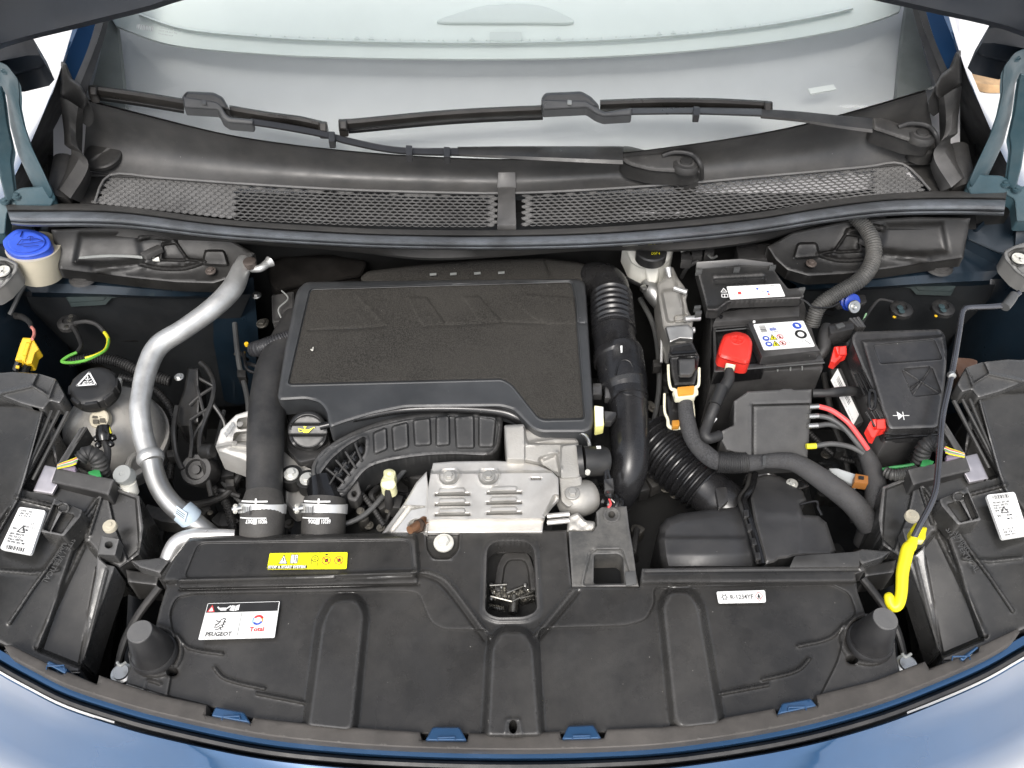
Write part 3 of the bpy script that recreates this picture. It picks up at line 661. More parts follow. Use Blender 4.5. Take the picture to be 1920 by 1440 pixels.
# ---------------------------------------------------------------- nose: trim strip, tabs and the slam cover
trim = thing("nose_trim_strip", "brown grey rubber trim strip curving along the nose in front of the slam cover", "trim strip", V(960, 1390, -.01))
TS = [(8, 1211), (20, 1209), (90, 1244), (92, 1254), (118, 1264), (124, 1258), (182, 1283), (186, 1266), (238, 1284), (300, 1303), (388, 1322), (386, 1341), (471, 1355), (475, 1345), (560, 1355), (640, 1362), (788, 1372), (791, 1388), (876, 1390), (879, 1374), (945, 1375), (949, 1380), (979, 1380), (983, 1374), (1050, 1371), (1053, 1386), (1132, 1384), (1138, 1367), (1240, 1363), (1350, 1350), (1356, 1346), (1452, 1328), (1456, 1339), (1533, 1322), (1530, 1303), (1640, 1276), (1734, 1240), (1742, 1254), (1796, 1233), (1804, 1238), (1834, 1222), (1836, 1212), (1908, 1178), (1912, 1186)]
lw = [(u, v-1) for u, v in resamp(spl(LIP, 5), 90) if 4 < u < 1912]
M().panel(TS + lw[::-1], [(8, 1211, .012), (960, 1378, .012), (1908, 1178, .012)], er=4, ed=.004, step=6, skirt=.02).build("strip", trimb, trim)
for pl, m_ in (([(797, 1389), (811, 1363), (862, 1363), (876, 1389)], bpaint), ([(1053, 1387), (1065, 1361), (1113, 1359), (1128, 1385)], bpaint), ([(396, 1343), (404, 1325), (458, 1335), (470, 1356)], bpaint), ([(1457, 1340), (1466, 1318), (1520, 1309), (1532, 1324)], bpaint), ([(86, 1245), (92, 1238), (128, 1253), (122, 1264)], bpaint), ([(1798, 1234), (1830, 1211), (1836, 1214), (1806, 1240)], bpaint)):
    cu = (pl[0][0]+pl[3][0])/2; cv = (pl[0][1]+pl[3][1])/2
    o = M().panel(rnd(pl, 4), .017, er=3, ed=.004, step=4, skirt=.02)
    t_ = o.build("clip_tab", bpaint, trim)
    M().tube([(cu-17, cv+1, .019, 1.6), (cu-16, cv-6, .0195, 1.6), (cu+16, cv-7, .0195, 1.6), (cu+17, cv, .019, 1.6)], n=1, seg=6, smooth=False).build("clip_lip", bpaint, t_)

slam = thing("slam_cover", "wide moulded black slam cover across the nose, with three printed stickers", "cover", V(960, 1220, -.01))
OUT = [(355, 1006), (560, 1002), (798, 999), (930, 996), (1063, 994), (1066, 1040), (1072, 1100), (1198, 1101), (1204, 1066), (1400, 1063), (1618, 1062), (1622, 1070), (1604, 1078), (1608, 1110), (1622, 1150), (1646, 1154), (1670, 1176), (1678, 1204), (1680, 1230), (1688, 1262), (1692, 1268), (1640, 1282), (1530, 1312), (1450, 1336), (1350, 1356), (1240, 1368), (1138, 1374), (960, 1379), (790, 1377), (640, 1367), (471, 1349), (390, 1325), (300, 1303), (236, 1283), (244, 1250), (240, 1226), (248, 1200), (268, 1180), (292, 1174), (300, 1140), (312, 1102), (306, 1094), (298, 1086), (322, 1050)]
latch_hole = rnd([(914, 1016), (1000, 1015), (1007, 1145), (985, 1156), (930, 1157), (910, 1147)], 26, 5)
holes = [latch_hole, [(962+7*math.cos(a)*1.0, 1363+(12 if math.sin(a) > 0 else 12)*math.sin(a)) for a in np.linspace(0, 2*math.pi, 18, endpoint=False)],
         [(323+11*math.cos(a), 1260+8*math.sin(a)) for a in np.linspace(0, 2*math.pi, 16, endpoint=False)], [(1598+11*math.cos(a), 1237+8*math.sin(a)) for a in np.linspace(0, 2*math.pi, 16, endpoint=False)]]
rawl = [(600, 1160), (625, 1119), (672, 1119), (687, 1150), (664, 1380), (570, 1380)]
rawc = [(918, 1212), (936, 1180), (985, 1180), (1004, 1210), (1018, 1400), (908, 1400)]
rawr = [(1238, 1135), (1252, 1106), (1294, 1105), (1315, 1135), (1356, 1370), (1262, 1370)]
lip_ = [(640, 1077), (780, 1073), (815, 1078), (845, 1098), (905, 1178), (918, 1196)]
F = [('in', rnd([(352, 1010), (780, 1004), (786, 1078), (300, 1092), (322, 1050)], 12), .012, 12), ('in', rnd([(372, 1018), (770, 1012), (776, 1074), (345, 1084)], 14), -.003, 5),
     ('in', rnd([(1198, 1056), (1640, 1050), (1622, 1092), (1200, 1094)], 6), .012, 9), ('ln', [(1210, 1073), (1610, 1070)], -.002, 3),
     ('in', rnd([(332, 1086), (782, 1079), (784, 1094), (336, 1103)], 8), .005, 6), ('ln', [(338, 1106), (640, 1100), (785, 1096)], -.003, 3),
     ('ln', spl(lip_, 5), .005, 5), ('ln', spl([(p[0]-9, p[1]+6) for p in lip_], 5), -.003, 4), ('ln', [(1076, 1106), (1003, 1194)], .005, 5), ('ln', [(1086, 1110), (1012, 1197)], -.003, 4),
     ('in', rnd([(318, 1150), (330, 1120), (360, 1113), (755, 1108), (785, 1112), (796, 1140), (806, 1166), (830, 1180), (917, 1181), (908, 1390), (560, 1390), (310, 1330), (330, 1215)], 12, 5), -.005, 6),
     ('in', rnd([(1010, 1178), (1175, 1173), (1212, 1162), (1228, 1130), (1225, 1102), (1560, 1096), (1592, 1112), (1606, 1150), (1588, 1170), (1570, 1240), (1530, 1320), (1350, 1375), (1018, 1390)], 12, 5), -.005, 6),
     ('in', rnd(rawl, 30, 6), .019, 24), ('in', rnd(rawc, 30, 6), .019, 24), ('in', rnd(rawr, 30, 6), .019, 24),
     ('in', rnd([(798, 990), (862, 990), (860, 1030), (845, 1048), (812, 1048), (800, 1030)], 10), -.006, 5), ('ln', [(798, 1000), (800, 1030), (812, 1048), (845, 1048), (860, 1030), (862, 1000)], .002, 3),
     ('ln', latch_hole, .005, 6, True), ('ln', rnd([(908, 1008), (1006, 1007), (1014, 1150), (988, 1164), (928, 1165), (903, 1152)], 28, 5), .002, 4, True),
     ('ln', spl([(333, 1192), (350, 1212), (375, 1220), (416, 1226)], 5), .005, 4), ('ln', spl([(402, 1252), (418, 1270), (450, 1281), (495, 1291)], 5), .005, 4), ('ln', [(482, 1300), (574, 1318)], .005, 4),
     ('ln', spl([(1582, 1172), (1562, 1192), (1540, 1202), (1498, 1211)], 5), .005, 4), ('ln', spl([(1517, 1236), (1500, 1254), (1475, 1264), (1430, 1274)], 5), .005, 4), ('ln', [(1440, 1284), (1350, 1301)], .005, 4),
     ('ln', [(288+52*math.cos(a), 1220+46*math.sin(a)) for a in np.linspace(-2.6, 1.9, 18)], .006, 5), ('ln', [(1630+52*math.cos(a), 1198+46*math.sin(a)) for a in np.linspace(1.2, 5.7, 18)], .006, 5),
     ('in', [(288+44*math.cos(a), 1220+39*math.sin(a)) for a in np.linspace(0, 6.28, 24)], -.008, 5), ('in', [(1630+44*math.cos(a), 1198+39*math.sin(a)) for a in np.linspace(0, 6.28, 24)], -.008, 5),
     ('ln', spl([(268, 1296), (276, 1276), (300, 1262+20)], 4), .003, 4), ('ln', [(945, 1385), (950, 1350), (974, 1350), (980, 1385)], .0015, 3)]
def slamz(U, W): return .004 + (1379-W)*.00004 - .000000022*(U-960)**2*1.0
M().panel(OUT, slamz, holes=holes, step=3, feats=F, er=4, ed=.004, skirt=.03).build("cover_moulding", cov, slam)
bolt(slam, 832, 1018, .022, 19, whp, wash=1.0, hexh=.5)
# latch seen through the opening
lat = thing("bonnet_latch", "greasy steel bonnet latch down inside the rounded opening of the slam cover", "latch", V(960, 1130, -.09))
M().plate([(890, 985, -.05), (1035, 985, -.05), (1040, 1180, -.10), (880, 1180, -.10)], 0, .004).build("back_plate", dark, lat)
M().panel(rnd([(925, 1110), (932, 1060), (945, 1035), (990, 1035), (1000, 1060), (1008, 1110)], 14), [(925, 1110, -.05), (960, 1035, -.04), (1008, 1110, -.05)], feats=[('in', rnd([(938, 1120), (946, 1062), (955, 1050), (983, 1050), (990, 1065), (996, 1120)], 8), -.004, 5)], er=3, step=3, skirt=.01).build("shield", blk2, lat)
M().plate(rnd([(930, 1020), (985, 1020), (986, 1036), (928, 1036)], 4), -.045, .006).build("hook_guide", blk, lat, bevel=.001)
greasy = mat("greasy_steel", (.33, .32, .29), .3, metal=.9, dust=.3, dcol=(.03, .03, .03), stain=.6, vscale=40)
M().panel(rnd([(916, 1098), (948, 1094), (952, 1112), (980, 1100), (984, 1108), (1000, 1098), (1003, 1125), (978, 1130), (972, 1120), (925, 1128)], 3), [(916, 1098, -.05), (1000, 1098, -.05), (960, 1128, -.056)], feats=[('fn', lambda U, W: .002*np.sin(U*.5)*np.cos(W*.6))], er=2, step=2, skirt=.008).build("catch_plate", greasy, lat)
for a, b in (((918, 1098), (950, 1096)), ((950, 1112), (985, 1098)), ((920, 1118), (960, 1128)), ((960, 1128), (1000, 1108)), ((975, 1122), (1002, 1116))): M().tube([(*a, -.044, 2.6), (*b, -.046, 2.6)], seg=8).build("lever", greasy, lat)
M().tube([(964, 1118, -.05, 9), (962, 1150, -.052, 9)], seg=16).build("pivot_post", greasy, lat)
c_ = [(916+t*30, 1136+t*6+4.5*math.cos(t*2*math.pi*9), -.05+.004*math.sin(t*2*math.pi*9), 1.2) for t in np.linspace(0, 1, 90)]
M().tube(c_, n=1, seg=6, smooth=False).build("return_spring", greasy, lat)
for (u, v) in ((921, 1096), (985, 1097), (921, 1122), (940, 1100)): M().lathe(u, v, -.045, [(4, -2), (4, 1), (2.4, 2.5), (.2, 2.8)], seg=10).build("rivet", steel, lat)

# stickers on the cover
st = Sticker("stop_start_sticker", slam, [(506, 1038, .0275), (652, 1036, .0275), (650, 1067, .0265), (501, 1068, .0265)], inky, label="yellow warning sticker with pictograms", r=.08)
W = st.W
st.poly(ink, [(.02, .78), (.50*W, .78), (.50*W, .985), (.02, .985)]); st.text(white, "STOP & START SYSTEM", .05, .955, .155, w=.47*W, bold=.05)
st.poly(white, [(.14*W-.02, .68), (.14*W+.22, .12), (.14*W+.46, .68)], 1); st.line(ink, [(.14*W-.02, .68), (.14*W+.22, .12), (.14*W+.46, .68)], .035, True)
st.rect(ink, .14*W+.2, .3, .14*W+.245, .52, 2); st.rect(ink, .14*W+.2, .57, .14*W+.245, .62, 2)
st.rect(white, .33*W-.22, .12, .33*W+.18, .66, 1); st.line(ink, [(.33*W-.22, .12), (.33*W+.18, .12), (.33*W+.18, .66), (.33*W-.22, .66)], .03, True); st.rect(ink, .33*W-.03, .12, .33*W, .7, 2)
st.rect(ink, .33*W+.08, .3, .33*W+.12, .58, 3); st.rect(ink, .33*W+.08, .2, .33*W+.12, .26, 3)
st.ring(ink, .59*W, .38, .2, .035); st.ring(ink, .59*W, .38, .08, .03); st.rect(ink, .59*W-.2, .4, .59*W-.17, .82); st.rect(ink, .59*W+.17, .4, .59*W+.2, .82)
for cx in (.735, .895):
    st.ring(inkr, cx*W, .5, .26, .04); st.line(inkr, [(cx*W-.18, .32), (cx*W+.18, .68)], .04); st.poly(ink, [(cx*W-.1, .42), (cx*W+.08, .36), (cx*W+.12, .55), (cx*W-.06, .62)], 1)
st.poly(ink, [(.735*W-.14, .08), (.735*W+.14, .08), (.735*W, .2)], 1)
st.done({"black_print": "pictogram", "red_print": "prohibition_ring", "white_print": "lettering"})
st = Sticker("oil_sticker", slam, [(390, 1132, .011), (525, 1128, .011), (515, 1196, .0088), (372, 1200, .0088)], white, label="white sticker split in two panels under a black band", r=.03)
W = st.W
st.rect(ink, .015, .015, W-.02, .27); st.poly(inkr, [(.04, .25), (.14, .05), (.24, .25)], 2); st.poly(white, [(.08, .23), (.14, .11), (.2, .23)], 3)
st.line(white, [(.3, .12), (.36, .18), (.52, .18), (.62, .1), (.66, .13)], .035, h=2); st.poly(white, [(.36, .14), (.52, .14), (.54, .22), (.38, .22)], 2)
st.poly(white, [(.62, .22), (.66, .08), (.76, .10), (.86, .06), (.86, .21), (.75, .24)], 2); st.line(ink, [(.76, .1), (.75, .24)], .012, h=3)
st.rect(ink, .5*W, .28, .5*W+.012, .985)
# rampant emblem drawn with a few strokes, then the names
L_ = [[(.33, .66), (.40, .58), (.44, .50), (.50, .46), (.56, .48), (.52, .54), (.58, .56), (.50, .58), (.55, .63), (.48, .64), (.54, .70), (.46, .71), (.50, .78)], [(.44, .56), (.36, .54), (.32, .50)], [(.46, .64), (.38, .70), (.30, .69)], [(.46, .70), (.42, .76), (.34, .77)], [(.40, .60), (.32, .62)]]
for l in L_: st.line(ink, [(x+.02, y-.02) for x, y in l], .022)
st.text(ink, "PEUGEOT", .15, .92, .11, w=.66, bold=.025)
cx, cy = .74*W, .52
for i in range(4):
    pass
st.ring(inkb, cx, cy, .13, .05, a0=.3, a1=2.6); st.ring(inkr, cx+.01, cy-.01, .14, .06, a0=3.7, a1=5.9); st.ring(orange, cx, cy, .14, .03, a0=5.7, a1=6.6); st.ring(mat("lightblue_print", (.15, .35, .7), .5), cx, cy, .14, .03, a0=2.5, a1=3.8)
st.text(inkr, "Total", .655*W, .82, .12, w=.36, bold=.03); st.text(mk, "AUTO-LUBE", .55*W, .92, .07, w=.78, bold=.0)
st.done({"black_print": "lettering", "red_print": "logo_arc", "blue_print": "logo_arc", "orange_plastic": "logo_arc", "grey_print": "lettering", "lightblue_print": "logo_arc", "white_print": "pictogram"})
st = Sticker("refrigerant_sticker", slam, [(1343, 1110, .0112), (1434, 1107, .0112), (1436, 1130, .0106), (1347, 1132, .0106)], white, label="small white refrigerant label", r=.15)
W = st.W
st.ring(ink, .14*W+.02, .5, .2, .05, 8)
for i in range(6): a = i*math.pi/3; st.line(ink, [(.14*W+.02+.18*math.cos(a), .5+.18*math.sin(a)), (.14*W+.02+.3*math.cos(a), .5+.3*math.sin(a))], .05)
st.text(ink, "R-1234YF", .26*W, .70, .38, w=.48*W, bold=.01)
cx = .86*W; st.line(inkr, [(cx, .14), (cx+.33, .5), (cx, .86), (cx-.33, .5)], .04, True); st.poly(ink, [(cx-.12, .62), (cx-.08, .42), (cx, .28), (cx+.08, .45), (cx+.12, .62)]); st.rect(ink, cx-.13, .66, cx+.13, .7)
st.done({"black_print": "lettering", "red_print": "diamond"})

# rubber cones
for (b, t, lb) in (((289, 1224, .002), (262, 1184, .06), "left black rubber bonnet buffer cone standing on the slam cover"), ((1631, 1202, .002), (1660, 1160, .06), "right black rubber bonnet buffer cone below the yellow hook")):
    B, T = V(*b), V(*t); L = np.linalg.norm(T-B); k = px(*b)
    c = thing("bonnet_buffer", lb, "buffer", B, "bonnet buffers")
    M().lathew(B, T-B, [(44*k, -.006), (44*k, .0), (41*k, .004), (38.5*k, .004), (38*k, .012), (24*k, L-.004), (23.2*k, L-.001), (21.5*k, L), (.1*k, L)], 40).build("cone", mat("cone_rubber", (.016, .016, .017), .45, grain=.2, dust=.08), c)
    M().lathew(T, T-B, [(22.2*k, -.0005), (22.2*k, .0006), (21.5*k, .0012), (.1*k, .0014)], 36).build("top_face", mat("cone_top", (.10, .10, .10), .65, grain=.4, dust=.3), c)

# bracket with the square hole
br = thing("radiator_bracket", "grimy black bracket with a square hole beside the heat shield", "bracket", V(1130, 1050, -.02))
M().panel([(1118, 960), (1128, 951), (1175, 949), (1180, 990), (1187, 1030), (1193, 1075), (1198, 1100), (1072, 1101), (1066, 996), (1112, 996), (1119, 985)], [(1120, 955, .03), (1180, 990, .03), (1198, 1100, .012), (1072, 1101, .012)], holes=[rnd([(1114, 1040), (1160, 1039), (1168, 1046), (1171, 1094), (1113, 1095)], 5), [(1147+6*math.cos(a), 965+6*math.sin(a)) for a in np.linspace(0, 6.28, 14, endpoint=False)]],
    feats=[('ln', [(1147+14*math.cos(a), 965+13*math.sin(a)) for a in np.linspace(0, 6.28, 20)], .003, 3), ('in', rnd([(1104, 1030), (1166, 1028), (1186, 1094), (1092, 1098)], 10), -.004, 6), ('ln', [(1092, 1094), (1106, 1036), (1120, 1029), (1160, 1029)], .003, 3)], step=3, er=3, ed=.003, skirt=.04).build("plate", mat("grimy_bracket", (.05, .05, .048), .5, dust=.5, speck=.8, stain=.5, grain=.5, gscale=250, edge_glint=.8), br)
M().plate([(1100, 1020, -.06), (1185, 1020, -.06), (1185, 1115, -.06), (1100, 1115, -.06)], 0, .004).build("bracket_back", ink, br)
M().plate([(1172, 1072), (1192, 1070), (1194, 1094), (1174, 1098)], .021, .004).build("pad", grw, br, bevel=.001)

# ---------------------------------------------------------------- headlamps
hmat = mat("headlamp_plastic", (.028, .028, .027), .24, grain=.12, dust=.14, speck=.35, stain=.3, vscale=10, edge_glint=.9)
def lamp(q, s_):
    Q = lambda L: [q(p) for p in L]; sd2 = "right" if s_ else "left"
    h = thing("headlamp", "black back of the %s headlamp, dusty, with a white part label" % sd2, "headlamp", V(*q((120, 1060, -.08))), "headlamps")
    zp = [q(p) for p in ((0, 760, .085), (80, 770, .075), (40, 920, .045), (130, 900, .04), (255, 935, .03), (250, 1050, -.01), (0, 1060, .035), (150, 1010, .02), (0, 1190, .004), (150, 1245, -.05), (-40, 1000, .05))]
    M().panel(Q([(-40, 735), (0, 742), (40, 757), (82, 768), (100, 800), (110, 880), (130, 893), (200, 905), (262, 930), (270, 990), (262, 1040), (225, 1066), (200, 1055), (184, 1064), (168, 1150), (155, 1240), (150, 1262), (110, 1262), (60, 1236), (0, 1206), (-40, 1190)]), zp, step=3.4, er=5, ed=.008, skirt=.10, feats=[
        ('ln', Q([(80, 772), (45, 900), (32, 938), (-10, 1010)]), .008, 4), ('ln', Q([(142, 985), (100, 1050), (60, 1105), (18, 1168)]), .007, 4), ('ln', Q([(160, 1015), (120, 1100), (70, 1212)]), .005, 6), ('in', Q([(150, 1000), (190, 1050), (150, 1250), (75, 1220)]), -.012, 14),
        ('in', Q([(40, 760), (82, 770), (36, 930), (-40, 1030), (-40, 760)]), .006, 10), ('in', Q([(92, 830), (112, 890), (60, 920), (44, 915)]), -.02, 8), ('ln', Q([(30, 932), (88, 946), (160, 965), (186, 930)]), .006, 4), ('ln', Q([(190, 932), (168, 1000)]), .006, 4), ('ln', Q([(0, 1070), (60, 1075), (110, 1068)]), .003, 4),
        ('in', Q([(200, 915), (255, 935), (262, 1030), (240, 1050), (215, 985)]), -.006, 6)]).build("housing", hmat, h)
    M().panel(rnd(Q([(-40, 690), (0, 699), (27, 697), (74, 701), (106, 711), (122, 742), (112, 757), (94, 752), (82, 768), (40, 757), (0, 741), (-40, 730)]), 4), [q(p) for p in ((0, 700, .105), (106, 711, .095), (82, 768, .092), (0, 740, .098))], step=4, er=3, ed=.003, skirt=.03,
              feats=[('in', Q([(72, 700), (104, 711), (90, 738), (62, 722)]), -.006, 4), ('ln', Q([(0, 738), (62, 724), (92, 742)]), .005, 3), ('ln', Q([(104, 712), (92, 745)]), .006, 3)]).build("rear_flap", mat("flap_plastic", (.055, .055, .054), .28, dust=.15, grain=.2, edge_glint=.7), h)
    for a, b, r_ in (((128, 772, .085), (62, 900, .05), 4), ((112, 770, .085), (56, 880, .055), 3.5), ((98, 770, .085), (48, 890, .055), 3.5), ((160, 802, .07), (112, 878, .05), 4)):
        M().tube(Q([(*a, r_), (*b, r_)]), seg=8).build("stiffening_rib", hmat, h)
    M().panel(rnd(Q([(150, 802), (164, 800), (118, 880), (104, 876)]), 3), [q(p) for p in ((150, 802, .072), (164, 800, .07), (110, 878, .055))], step=4, er=2, ed=.002, skirt=.03).build("side_web", hmat, h)
    M().panel(rnd(Q([(106, 876), (140, 884), (215, 899), (204, 930), (192, 926), (96, 905)]), 4), [q(p) for p in ((106, 876, .068), (215, 899, .058), (192, 926, .05), (96, 905, .058))], step=4, er=3, ed=.003, skirt=.03).build("connector_hood", blk2, h)
    M().panel(rnd(Q([(84, 872), (108, 877), (97, 905), (108, 908), (98, 926), (62, 920)]), 2), [q(p) for p in ((84, 872, .061), (108, 877, .061), (98, 926, .05))], step=4, er=1.5, ed=.001, skirt=.004).build("heat_sink", mat("galvanised_sheet", (.42, .40, .42), .4, metal=.75, stain=.25, dust=.3, vscale=25), h)
    M().panel(rnd(Q([(102, 934), (128, 945), (155, 956), (152, 968), (120, 1006), (76, 998)]), 4), [q(p) for p in ((102, 934, .062), (155, 956, .056), (120, 1006, .05), (76, 998, .056))], step=3, er=3, ed=.003, skirt=.04, feats=[('in', rnd(Q([(101, 946), (112, 950), (93, 996), (82, 992)]), 2), -.01, 3), ('in', rnd(Q([(117, 960), (140, 966), (116, 1000), (97, 996)]), 2), -.01, 3), ('ln', [q((118+11*math.cos(a), 952+9*math.sin(a))) for a in np.linspace(0, 6.28, 16)], .004, 3)]).build("adjuster_pocket", hmat, h)
    M().lathe(*q((205, 985, .045)), [(13, -8), (13, -1), (12, 1), (6, 1.2), (5, 3), (.2, 3)], seg=24).build("fixing_plug", cream, h)
    M().panel(rnd(Q([(190, 1004), (224, 1010), (216, 1042), (182, 1040)]), 3), [q(p) for p in ((190, 1004, .035), (224, 1010, .035), (182, 1040, .02))], step=3, er=2, ed=.002, skirt=.02, holes=[[q((204+7*math.cos(a), 1022+6*math.sin(a))) for a in np.linspace(0, 6.28, 14, endpoint=False)]]).build("mounting_ear", mat("flap_plastic", (0, 0, 0)), h)
    M().panel(Q([(182, 1042), (200, 1058), (215, 1062), (214, 1072), (190, 1140), (158, 1242), (153, 1240), (166, 1150), (180, 1078)]), [q(p) for p in ((182, 1042, .018), (214, 1072, .0), (155, 1240, -.055))], step=4, er=3, ed=.004, skirt=.05, feats=[('ln', Q([(200, 1070), (158, 1235)]), .004, 4)]).build("strut", mat("flap_plastic", (0, 0, 0)), h)
    if not s_: cs = [(4, 1030, .045), (40, 952, .056), (89, 960, .054), (61, 1043, .042)]; cs = [cs[2], cs[3], cs[0], cs[1]]
    else: cs = [(1846, 931, .058), (1899, 925, .060), (1925, 1006, .046), (1876, 1014, .045)]
    if not s_: cs = [(40, 953, .058), (89, 960, .056), (61, 1043, .046), (3, 1032, .046)]
    st = Sticker("part_label", h, cs, white, label="white printed part label", r=.06, lift=.006)
    W = st.W; u_ = W
    f = (lambda y: y) if not s_ else (lambda y: 1-y)
    r_ = lambda m, a, b, c, d: st.rect(m, a, min(f(b), f(d)), c, max(f(b), f(d)), 2)
    st.bars(ink, .1, min(f(.88), f(.97)), W*.75, max(f(.88), f(.97)), 16, 3+s_)
    for i, (x, y, L) in enumerate([(.1, .62, .5), (.1, .68, .42), (.1, .74, .55), (.12, .8, .6), (.42, .42, .28), (.45, .5, .2), (.1, .5, .16)]):
        st.text(ink, ("89 9019", "PA 33-12", "Part 0070", "90 042 301 48", "MOS 1", "EDM", "90")[i], x*u_, f(y)+.02, .045, w=L*u_*.95, bold=.02)
    st.line(ink, [(.3*W, f(.56)), (.55*W, f(.56)), (.43*W, f(.56)-.13)], .022, True); st.ring(ink, .7*W, f(.34), .03, .008, 12); st.ring(ink, .8*W, f(.42), .03, .008, 12); st.ring(ink, .2*W, f(.3), .03, .008, 12)
    for i in range(3): st.text(ink, ("AAW - AS1", "30 72 1", "S1 72 7")[i], .12*W, f(.08+.06*i)+.02, .042, w=.42*W, bold=.02)
    st.done({"black_print": "lettering"})
    # moulded lettering in the lower face
    for t, a, b, c, d in (("SITE / VERTICAL", (150, 1012, .026), (90, 1100, .004), (78, 1094, .004), (138, 1007, .026)), ("AIMING", (134, 1018, .026), (106, 1062, .014), (96, 1056, .014), (124, 1012, .026))):
        cs = Q([a, b, c, d]) if not s_ else Q([a, b, c, d])
        if s_: cs = [cs[0], cs[1], cs[2], cs[3]]; cs = [cs[3], cs[2], cs[1], cs[0]]
        e = Sticker("moulded_lettering", h, cs, None, lift=.004); e.text(mat("moulding_text", (.055, .055, .054), .5), t, .03*e.W, .9, .75, w=.94*e.W, bold=.01)
        for k, (m_, o_) in e.layers.items(): o_.build("moulded_lettering", m_, h, flat=True)
    # striker marked foot on the wing corner
    wb = thing("wing_bracket", "grey framed wing support with a moulded cross at the %s edge" % sd2, "bracket", V(*q((6, 505, .12))), "wing brackets")
    M().panel(rnd(Q([(-40, 480), (-6, 478), (14, 484), (34, 494), (33, 508), (10, 535), (-10, 548), (-40, 545)]), 5), [q(p) for p in ((0, 480, .16), (33, 500, .15), (0, 545, .13))], step=3, er=3, ed=.003, skirt=.03, feats=[('in', rnd(Q([(-40, 486), (12, 490), (27, 498), (22, 510), (0, 536), (-40, 540)]), 3), -.008, 3), ('ln', [q((4+15*math.cos(a), 508+14*math.sin(a))) for a in np.linspace(0, 6.28, 20)], .008, 2.5)]).build("frame", mat("bracket_grey", (.13, .13, .125), .4, dust=.2), wb)
    M().lathe(*q((4, 508, .150)), [(14, -2), (14, 1), (11, 1), (11, -1), (.2, -1)], seg=24).build("target_ring", whp, wb)
    for a in (0, 90): 
        c0 = V(*q((4, 508, .151))); k = px(*q((4, 508, .15))); d = np.array((math.cos(R(a+20)), math.sin(R(a+20)), 0))*11*k; e_ = np.array((-d[1], d[0], 0))*.2
        M().add([c0-d-e_, c0+d-e_, c0+d+e_, c0-d+e_], [(0, 1, 2, 3)]).build("cross_bar", whp, wb, flat=True)
both(lamp)
# lamp wiring, both sides
def wiring(q, s_):
    Q = lambda L: [q(p) for p in L]
    w1 = thing("lamp_harness", "ribbed black lamp cable with bare coloured wires behind the %s headlamp" % ("right" if s_ else "left"), "cable", V(*q((165, 860, .03))), "lamp harnesses")
    M().tube(Q([(150, 862, .075, 13), (165, 850, .078, 15), (182, 858, .07, 15), (190, 880, .05, 14), (200, 905, .02, 14)]), rib=(7, .07), seg=14).build("sleeve", rub, w1)
    for i, m_ in enumerate((yelw, pink, whp, green, mat("violet_wire", (.35, .2, .4), .4), yelw)):
        M().tube(Q([(148-i, 856+i*2.5, .078, 1.7), (135, 862+i*2, .078, 1.7), (118, 868+i*1.6, .072, 1.7), (108, 873+i, .07, 1.7)]), seg=6).build("wire", m_, w1)
    M().plate(rnd(Q([(108, 868), (142, 874), (140, 882), (106, 876)]), 2), .068, .008).build("plug", mat("violet_plug", (.25, .2, .26), .5), w1, bevel=.001)
    M().plate(rnd(Q([(164, 885), (185, 878), (190, 893), (172, 895)]), 2), .06, .01).build("green_clip", mat("green_plastic", (.03, .22, .06), .4), w1, bevel=.001)
both(wiring)
# ---------------------------------------------------------------- left of the bay
wf = thing("washer_filler", "cream washer filler neck with blue flip cap under the bonnet seal's left end", "filler neck", V(62, 500, .10))
M().tube([(75, 510, .09, 43), (68, 480, .125, 46), (62, 462, .145, 48)], seg=32).build("neck", cream, wf)
ca = V(55, 452, .172)-V(70, 500, .10); cB = V(55, 456, .155); k = px(55, 456, .155)
capp = [(8, 448), (30, 431), (60, 431), (85, 440), (95, 452), (94, 464), (82, 474), (56, 482), (30, 481), (12, 470), (6, 458)]
M().panel(spl(capp, 5, True), [(8, 458, .165), (55, 431, .172), (95, 455, .160), (56, 482, .158)], step=2.5, er=4, ed=.004, skirt=.012, feats=[('in', spl([(17, 451), (35, 436), (60, 435), (80, 444), (85, 455), (76, 466), (52, 474), (30, 472), (17, 462)], 5, True), .003, 4)]).build("cap", blue, wf)
st = Sticker("cap_symbol", wf, [(30, 444, .173), (72, 441, .172), (72, 463, .168), (30, 466, .169)], None, lift=.0015)
dk = mat("dark_blue_print", (.01, .02, .15), .5)
st.line(dk, [(.1, .75), (.35, .35), (1.3, .35), (1.7, .6), (1.1, .68), (.1, .75)], .06); st.ring(dk, .9, .3, .22, .05, 10, a0=3.4, a1=6.0); st.line(dk, [(.9, .1), (.9, .5)], .05); st.line(dk, [(.5, .95), (1.4, .95)], .06); st.done({"dark_blue_print": "pictogram"})
M().tube([(42, 434, .1745, 1.2), (38, 444, .1745, 1.2)], seg=6).build("pull_mark", dk, wf)
M().plate([(55, 474, .158), (68, 472, .158), (72, 486, .138), (62, 490, .138)], 0, .006).build("hinge_strap", blue, wf, bevel=.001)
M().plate([(61, 482, .15), (68, 481, .15), (76, 502, .12), (66, 503, .12)], 0, .006).build("clip", cream, wf, bevel=.001)
# thin black hose with a white tip
hs_ = thing("washer_hose", "thin grey hose with a white tip lying across the dark panel beside the blue cap", "hose", V(200, 490, .11))
M().tube([(108, 492, .115, 3), (150, 484, .118, 3), (200, 480, .12, 3), (250, 481, .12, 3), (286, 486, .12, 3)], seg=8).build("tube", grey, hs_)
M().tube([(284, 486, .121, 5), (300, 485, .122, 5.5)], seg=10).build("tip", whp, hs_)
tag(M().tube([(55, 522, .1, 4), (40, 545, .08, 4), (28, 570, .06, 4), (18, 590, .05, 4)], seg=8).build("drain_hose", grw), "short dark hose hanging behind the left wing bracket", "hose")
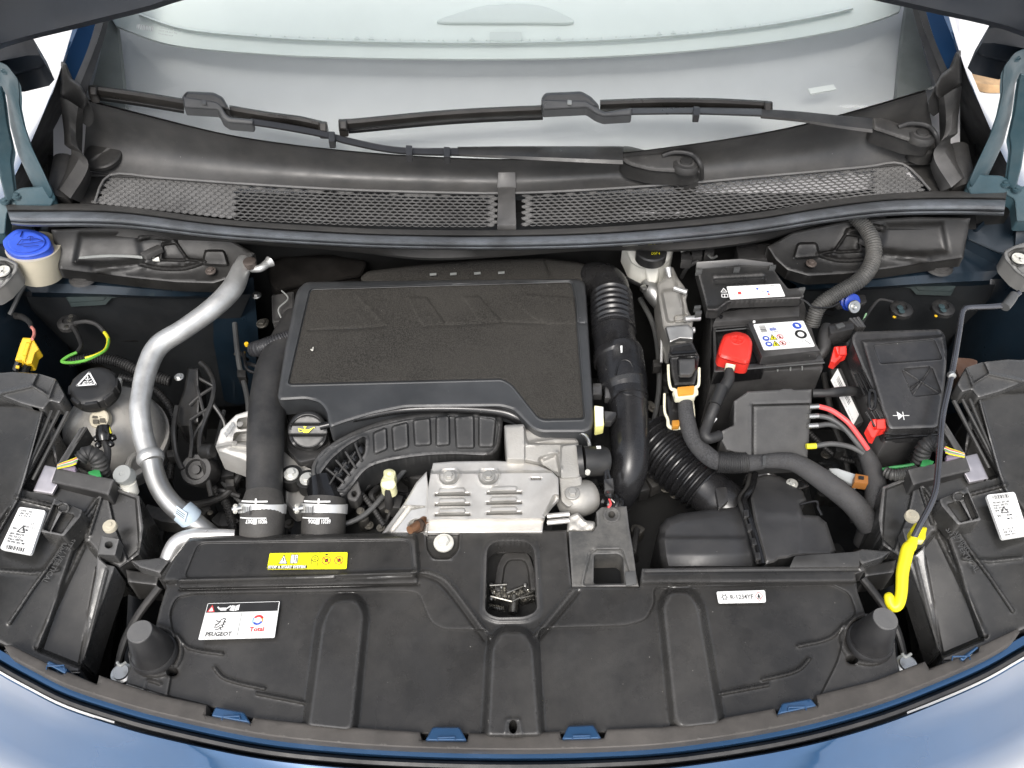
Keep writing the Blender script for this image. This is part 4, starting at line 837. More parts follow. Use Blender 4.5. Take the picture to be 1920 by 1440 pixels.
# black closing panels over both suspension towers
def closing(q, s_):
    Q = lambda L: [q(p) for p in L]
    c = thing("tower_shroud", "moulded black closing panel above the %s suspension tower" % ("right" if s_ else "left"), "panel", V(*q((300, 490, .08))), "closing panels")
    M().panel(Q([(96, 430), (200, 425), (330, 430), (430, 448), (478, 475), (462, 500), (440, 520), (400, 532), (330, 530), (250, 522), (170, 512), (110, 505)]), [q(p) for p in ((96, 430, .165), (430, 450, .14), (400, 530, .105), (110, 505, .115), (250, 522, .105), (250, 470, .128))], step=4, er=4, ed=.004, skirt=.02,
        feats=[('ln', spl(Q([(264, 495), (300, 503), (345, 503), (382, 492)]), 5), .006, 4), ('ln', Q([(306, 487), (345, 488), (352, 486), (378, 490)]), .005, 3), ('ln', Q([(302, 487), (305, 458), (330, 455), (352, 487)]), .004, 3), ('in', rnd(Q([(385, 470), (420, 470), (428, 498), (380, 496)]), 6), .010, 6), ('ln', spl(Q([(262, 446), (290, 442), (325, 450)]), 5), .006, 6), ('in', Q([(150, 440), (255, 440), (270, 500), (140, 492)]), -.004, 18), ('ln', Q([(180, 505), (260, 494), (300, 480)]), .006, 9)]).build("moulding", mat("closing_plastic", (.006, .0058, .0056), .45, edge_glint=.35, dust=.06, grain=.3, speck=.2), c)
    M().plate(rnd(Q([(262, 474), (296, 458), (305, 464), (272, 480)]), 2), .14, .01).build("tongue", blk2, c, bevel=.001)
    bolt(c, *q((395, 508, .118)), 10, mat("rusty_bolt", (.10, .08, .07), .6, metal=.5, dust=.3))
    b = thing("tower_nut", "grimy black bush and nut on the %s blue tower shelf" % ("right" if s_ else "left"), "nut", V(*q((156, 515, .09))), "tower nuts")
    M().lathe(*q((156, 518, .085)), [(27, -3), (25, 1), (20, 2), (19, 6), (10, 7), (9, 12), (4, 13)], seg=20).build("bush", mat("bush_black", (.02, .02, .02), .5, dust=.4, dcol=(.12, .11, .1)), b)
    M().panel(Q([(92, 572), (130, 566), (260, 562), (400, 556), (408, 590), (330, 606), (255, 612), (262, 640), (240, 690), (160, 708), (110, 690), (86, 640), (80, 600)]), [q(p) for p in ((92, 572, .0), (400, 556, .03), (240, 690, -.2), (86, 640, -.12))], step=6, er=4, ed=.004, skirt=.01, feats=[('fn', lambda U, W: .006*np.sin(U*.035)*np.cos(W*.05)), ('ln', Q([(225, 640), (410, 635)]), .006, 5)]).build("tower_felt", mat("tower_felt", (.009, .008, .007), .95, grain=.8, gscale=500, dust=.2, dcol=(.06, .05, .045), spec=.15), body)
    M().panel(Q([(118, 547), (220, 549), (205, 552), (194, 564), (130, 568)]), [q(p) for p in ((118, 547, .045), (220, 549, .05), (130, 568, .02))], step=5, er=2, ed=.001, skirt=.01).build("tower_patch", mat("dusty_teal", (.035, .05, .05), .6, dust=.4, dcol=(.09, .09, .08)), body)
both(closing)
# yellow connector
yc = thing("airbag_connector", "yellow connector with black plugs hanging by a red wire left of the tank", "connector", V(45, 680, .05))
M().panel(rnd([(43, 633), (62, 634), (66, 642), (70, 648), (74, 655), (66, 662), (60, 682), (50, 684), (42, 676), (28, 676), (38, 645)], 2), [(43, 633, .085), (74, 655, .075), (28, 676, .07)], step=2.5, er=2, ed=.002, skirt=.016, feats=[('ln', [(58, 640), (46, 678)], .003, 2), ('in', [(50, 642), (56, 643), (48, 668), (42, 666)], .003, 2)]).build("shell", yelc, yc)
M().tube([(56, 610, .05, 3), (63, 618, .07, 3), (64, 628, .08, 3), (60, 636, .085, 3)], seg=8).build("wire", mat("salmon_wire", (.6, .22, .18), .4), yc)
for (a, b, z) in (((36, 678), (30, 694), .062), ((52, 684), (48, 698), .062)): M().tube([(*a, z, 7), (*b, z-.01, 7)], seg=8).build("plug", gls, yc)
M().plate([(30, 685, .072), (36, 686, .072), (35, 690, .07), (29, 689, .07)], 0, .002).build("lock", yelc, yc)
# grommet and earth wire
gr = thing("stud_grommet", "black foam grommet on a stud low on the left tower wall", "grommet", V(130, 605, .0)); dots(gr, "stud", greasy, [(130, 600, .02), (133, 592, .02), (124, 612, .015)], 5)
M().lathe(128, 605, .0, [(20, -6), (20, 2), (15, 6), (9, 7), (8, 3), (.2, 2)], seg=18).build("foam_ring", rub, gr)
ew = thing("earth_wire", "green and yellow earth wire bent in a loop above the coolant tank", "wire", V(170, 670, .02))
M().tube([(194, 621, .03, 3.2), (203, 636, .035, 3.4), (198, 655, .04, 3.4), (180, 666, .045, 3.4), (160, 672, .045, 3.4)], seg=8).build("yellow_run", yelw, ew)
M().tube([(204, 636, .0362, 2.4), (199, 655, .0412, 2.4), (181, 667, .0462, 2.4), (159, 676, .0462, 3), (135, 680, .045, 3), (116, 678, .045, 3), (128, 668, .046, 3), (144, 661, .046, 3)], seg=8).build("green_run", green, ew)
M().tube([(140, 606, .03, 4), (160, 603, .035, 4), (180, 608, .035, 4), (195, 622, .032, 4)], seg=8).build("dark_sleeve", rub, ew)
M().tube([(143, 662, .045, 3.6), (152, 648, .04, 4), (146, 630, .03, 4), (136, 612, .025, 4)], seg=8).build("dark_sleeve", rub, ew)
M().tube([(20, 592, .02, 7), (40, 594, .04, 6), (55, 604, .05, 5), (59, 614, .06, 4)], seg=10).build("wire_sleeve", rub, yc)
tag(M().tube([(130, 680, .0, 9), (170, 672, .0, 9), (220, 678, -.01, 10), (270, 700, -.02, 11), (320, 715, -.03, 10)], rib=(5, .12), seg=12).build("conduit", rub), "ribbed dark conduit running behind the coolant tank cap", "conduit")
# coolant expansion tank
tk = thing("coolant_tank", "cloudy grey brown coolant tank with a black screw cap in the left of the bay", "tank", V(205, 850, -.06))
tkm = mat("cloudy_plastic", (.40, .385, .355), .3, dust=.25, var=.25, stain=.25, coat=.2)
c0 = V(208, 800, -.02); k = px(208, 800, .0)
M().lathew(c0, (0, -.12, 1), [(60*k, -.10), (84*k, -.085), (92*k, -.055), (94*k, -.035), (92*k, -.012), (84*k, .012), (66*k, .032), (40*k, .044), (30*k, .048)], 48).build("body", tkm, tk)
M().lathew(c0 + np.array((0, 0, -.035)), (0, -.12, 1), [(94*k, -.006), (99*k, -.004), (99*k, .004), (94*k, .006)], 48).build("seam", tkm, tk)
M().plate(rnd([(190, 698), (206, 700), (212, 708), (228, 708), (226, 722), (196, 718)], 3), .045, .006).build("level_tab", whp, tk, bevel=.001)
cc = V(173, 722, .075); ax = (0, -.1, 1); prof = [(43, -26), (43, -8), (41, -2), (37, 1), (30, 2), (.2, 2.4)]
M().lathew(cc, ax, [(r*k, h*k) for r, h in prof], 40).build("cap", mat("cap_black", (.018, .018, .018), .38, dust=.12, grain=.2), tk)
for a in range(8):
    t = R(a*45+12); p = cc + np.array((math.cos(t)*40*k, math.sin(t)*40*k, -.010)); M().box(p, (.020, .007, .016), np.array(Matrix.Rotation(t+math.pi/2, 3, 'Z'))).build("cap_grip", mat("cap_black", (0, 0, 0)), tk, bevel=.002)
st = Sticker("hot_symbol", tk, [(146, 699, .078), (182, 698, .078), (182, 727, .078), (142, 728, .078)], None, lift=.002)
W = st.W; st.line(white, [(.08*W, .9), (.62*W, .06), (.96*W, .84)], .085, True); st.line(white, [(.55*W, .3), (.57*W, .62)], .06); st.line(white, [(.36*W, .7), (.5*W, .64), (.62*W, .70), (.76*W, .62)], .06); st.line(white, [(.32*W, .8), (.5*W, .75), (.66*W, .8), (.8*W, .74)], .05); st.line(white, [(.45*W, .48), (.56*W, .58), (.68*W, .46)], .05); st.done({"white_print": "pictogram"})
M().lathe(185, 785, .040, [(19, -14), (19, -1), (17, 1), (13, 1), (12, 0), (.2, 0)], seg=28, ax=(-.1, -.55, 1)).build("sensor_port", cream, tk)
for (u, v) in ((178, 780), (191, 778), (179, 790), (192, 788)): M().plate(rnd([(u-5, v-4), (u+5, v-4), (u+5, v+4), (u-5, v+4)], 1.5), .0418, .001).build("port_pocket", mat("pocket", (.12, .11, .09), .6), tk, flat=True)
lv = thing("level_sensor_plug", "black plug and cable on the front of the cloudy coolant tank", "plug", V(196, 830, .03))
M().tube([(194, 800, .052, 12), (195, 815, .048, 15), (196, 828, .044, 12)], seg=14).build("plug", gls, lv)
for (u, v) in ((180, 822), (212, 820), (184, 834), (208, 832)): M().lathe(u, v, .045, [(6, -4), (6, 2), (3, 4)], seg=8).build("plug_claw", gls, lv)
M().tube([(205, 801, .054, 1.5), (208, 812, .054, 1.5)], seg=6).build("lock_wire", yelw, lv)
M().tube([(196, 828, .044, 6), (202, 845, .04, 6.5), (200, 870, .03, 6.5), (194, 900, .01, 6.5)], seg=10).build("cable", rub, lv)
# refrigerant service port
ap = thing("service_port", "grey service port cap on a thin pipe beside the left headlamp", "port cap", V(235, 925, .0))
M().lathe(228, 888, .055, [(18, -22), (18, -3), (17, 0), (5, 0), (4, -1), (.2, -1)], seg=28, ax=(-.1, -.3, 1)).build("cap", grey, ap)
M().tube([(240, 905, .035, 15), (248, 925, .015, 13)], seg=18).build("stem", whp, ap)
M().tube([(240, 895, .02, 7), (242, 870, .015, 7), (252, 855, .01, 7), (272, 848, .0, 7)], seg=10).build("pipe", cast, ap)
st = Sticker("port_mark", ap, [(222, 912, .03), (242, 922, .03), (240, 928, .025), (221, 920, .025)], white, r=0); st.text(ink, "56", .6, .9, .7); st.done()
# big alloy pipe
apipe = thing("coolant_pipe", "thick bent aluminium pipe running down the left of the bay", "pipe", V(270, 800, .02))
M().tube([(458, 488, .115, 13), (452, 505, .115, 17), (436, 540, .112, 20), (400, 577, .108, 19.5), (345, 617, .10, 19), (298, 648, .09, 20), (276, 690, .08, 19.5), (265, 740, .072, 18.5), (262, 775, .066, 19), (269, 820, .05, 19), (280, 855, .04, 19)], n=12, seg=24).build("upper_run", alu, apipe)
M().tube([(279, 850, .042, 22), (281, 856, .041, 25), (283, 861, .040, 25), (285, 867, .039, 22)], n=4, seg=24).build("swaged_ring", alu, apipe)
M().tube([(284, 864, .04, 19), (290, 890, .03, 19), (303, 920, .02, 19), (325, 948, .01, 19), (355, 972, .0, 19), (385, 995, -.015, 18), (405, 1012, -.03, 18)], n=12, seg=24).build("lower_run", mat("dull_aluminium", (.40, .40, .39), .42, metal=.85, dust=.25, grain=.1), apipe)
M().tube([(472, 504, .115, 7), (488, 503, .12, 7), (500, 495, .12, 8), (507, 490, .12, 11)], seg=14).build("branch", alu, apipe)
M().lathe(468, 491, .13, [(12, -10), (12, 2), (8, 4), (5, 4)], seg=16).build("collar", mat("rusty_bolt", (0, 0, 0)), apipe)
M().tube([(342, 958, .0095, 22.5), (354, 968, .0035, 22.5), (358, 972, .0, 22.5)], n=3, seg=24).build("tag_band", mat("tag_blue", (.42, .50, .56), .5), apipe)
st = Sticker("pipe_tag", apipe, [(332, 948, .028), (352, 962, .022), (347, 979, .014), (327, 964, .02)], mat("tag_blue", (0, 0, 0)), lift=.002, r=0)
for i in range(3): st.line(ink, [(.2, .3+.2*i), (st.W-.2, .3+.2*i)], .07)
st.done()
# engine mount
em = thing("engine_mount", "ribbed black engine mount casting right of the aluminium pipe", "engine mount", V(365, 830, -.08))
gm_ = mat("mount_black", (.013, .013, .013), .36, dust=.15, grain=.2)
M().panel([(352, 690), (372, 690), (374, 760), (372, 792), (352, 800), (340, 800), (330, 790), (334, 762), (345, 730)], [(352, 690, .04), (372, 760, .02), (330, 800, -.01)], step=4, er=4, ed=.005, skirt=.05).build("post", gm_, em)
for pts, r_ in (([(376, 680, .03), (390, 694, .03), (401, 720, .028), (398, 750, .02), (386, 782, .01), (376, 812, .0), (375, 845, -.01), (386, 885, -.03), (396, 930, -.05)], 5), ([(332, 762, .02), (326, 805, .01), (330, 850, -.01), (342, 880, -.02)], 5), ([(356, 700, .035), (378, 712, .033), (400, 724, .028)], 3.5), ([(400, 726, .028), (375, 742, .025), (355, 760, .02)], 3.5), ([(360, 700, .035), (372, 735, .028), (384, 782, .01)], 3.5), ([(356, 788, .012), (374, 776, .014), (392, 766, .015)], 3.5), ([(356, 790, .012), (360, 822, .003), (357, 858, -.008)], 4), ([(385, 784, .01), (370, 806, .004), (361, 824, .002)], 3.5), ([(398, 756, .016), (420, 790, .0), (425, 830, -.02)], 4)):
    M().tube([(*p, r_) for p in pts], seg=8).build("web", gm_, em)
M().lathe(366, 880, -.02, [(31, -60), (31, -8), (28, -3), (20, -3), (17, -10), (9, -10), (8, -2), (.2, -2)], seg=24, ax=(0, -.5, .9)).build("bush", rub, em)
M().lathe(392, 846, .0, [(14, -14), (14, 6), (11, 9), (.2, 9)], seg=18, ax=(1, -.2, .3)).build("stud_nut", gm_, em)
bolt(em, 336, 707, .06, 9, steel); bolt(em, 338, 960, -.02, 6, steel)
mb = thing("mount_bracket", "cast aluminium mount arm behind the thick left black pipe", "bracket", V(440, 830, -.04))
M().panel([(404, 838), (414, 806), (442, 778), (466, 770), (478, 770), (480, 868), (466, 868), (440, 858), (408, 846)], [(404, 838, .01), (466, 770, .03), (470, 866, -.02)], step=3, er=3, ed=.004, skirt=.05, feats=[('in', rnd([(446, 786), (490, 780), (490, 800), (446, 804)], 5), -.03, 5), ('in', rnd([(440, 812), (490, 808), (490, 826), (438, 830)], 5), -.03, 5), ('ln', [(430, 840), (480, 848)], .004, 4), ('ln', [(406, 838), (436, 832), (480, 836)], .008, 4)]).build("arm", mat("bright_casting", (.62, .61, .58), .5, metal=.4, grain=.6, gscale=450, dust=.3, dcol=(.3, .28, .24)), mb)
dots(mb, "boss", cast, [(450, 795, .03), (439, 831, .012)], 6)
for i in range(4): M().plate([(420+i*4, 812-i*6, .029), (424+i*4, 808-i*6, .029), (428+i*4, 816-i*6, .028), (424+i*4, 820-i*6, .028)], 0, .001).build("cast_mark", alu, mb, flat=True)
# ---------------------------------------------------------------- engine block and cover
eng = thing("engine", "grimy dark engine block and gearbox filling the bay below the covers", "engine", (0, .3, -.5))
M().box((-.09, .40, -.22), (.52, .34, .30)).build("block", dark, eng, bevel=.01)
M().box((.33, .33, -.30), (.40, .42, .26)).build("gearbox", dark, eng, bevel=.02)
M().box((0, .05, -.30), (1.05, .06, .36)).build("radiator_core", dark, eng, bevel=.004)
M().box((-.40, .25, -.36), (.25, .5, .2)).build("accessory_block", dark, eng, bevel=.02)
rr = random.Random(11)
mess = [mat("grimy_casting", (.05, .047, .042), .55, metal=.3, dust=.4, dcol=(.09, .08, .065), grain=.5, gscale=250), dark, rub, mat("sooty_plastic", (.018, .018, .018), .45, dust=.2)]
def clutter(u0, u1, v0, v1, z0, n, sc=1.0):
    for i in range(n):
        u, v, z = rr.uniform(u0, u1), rr.uniform(v0, v1), z0+rr.uniform(-.02, .02); m_ = mess[rr.randrange(4)]; k = rr.random(); s_ = sc*rr.uniform(.7, 1.4)
        if k < .35:
            a = rr.uniform(0, 6.28); L = rr.uniform(20, 45)*s_; c1 = (u+L*math.cos(a), v+L*math.sin(a)*.7); c2 = (c1[0]+rr.uniform(-15, 25)*s_, c1[1]+rr.uniform(-15, 25)*s_)
            M().tube([(u, v, z, 4.5*s_), (*c1, z+.01, 4.5*s_), (*c2, z-.02, 4.5*s_)], seg=8).build("hose", rub, eng)
        elif k < .65:
            P = [(u+rr.uniform(10, 22)*s_*math.cos(a), v+rr.uniform(8, 16)*s_*math.sin(a)) for a in np.linspace(0, 6.28, 7)[:-1]]
            M().plate(rnd(P, 5), z, .03).build("casting_lug", m_, eng, bevel=.002)
        elif k < .85: bolt(eng, u, v, z+.01, rr.uniform(6, 10)*s_, mat("old_bolt", (.16, .15, .13), .5, metal=.7, dust=.4))
        else: M().box(V(u, v, z), (.03*s_, .022*s_, .03), np.array(Matrix.Rotation(rr.uniform(0, 3), 3, 'Z'))).build("connector", mess[3], eng, bevel=.002)
clutter(640, 830, 868, 990, -.05, 46); clutter(400, 560, 860, 1000, -.10, 26); clutter(1150, 1330, 900, 1060, -.10, 14); clutter(1200, 1260, 640, 840, -.08, 14); clutter(500, 640, 860, 940, -.03, 8)
clutter(1540, 1660, 830, 1050, -.14, 16); clutter(1100, 1150, 830, 950, -.04, 8, .7); clutter(320, 420, 940, 1040, -.14, 10); clutter(480, 540, 500, 660, -.06, 8); clutter(270, 330, 860, 1030, -.14, 10)
clutter(1090, 1250, 470, 560, -.02, 10); clutter(420, 480, 560, 740, -.1, 8, .7)
long_runs = [[(225, 706, -.05, 7), (290, 730, -.06, 7), (325, 790, -.07, 7), (318, 900, -.1, 7)], [(440, 606, -.03, 5), (448, 680, -.05, 5), (466, 770, -.06, 5), (452, 900, -.09, 5)], [(300, 905, -.1, 7), (350, 945, -.1, 7), (420, 930, -.08, 7), (455, 880, -.07, 7)], [(385, 900, -.08, 8), (425, 945, -.09, 8), (440, 1010, -.1, 8)],
    [(1200, 560, -.02, 5), (1228, 620, -.03, 5), (1236, 720, -.05, 5), (1222, 810, -.07, 5)], [(1545, 700, -.02, 6), (1562, 790, -.05, 6), (1585, 860, -.08, 6), (1600, 980, -.12, 6)], [(1470, 760, -.06, 5), (1560, 850, -.07, 5), (1630, 870, -.08, 5)], [(420, 770, -.06, 4), (405, 880, -.08, 4), (470, 960, -.1, 4)], [(330, 960, -.12, 9), (300, 1010, -.13, 9), (320, 1060, -.14, 9)], [(655, 900, -.01, 5), (690, 940, -.02, 5), (720, 985, -.03, 5)], [(640, 985, -.02, 5), (690, 960, -.02, 5), (760, 880, -.01, 5)]]
for i_, L_ in enumerate(long_runs): M().tube(L_, seg=10, rib=(5, .1) if i_ % 3 == 0 else None).build("hose", (rub, grw, mess[3])[i_ % 3], eng)
for (u, v, z) in ((320, 850, -.06), (430, 905, -.06), (1232, 680, -.02), (1575, 840, -.05), (452, 700, -.04)): M().plate(rnd([(u-8, v-6), (u+8, v-7), (u+9, v+6), (u-7, v+7)], 2), z, .02).build("cable_clip", mess[3], eng, bevel=.0015)
ec = thing("engine_cover", "wide black engine cover with a speckled felt inset in the middle of the bay", "engine cover", V(820, 660, .04))
EO = [(572, 529), (700, 527), (1084, 523), (1097, 530), (1100, 560), (1106, 660), (1114, 790), (1109, 806), (1096, 812), (1014, 812), (996, 804), (978, 785), (962, 769), (938, 763), (760, 765), (700, 777), (640, 795), (620, 803), (616, 795), (612, 772), (600, 756), (575, 749), (524, 752), (520, 744), (535, 650), (556, 546)]
EI = rnd([(581, 541), (1073, 527), (1080, 560), (1083, 606), (1097, 786), (1020, 788), (1008, 783), (960, 722), (942, 711), (545, 721), (540, 718), (560, 630)], 8)
ez = [(570, 530, .085), (1090, 525, .085), (1110, 800, .072), (520, 748, .070)]
M().panel(rnd(EO, 9, 3), ez, step=4, er=6, ed=.007, skirt=.035, feats=[('in', EI, -.004, 4), ('ln', EI, .002, 3, True), ('ln', [(1083, 606), (1108, 606)], -.002, 2.5)]).build("surround", mat("cover_plastic", (.034, .036, .038), .42, grain=.2, dust=.1, speck=.2, dcol=(.2, .2, .2), edge_glint=.25), ec)
inn = [(u+(820-u)*.008, v+(650-v)*.015) for u, v in EI]
M().panel(inn, lambda U, W: zfun(ez)(U, W)-.0015, step=3.5, er=3, ed=.003, skirt=.006, feats=[
    ('ln', [(580, 619), (672, 616), (727, 611)], -.0025, 3), ('ln', [(673, 556), (700, 584), (728, 612)], .0016, 5), ('in', [(766, 556), (800, 558), (834, 606), (796, 612), (780, 590)], .0018, 6), ('ln', [(795, 613), (834, 608)], -.0016, 3), ('in', [(868, 556), (898, 556), (940, 602), (906, 606), (888, 585)], .0018, 6), ('ln', [(906, 607), (940, 604)], -.0016, 3), ('in', [(980, 580), (1005, 598), (1022, 606), (1090, 605), (1100, 560), (985, 552)], .0016, 6), ('ln', [(834, 610), (906, 607)], -.0015, 3), ('ln', [(940, 604), (1020, 607)], -.0015, 3), ('fn', lambda U, W: .0002*np.random.RandomState(3).randn(*np.shape(U)))]).build("felt_inset", felt, ec)
for (u, v, L) in ((583, 655, 6),): M().tube([(u, v, .0835, 1.3), (u+L*.5, v+2, .0840, 1.3), (u+L*.7, v-4, .0838, 1)], seg=6).build("lint", whp, ec)
fo = thing("foam_pad", "dark grimy insulation pad sticking out behind the engine cover", "insulation", V(900, 510, .02))
M().panel(rnd([(675, 520), (690, 508), (800, 495), (900, 487), (1020, 484), (1085, 492), (1130, 505), (1100, 530), (680, 532)], 6), [(675, 520, .062), (1085, 492, .075), (1100, 530, .066)], step=4, er=5, ed=.006, skirt=.05, feats=[('ln', [(1020, 486), (1032, 515)], -.003, 3)]).build("pad", felt, fo)
for u in (812, 850, 895, 940): M().plate([(u-6, 513-(u-800)*.025), (u+6, 512-(u-800)*.025), (u+6, 515-(u-800)*.025), (u-6, 516-(u-800)*.025)], .074, .002).build("pad_slot", grey, fo)
tag(M().panel(rnd([(500, 500), (530, 480), (620, 478), (690, 490), (680, 520), (560, 540), (520, 550), (505, 530)], 10), [(500, 500, .04), (690, 490, .05), (520, 550, .02)], step=6, er=6, ed=.01, skirt=.1, feats=[('fn', lambda U, W: .006*np.sin(U*.06)*np.sin(W*.1))]).build("heat_mat", mat("tower_felt", (0, 0, 0))), "dark crumpled heat mat on the bulkhead behind the engine cover's left corner", "heat mat")
eb = thing("ignition_box", "black glossy box tucked behind the left rear corner of the engine cover", "box", V(525, 580, .0)); M().plate(rnd([(508, 552), (552, 545), (552, 600), (510, 604)], 5), .03, .06).build("housing", gls, eb, bevel=.004)
M().tube([(528, 545, .04, 1.5), (540, 560, .042, 1.5), (522, 580, .042, 1.5), (532, 604, .04, 1.5)], seg=6).build("wire_clip", grey, eb)
bolt(eng, 481, 554, .02, 9, steel); M().lathe(462, 645, .03, [(4, -4), (4, 2), (.2, 2.4)], seg=10).build("brass_tip", yelc, eng)
tag(M().tube([(458, 660, .02, 3), (462, 690, .02, 3), (480, 700, .02, 3)], seg=8).build("bracket_loop", gls), "black loop bracket left of the thick black pipe's top", "bracket")
# thick black pipe
bp = thing("turbo_pipe", "thick matt black pipe running down from the engine cover's left edge to a clamp", "pipe", V(490, 800, -.04))
M().tube([(560, 600, .03, 30), (535, 650, .035, 33), (515, 690, .038, 34), (504, 740, .038, 34), (499, 800, .034, 35), (497, 860, .028, 34), (495, 940, .016, 33)], n=10, seg=30).build("pipe", rub, bp)
M().tube([(495, 925, .018, 34), (494, 940, .015, 38), (493, 948, .014, 40), (492, 968, .01, 41), (491, 1002, -.006, 41), (491, 1030, -.02, 41)], n=6, seg=32, smooth=False).build("lower_hose", mat("woven_rubber", (.040, .038, .035), .6, grain=.8, gscale=420, dust=.2), bp)
def clamp(parent, u, v, z, r, d=.002):
    M().tube([(u, v-9, z, r+1.6), (u-.5, v, z-.004, r+2.0), (u-1, v+10, z-.008, r+1.6)], n=3, seg=36).build("clamp_band", mat("clamp_steel", (.70, .70, .68), .36, metal=.45, dust=.1), parent)
    M().tube([(u-r-14, v+2, z+.018, 5), (u-r+4, v-1, z+.022, 5)], seg=12).build("clamp_screw", steel, parent)
    M().lathe(u-r-10, v+1, z+.018, [(9, -3), (9, 2), (6, 4), (.2, 4)], seg=6, ax=(-1, -.3, .5)).build("clamp_head", whp, parent)
    k = px(u, v, z)
    def strip(x0, x1, y0, y1, name, m_, up=.0):   # short strips lying on the hose
        rows = []
        for y in (y0, y1):
            row = []
            for t in np.linspace(x0, x1, 10):
                a = math.asin(max(-1, min(1, t))); c = V(u-.05*(y), v+y, z-.0004*y)
                row.append(c + np.array((math.sin(a), -.64*math.cos(a)*.9, .77*math.cos(a)))*(r*k*(1.075 if up else 1.035)+up))
            rows.append(row)
        M().rows(rows).build(name, m_, parent)
    strip(-.75, .42, -17, -14, "mark_line", white); strip(-.10, -.02, -21, -12, "mark_line", white); strip(-.78, .40, 14, 16, "mark_line", white); strip(-.14, .02, 14, 26, "mark_line", white)
    for i in range(5): strip(-.6+.07*i, -.57+.07*i, -6, 6, "clamp_slot", grw, .0008)
    strip(-.28, -.24, -9, 9, "clamp_tongue", ink, .0009)
    return strip
def hose_text(parent, t, u, v, z, r, x0, x1):
    vv, f = text_mesh(t, .02); k = px(u, v, z); w_ = vv[:, 0].max(); P = []
    for p in vv:
        x = x1 - (p[0]/w_)*(x1-x0); y = 17 + p[1]/.72*8; a = math.asin(max(-1, min(1, x))); c = V(u, v+y, z-.0004*y)   # printed upside down
        P.append(c + np.array((math.sin(a), -.58*math.cos(a), .77*math.cos(a)))*(r*k*1.045))
    M().add(P, f).build("hose_lettering", white, parent, flat=True)
clamp(bp, 493, 953, .016, 42); hose_text(bp, "98201", 493, 953, .016, 42, .06, .42); hose_text(bp, "007", 493, 953, .016, 42, -.5, -.17)
tag(M().tube([(477, 655, .03, 14), (490, 652, .045, 15), (520, 640, .055, 14), (560, 628, .05, 14)], seg=18, rib=(4.2, .06)).build("breather_hose", mat("breather_black", (.03, .03, .032), .4)), "fine ribbed breather hose entering the engine cover's left side", "hose")
# oil filler
oc = thing("oil_cap", "round black oil filler cap with a yellow oil can beside the thick pipe", "cap", V(577, 800, .0))
M().plate(rnd([(538, 752), (604, 750), (620, 785), (620, 835), (604, 858), (560, 868), (536, 840)], 8), .012, .10).build("filler_housing", gls, oc, bevel=.004)
OC = [(577+38*math.cos(t), 809+39*math.sin(t)) for t in np.linspace(0, 2*math.pi, 48, endpoint=False)]
oz = [(577, 770, .062), (577, 848, .022), (540, 809, .042), (615, 809, .042)]
M().panel(OC, oz, step=2.2, er=6, ed=.007, skirt=.04, feats=[('in', rnd([(530, 816), (624, 816), (624, 850), (530, 850)], 2), -.007, 4), ('in', [(577+33*math.cos(t), 812+33*math.sin(t)) for t in np.linspace(0, 6.28, 30)], -.0015, 3), ('ln', [(577+34*math.cos(t), 812+31*math.sin(t)) for t in np.linspace(.25, math.pi-.25, 20)], .006, 3),
    ('ln', [(543, 796), (611, 796)], -.0025, 2.2), ('ln', [(541, 816), (613, 816)], .0025, 2.5)]).build("cap", mat("oil_cap_black", (.016, .016, .016), .36, grain=.2, dust=.06), oc)
zc = .042
st = Sticker("oil_can", oc, [(557, 797, .0495), (591, 797, .0495), (591, 813, .0415), (557, 813, .0415)], None, lift=.0005)
yl2 = inky; W = st.W
st.poly(yl2, [(.28*W, .45), (.36*W, .9), (.62*W, .9), (.92*W, .3), (.99*W, .4), (.97*W, .22), (.66*W, .5)]); st.line(yl2, [(.28*W, .5), (.08*W, .4), (.12*W, .75), (.32*W, .75)], .09); st.rect(yl2, .36*W, .15, .52*W, .26); st.rect(yl2, .42*W, .2, .46*W, .5)
st.done({"yellow_print": "pictogram"})
M().plate([(540, 760), (556, 752), (562, 756), (546, 768)], .03, .003).build("white_tag", white, oc)
for pts in ([(572, 752, .03, 3), (600, 766, .03, 3), (616, 790, .03, 3)], [(580, 750, .032, 2), (612, 770, .032, 2)]): M().tube(pts, seg=8).build("cable", gls, oc)
for (u, v, r_, z) in ((638, 806, 13, .02), (546, 889, 14, .015), (576, 898, 14, .015)):
    M().lathe(u, v, z-.004, [(r_*1.5, -30), (r_*1.5, 0), (r_*1.1, 1), (.2, 1)], seg=20).build("bolt_boss", dark, eng); bolt(eng, u, v, z, r_, zinc)
M().plate(rnd([(532, 846), (550, 862), (566, 872), (585, 880), (560, 886), (530, 880)], 3), .0, .02).build("engine_lug", cast, eng, bevel=.002)
M().panel(rnd([(536, 916), (560, 915), (585, 925), (590, 945), (550, 960), (535, 945)], 6), -.02, step=4, er=5, ed=.008, skirt=.03).build("shiny_elbow", shl, eng)
# resonator duct
rd = thing("air_duct", "black moulded air duct with a row of raised pads and an open ribbed mouth", "air duct", V(760, 830, .0))
DO = [(586, 902), (583, 884), (590, 862), (612, 838), (650, 815), (690, 798), (725, 787), (770, 777), (830, 771), (900, 772), (932, 776), (943, 792), (938, 832), (930, 848), (915, 855), (850, 853), (790, 856), (735, 864), (700, 874), (680, 888), (655, 920), (640, 933), (612, 930), (595, 922)]
mouth = rnd([(600, 891), (622, 862), (650, 838), (685, 818), (684, 850), (668, 868), (645, 898), (633, 916), (612, 910)], 7, 4)
pads = [[(700, 812), (724, 802), (726, 842), (702, 852)], [(735, 800), (764, 792), (766, 838), (738, 846)], [(775, 788), (806, 784), (808, 834), (778, 836)], [(818, 782), (842, 780), (843, 834), (818, 836)], [(853, 782), (888, 780), (889, 840), (856, 840)], [(898, 780), (930, 782), (925, 838), (898, 838)]]
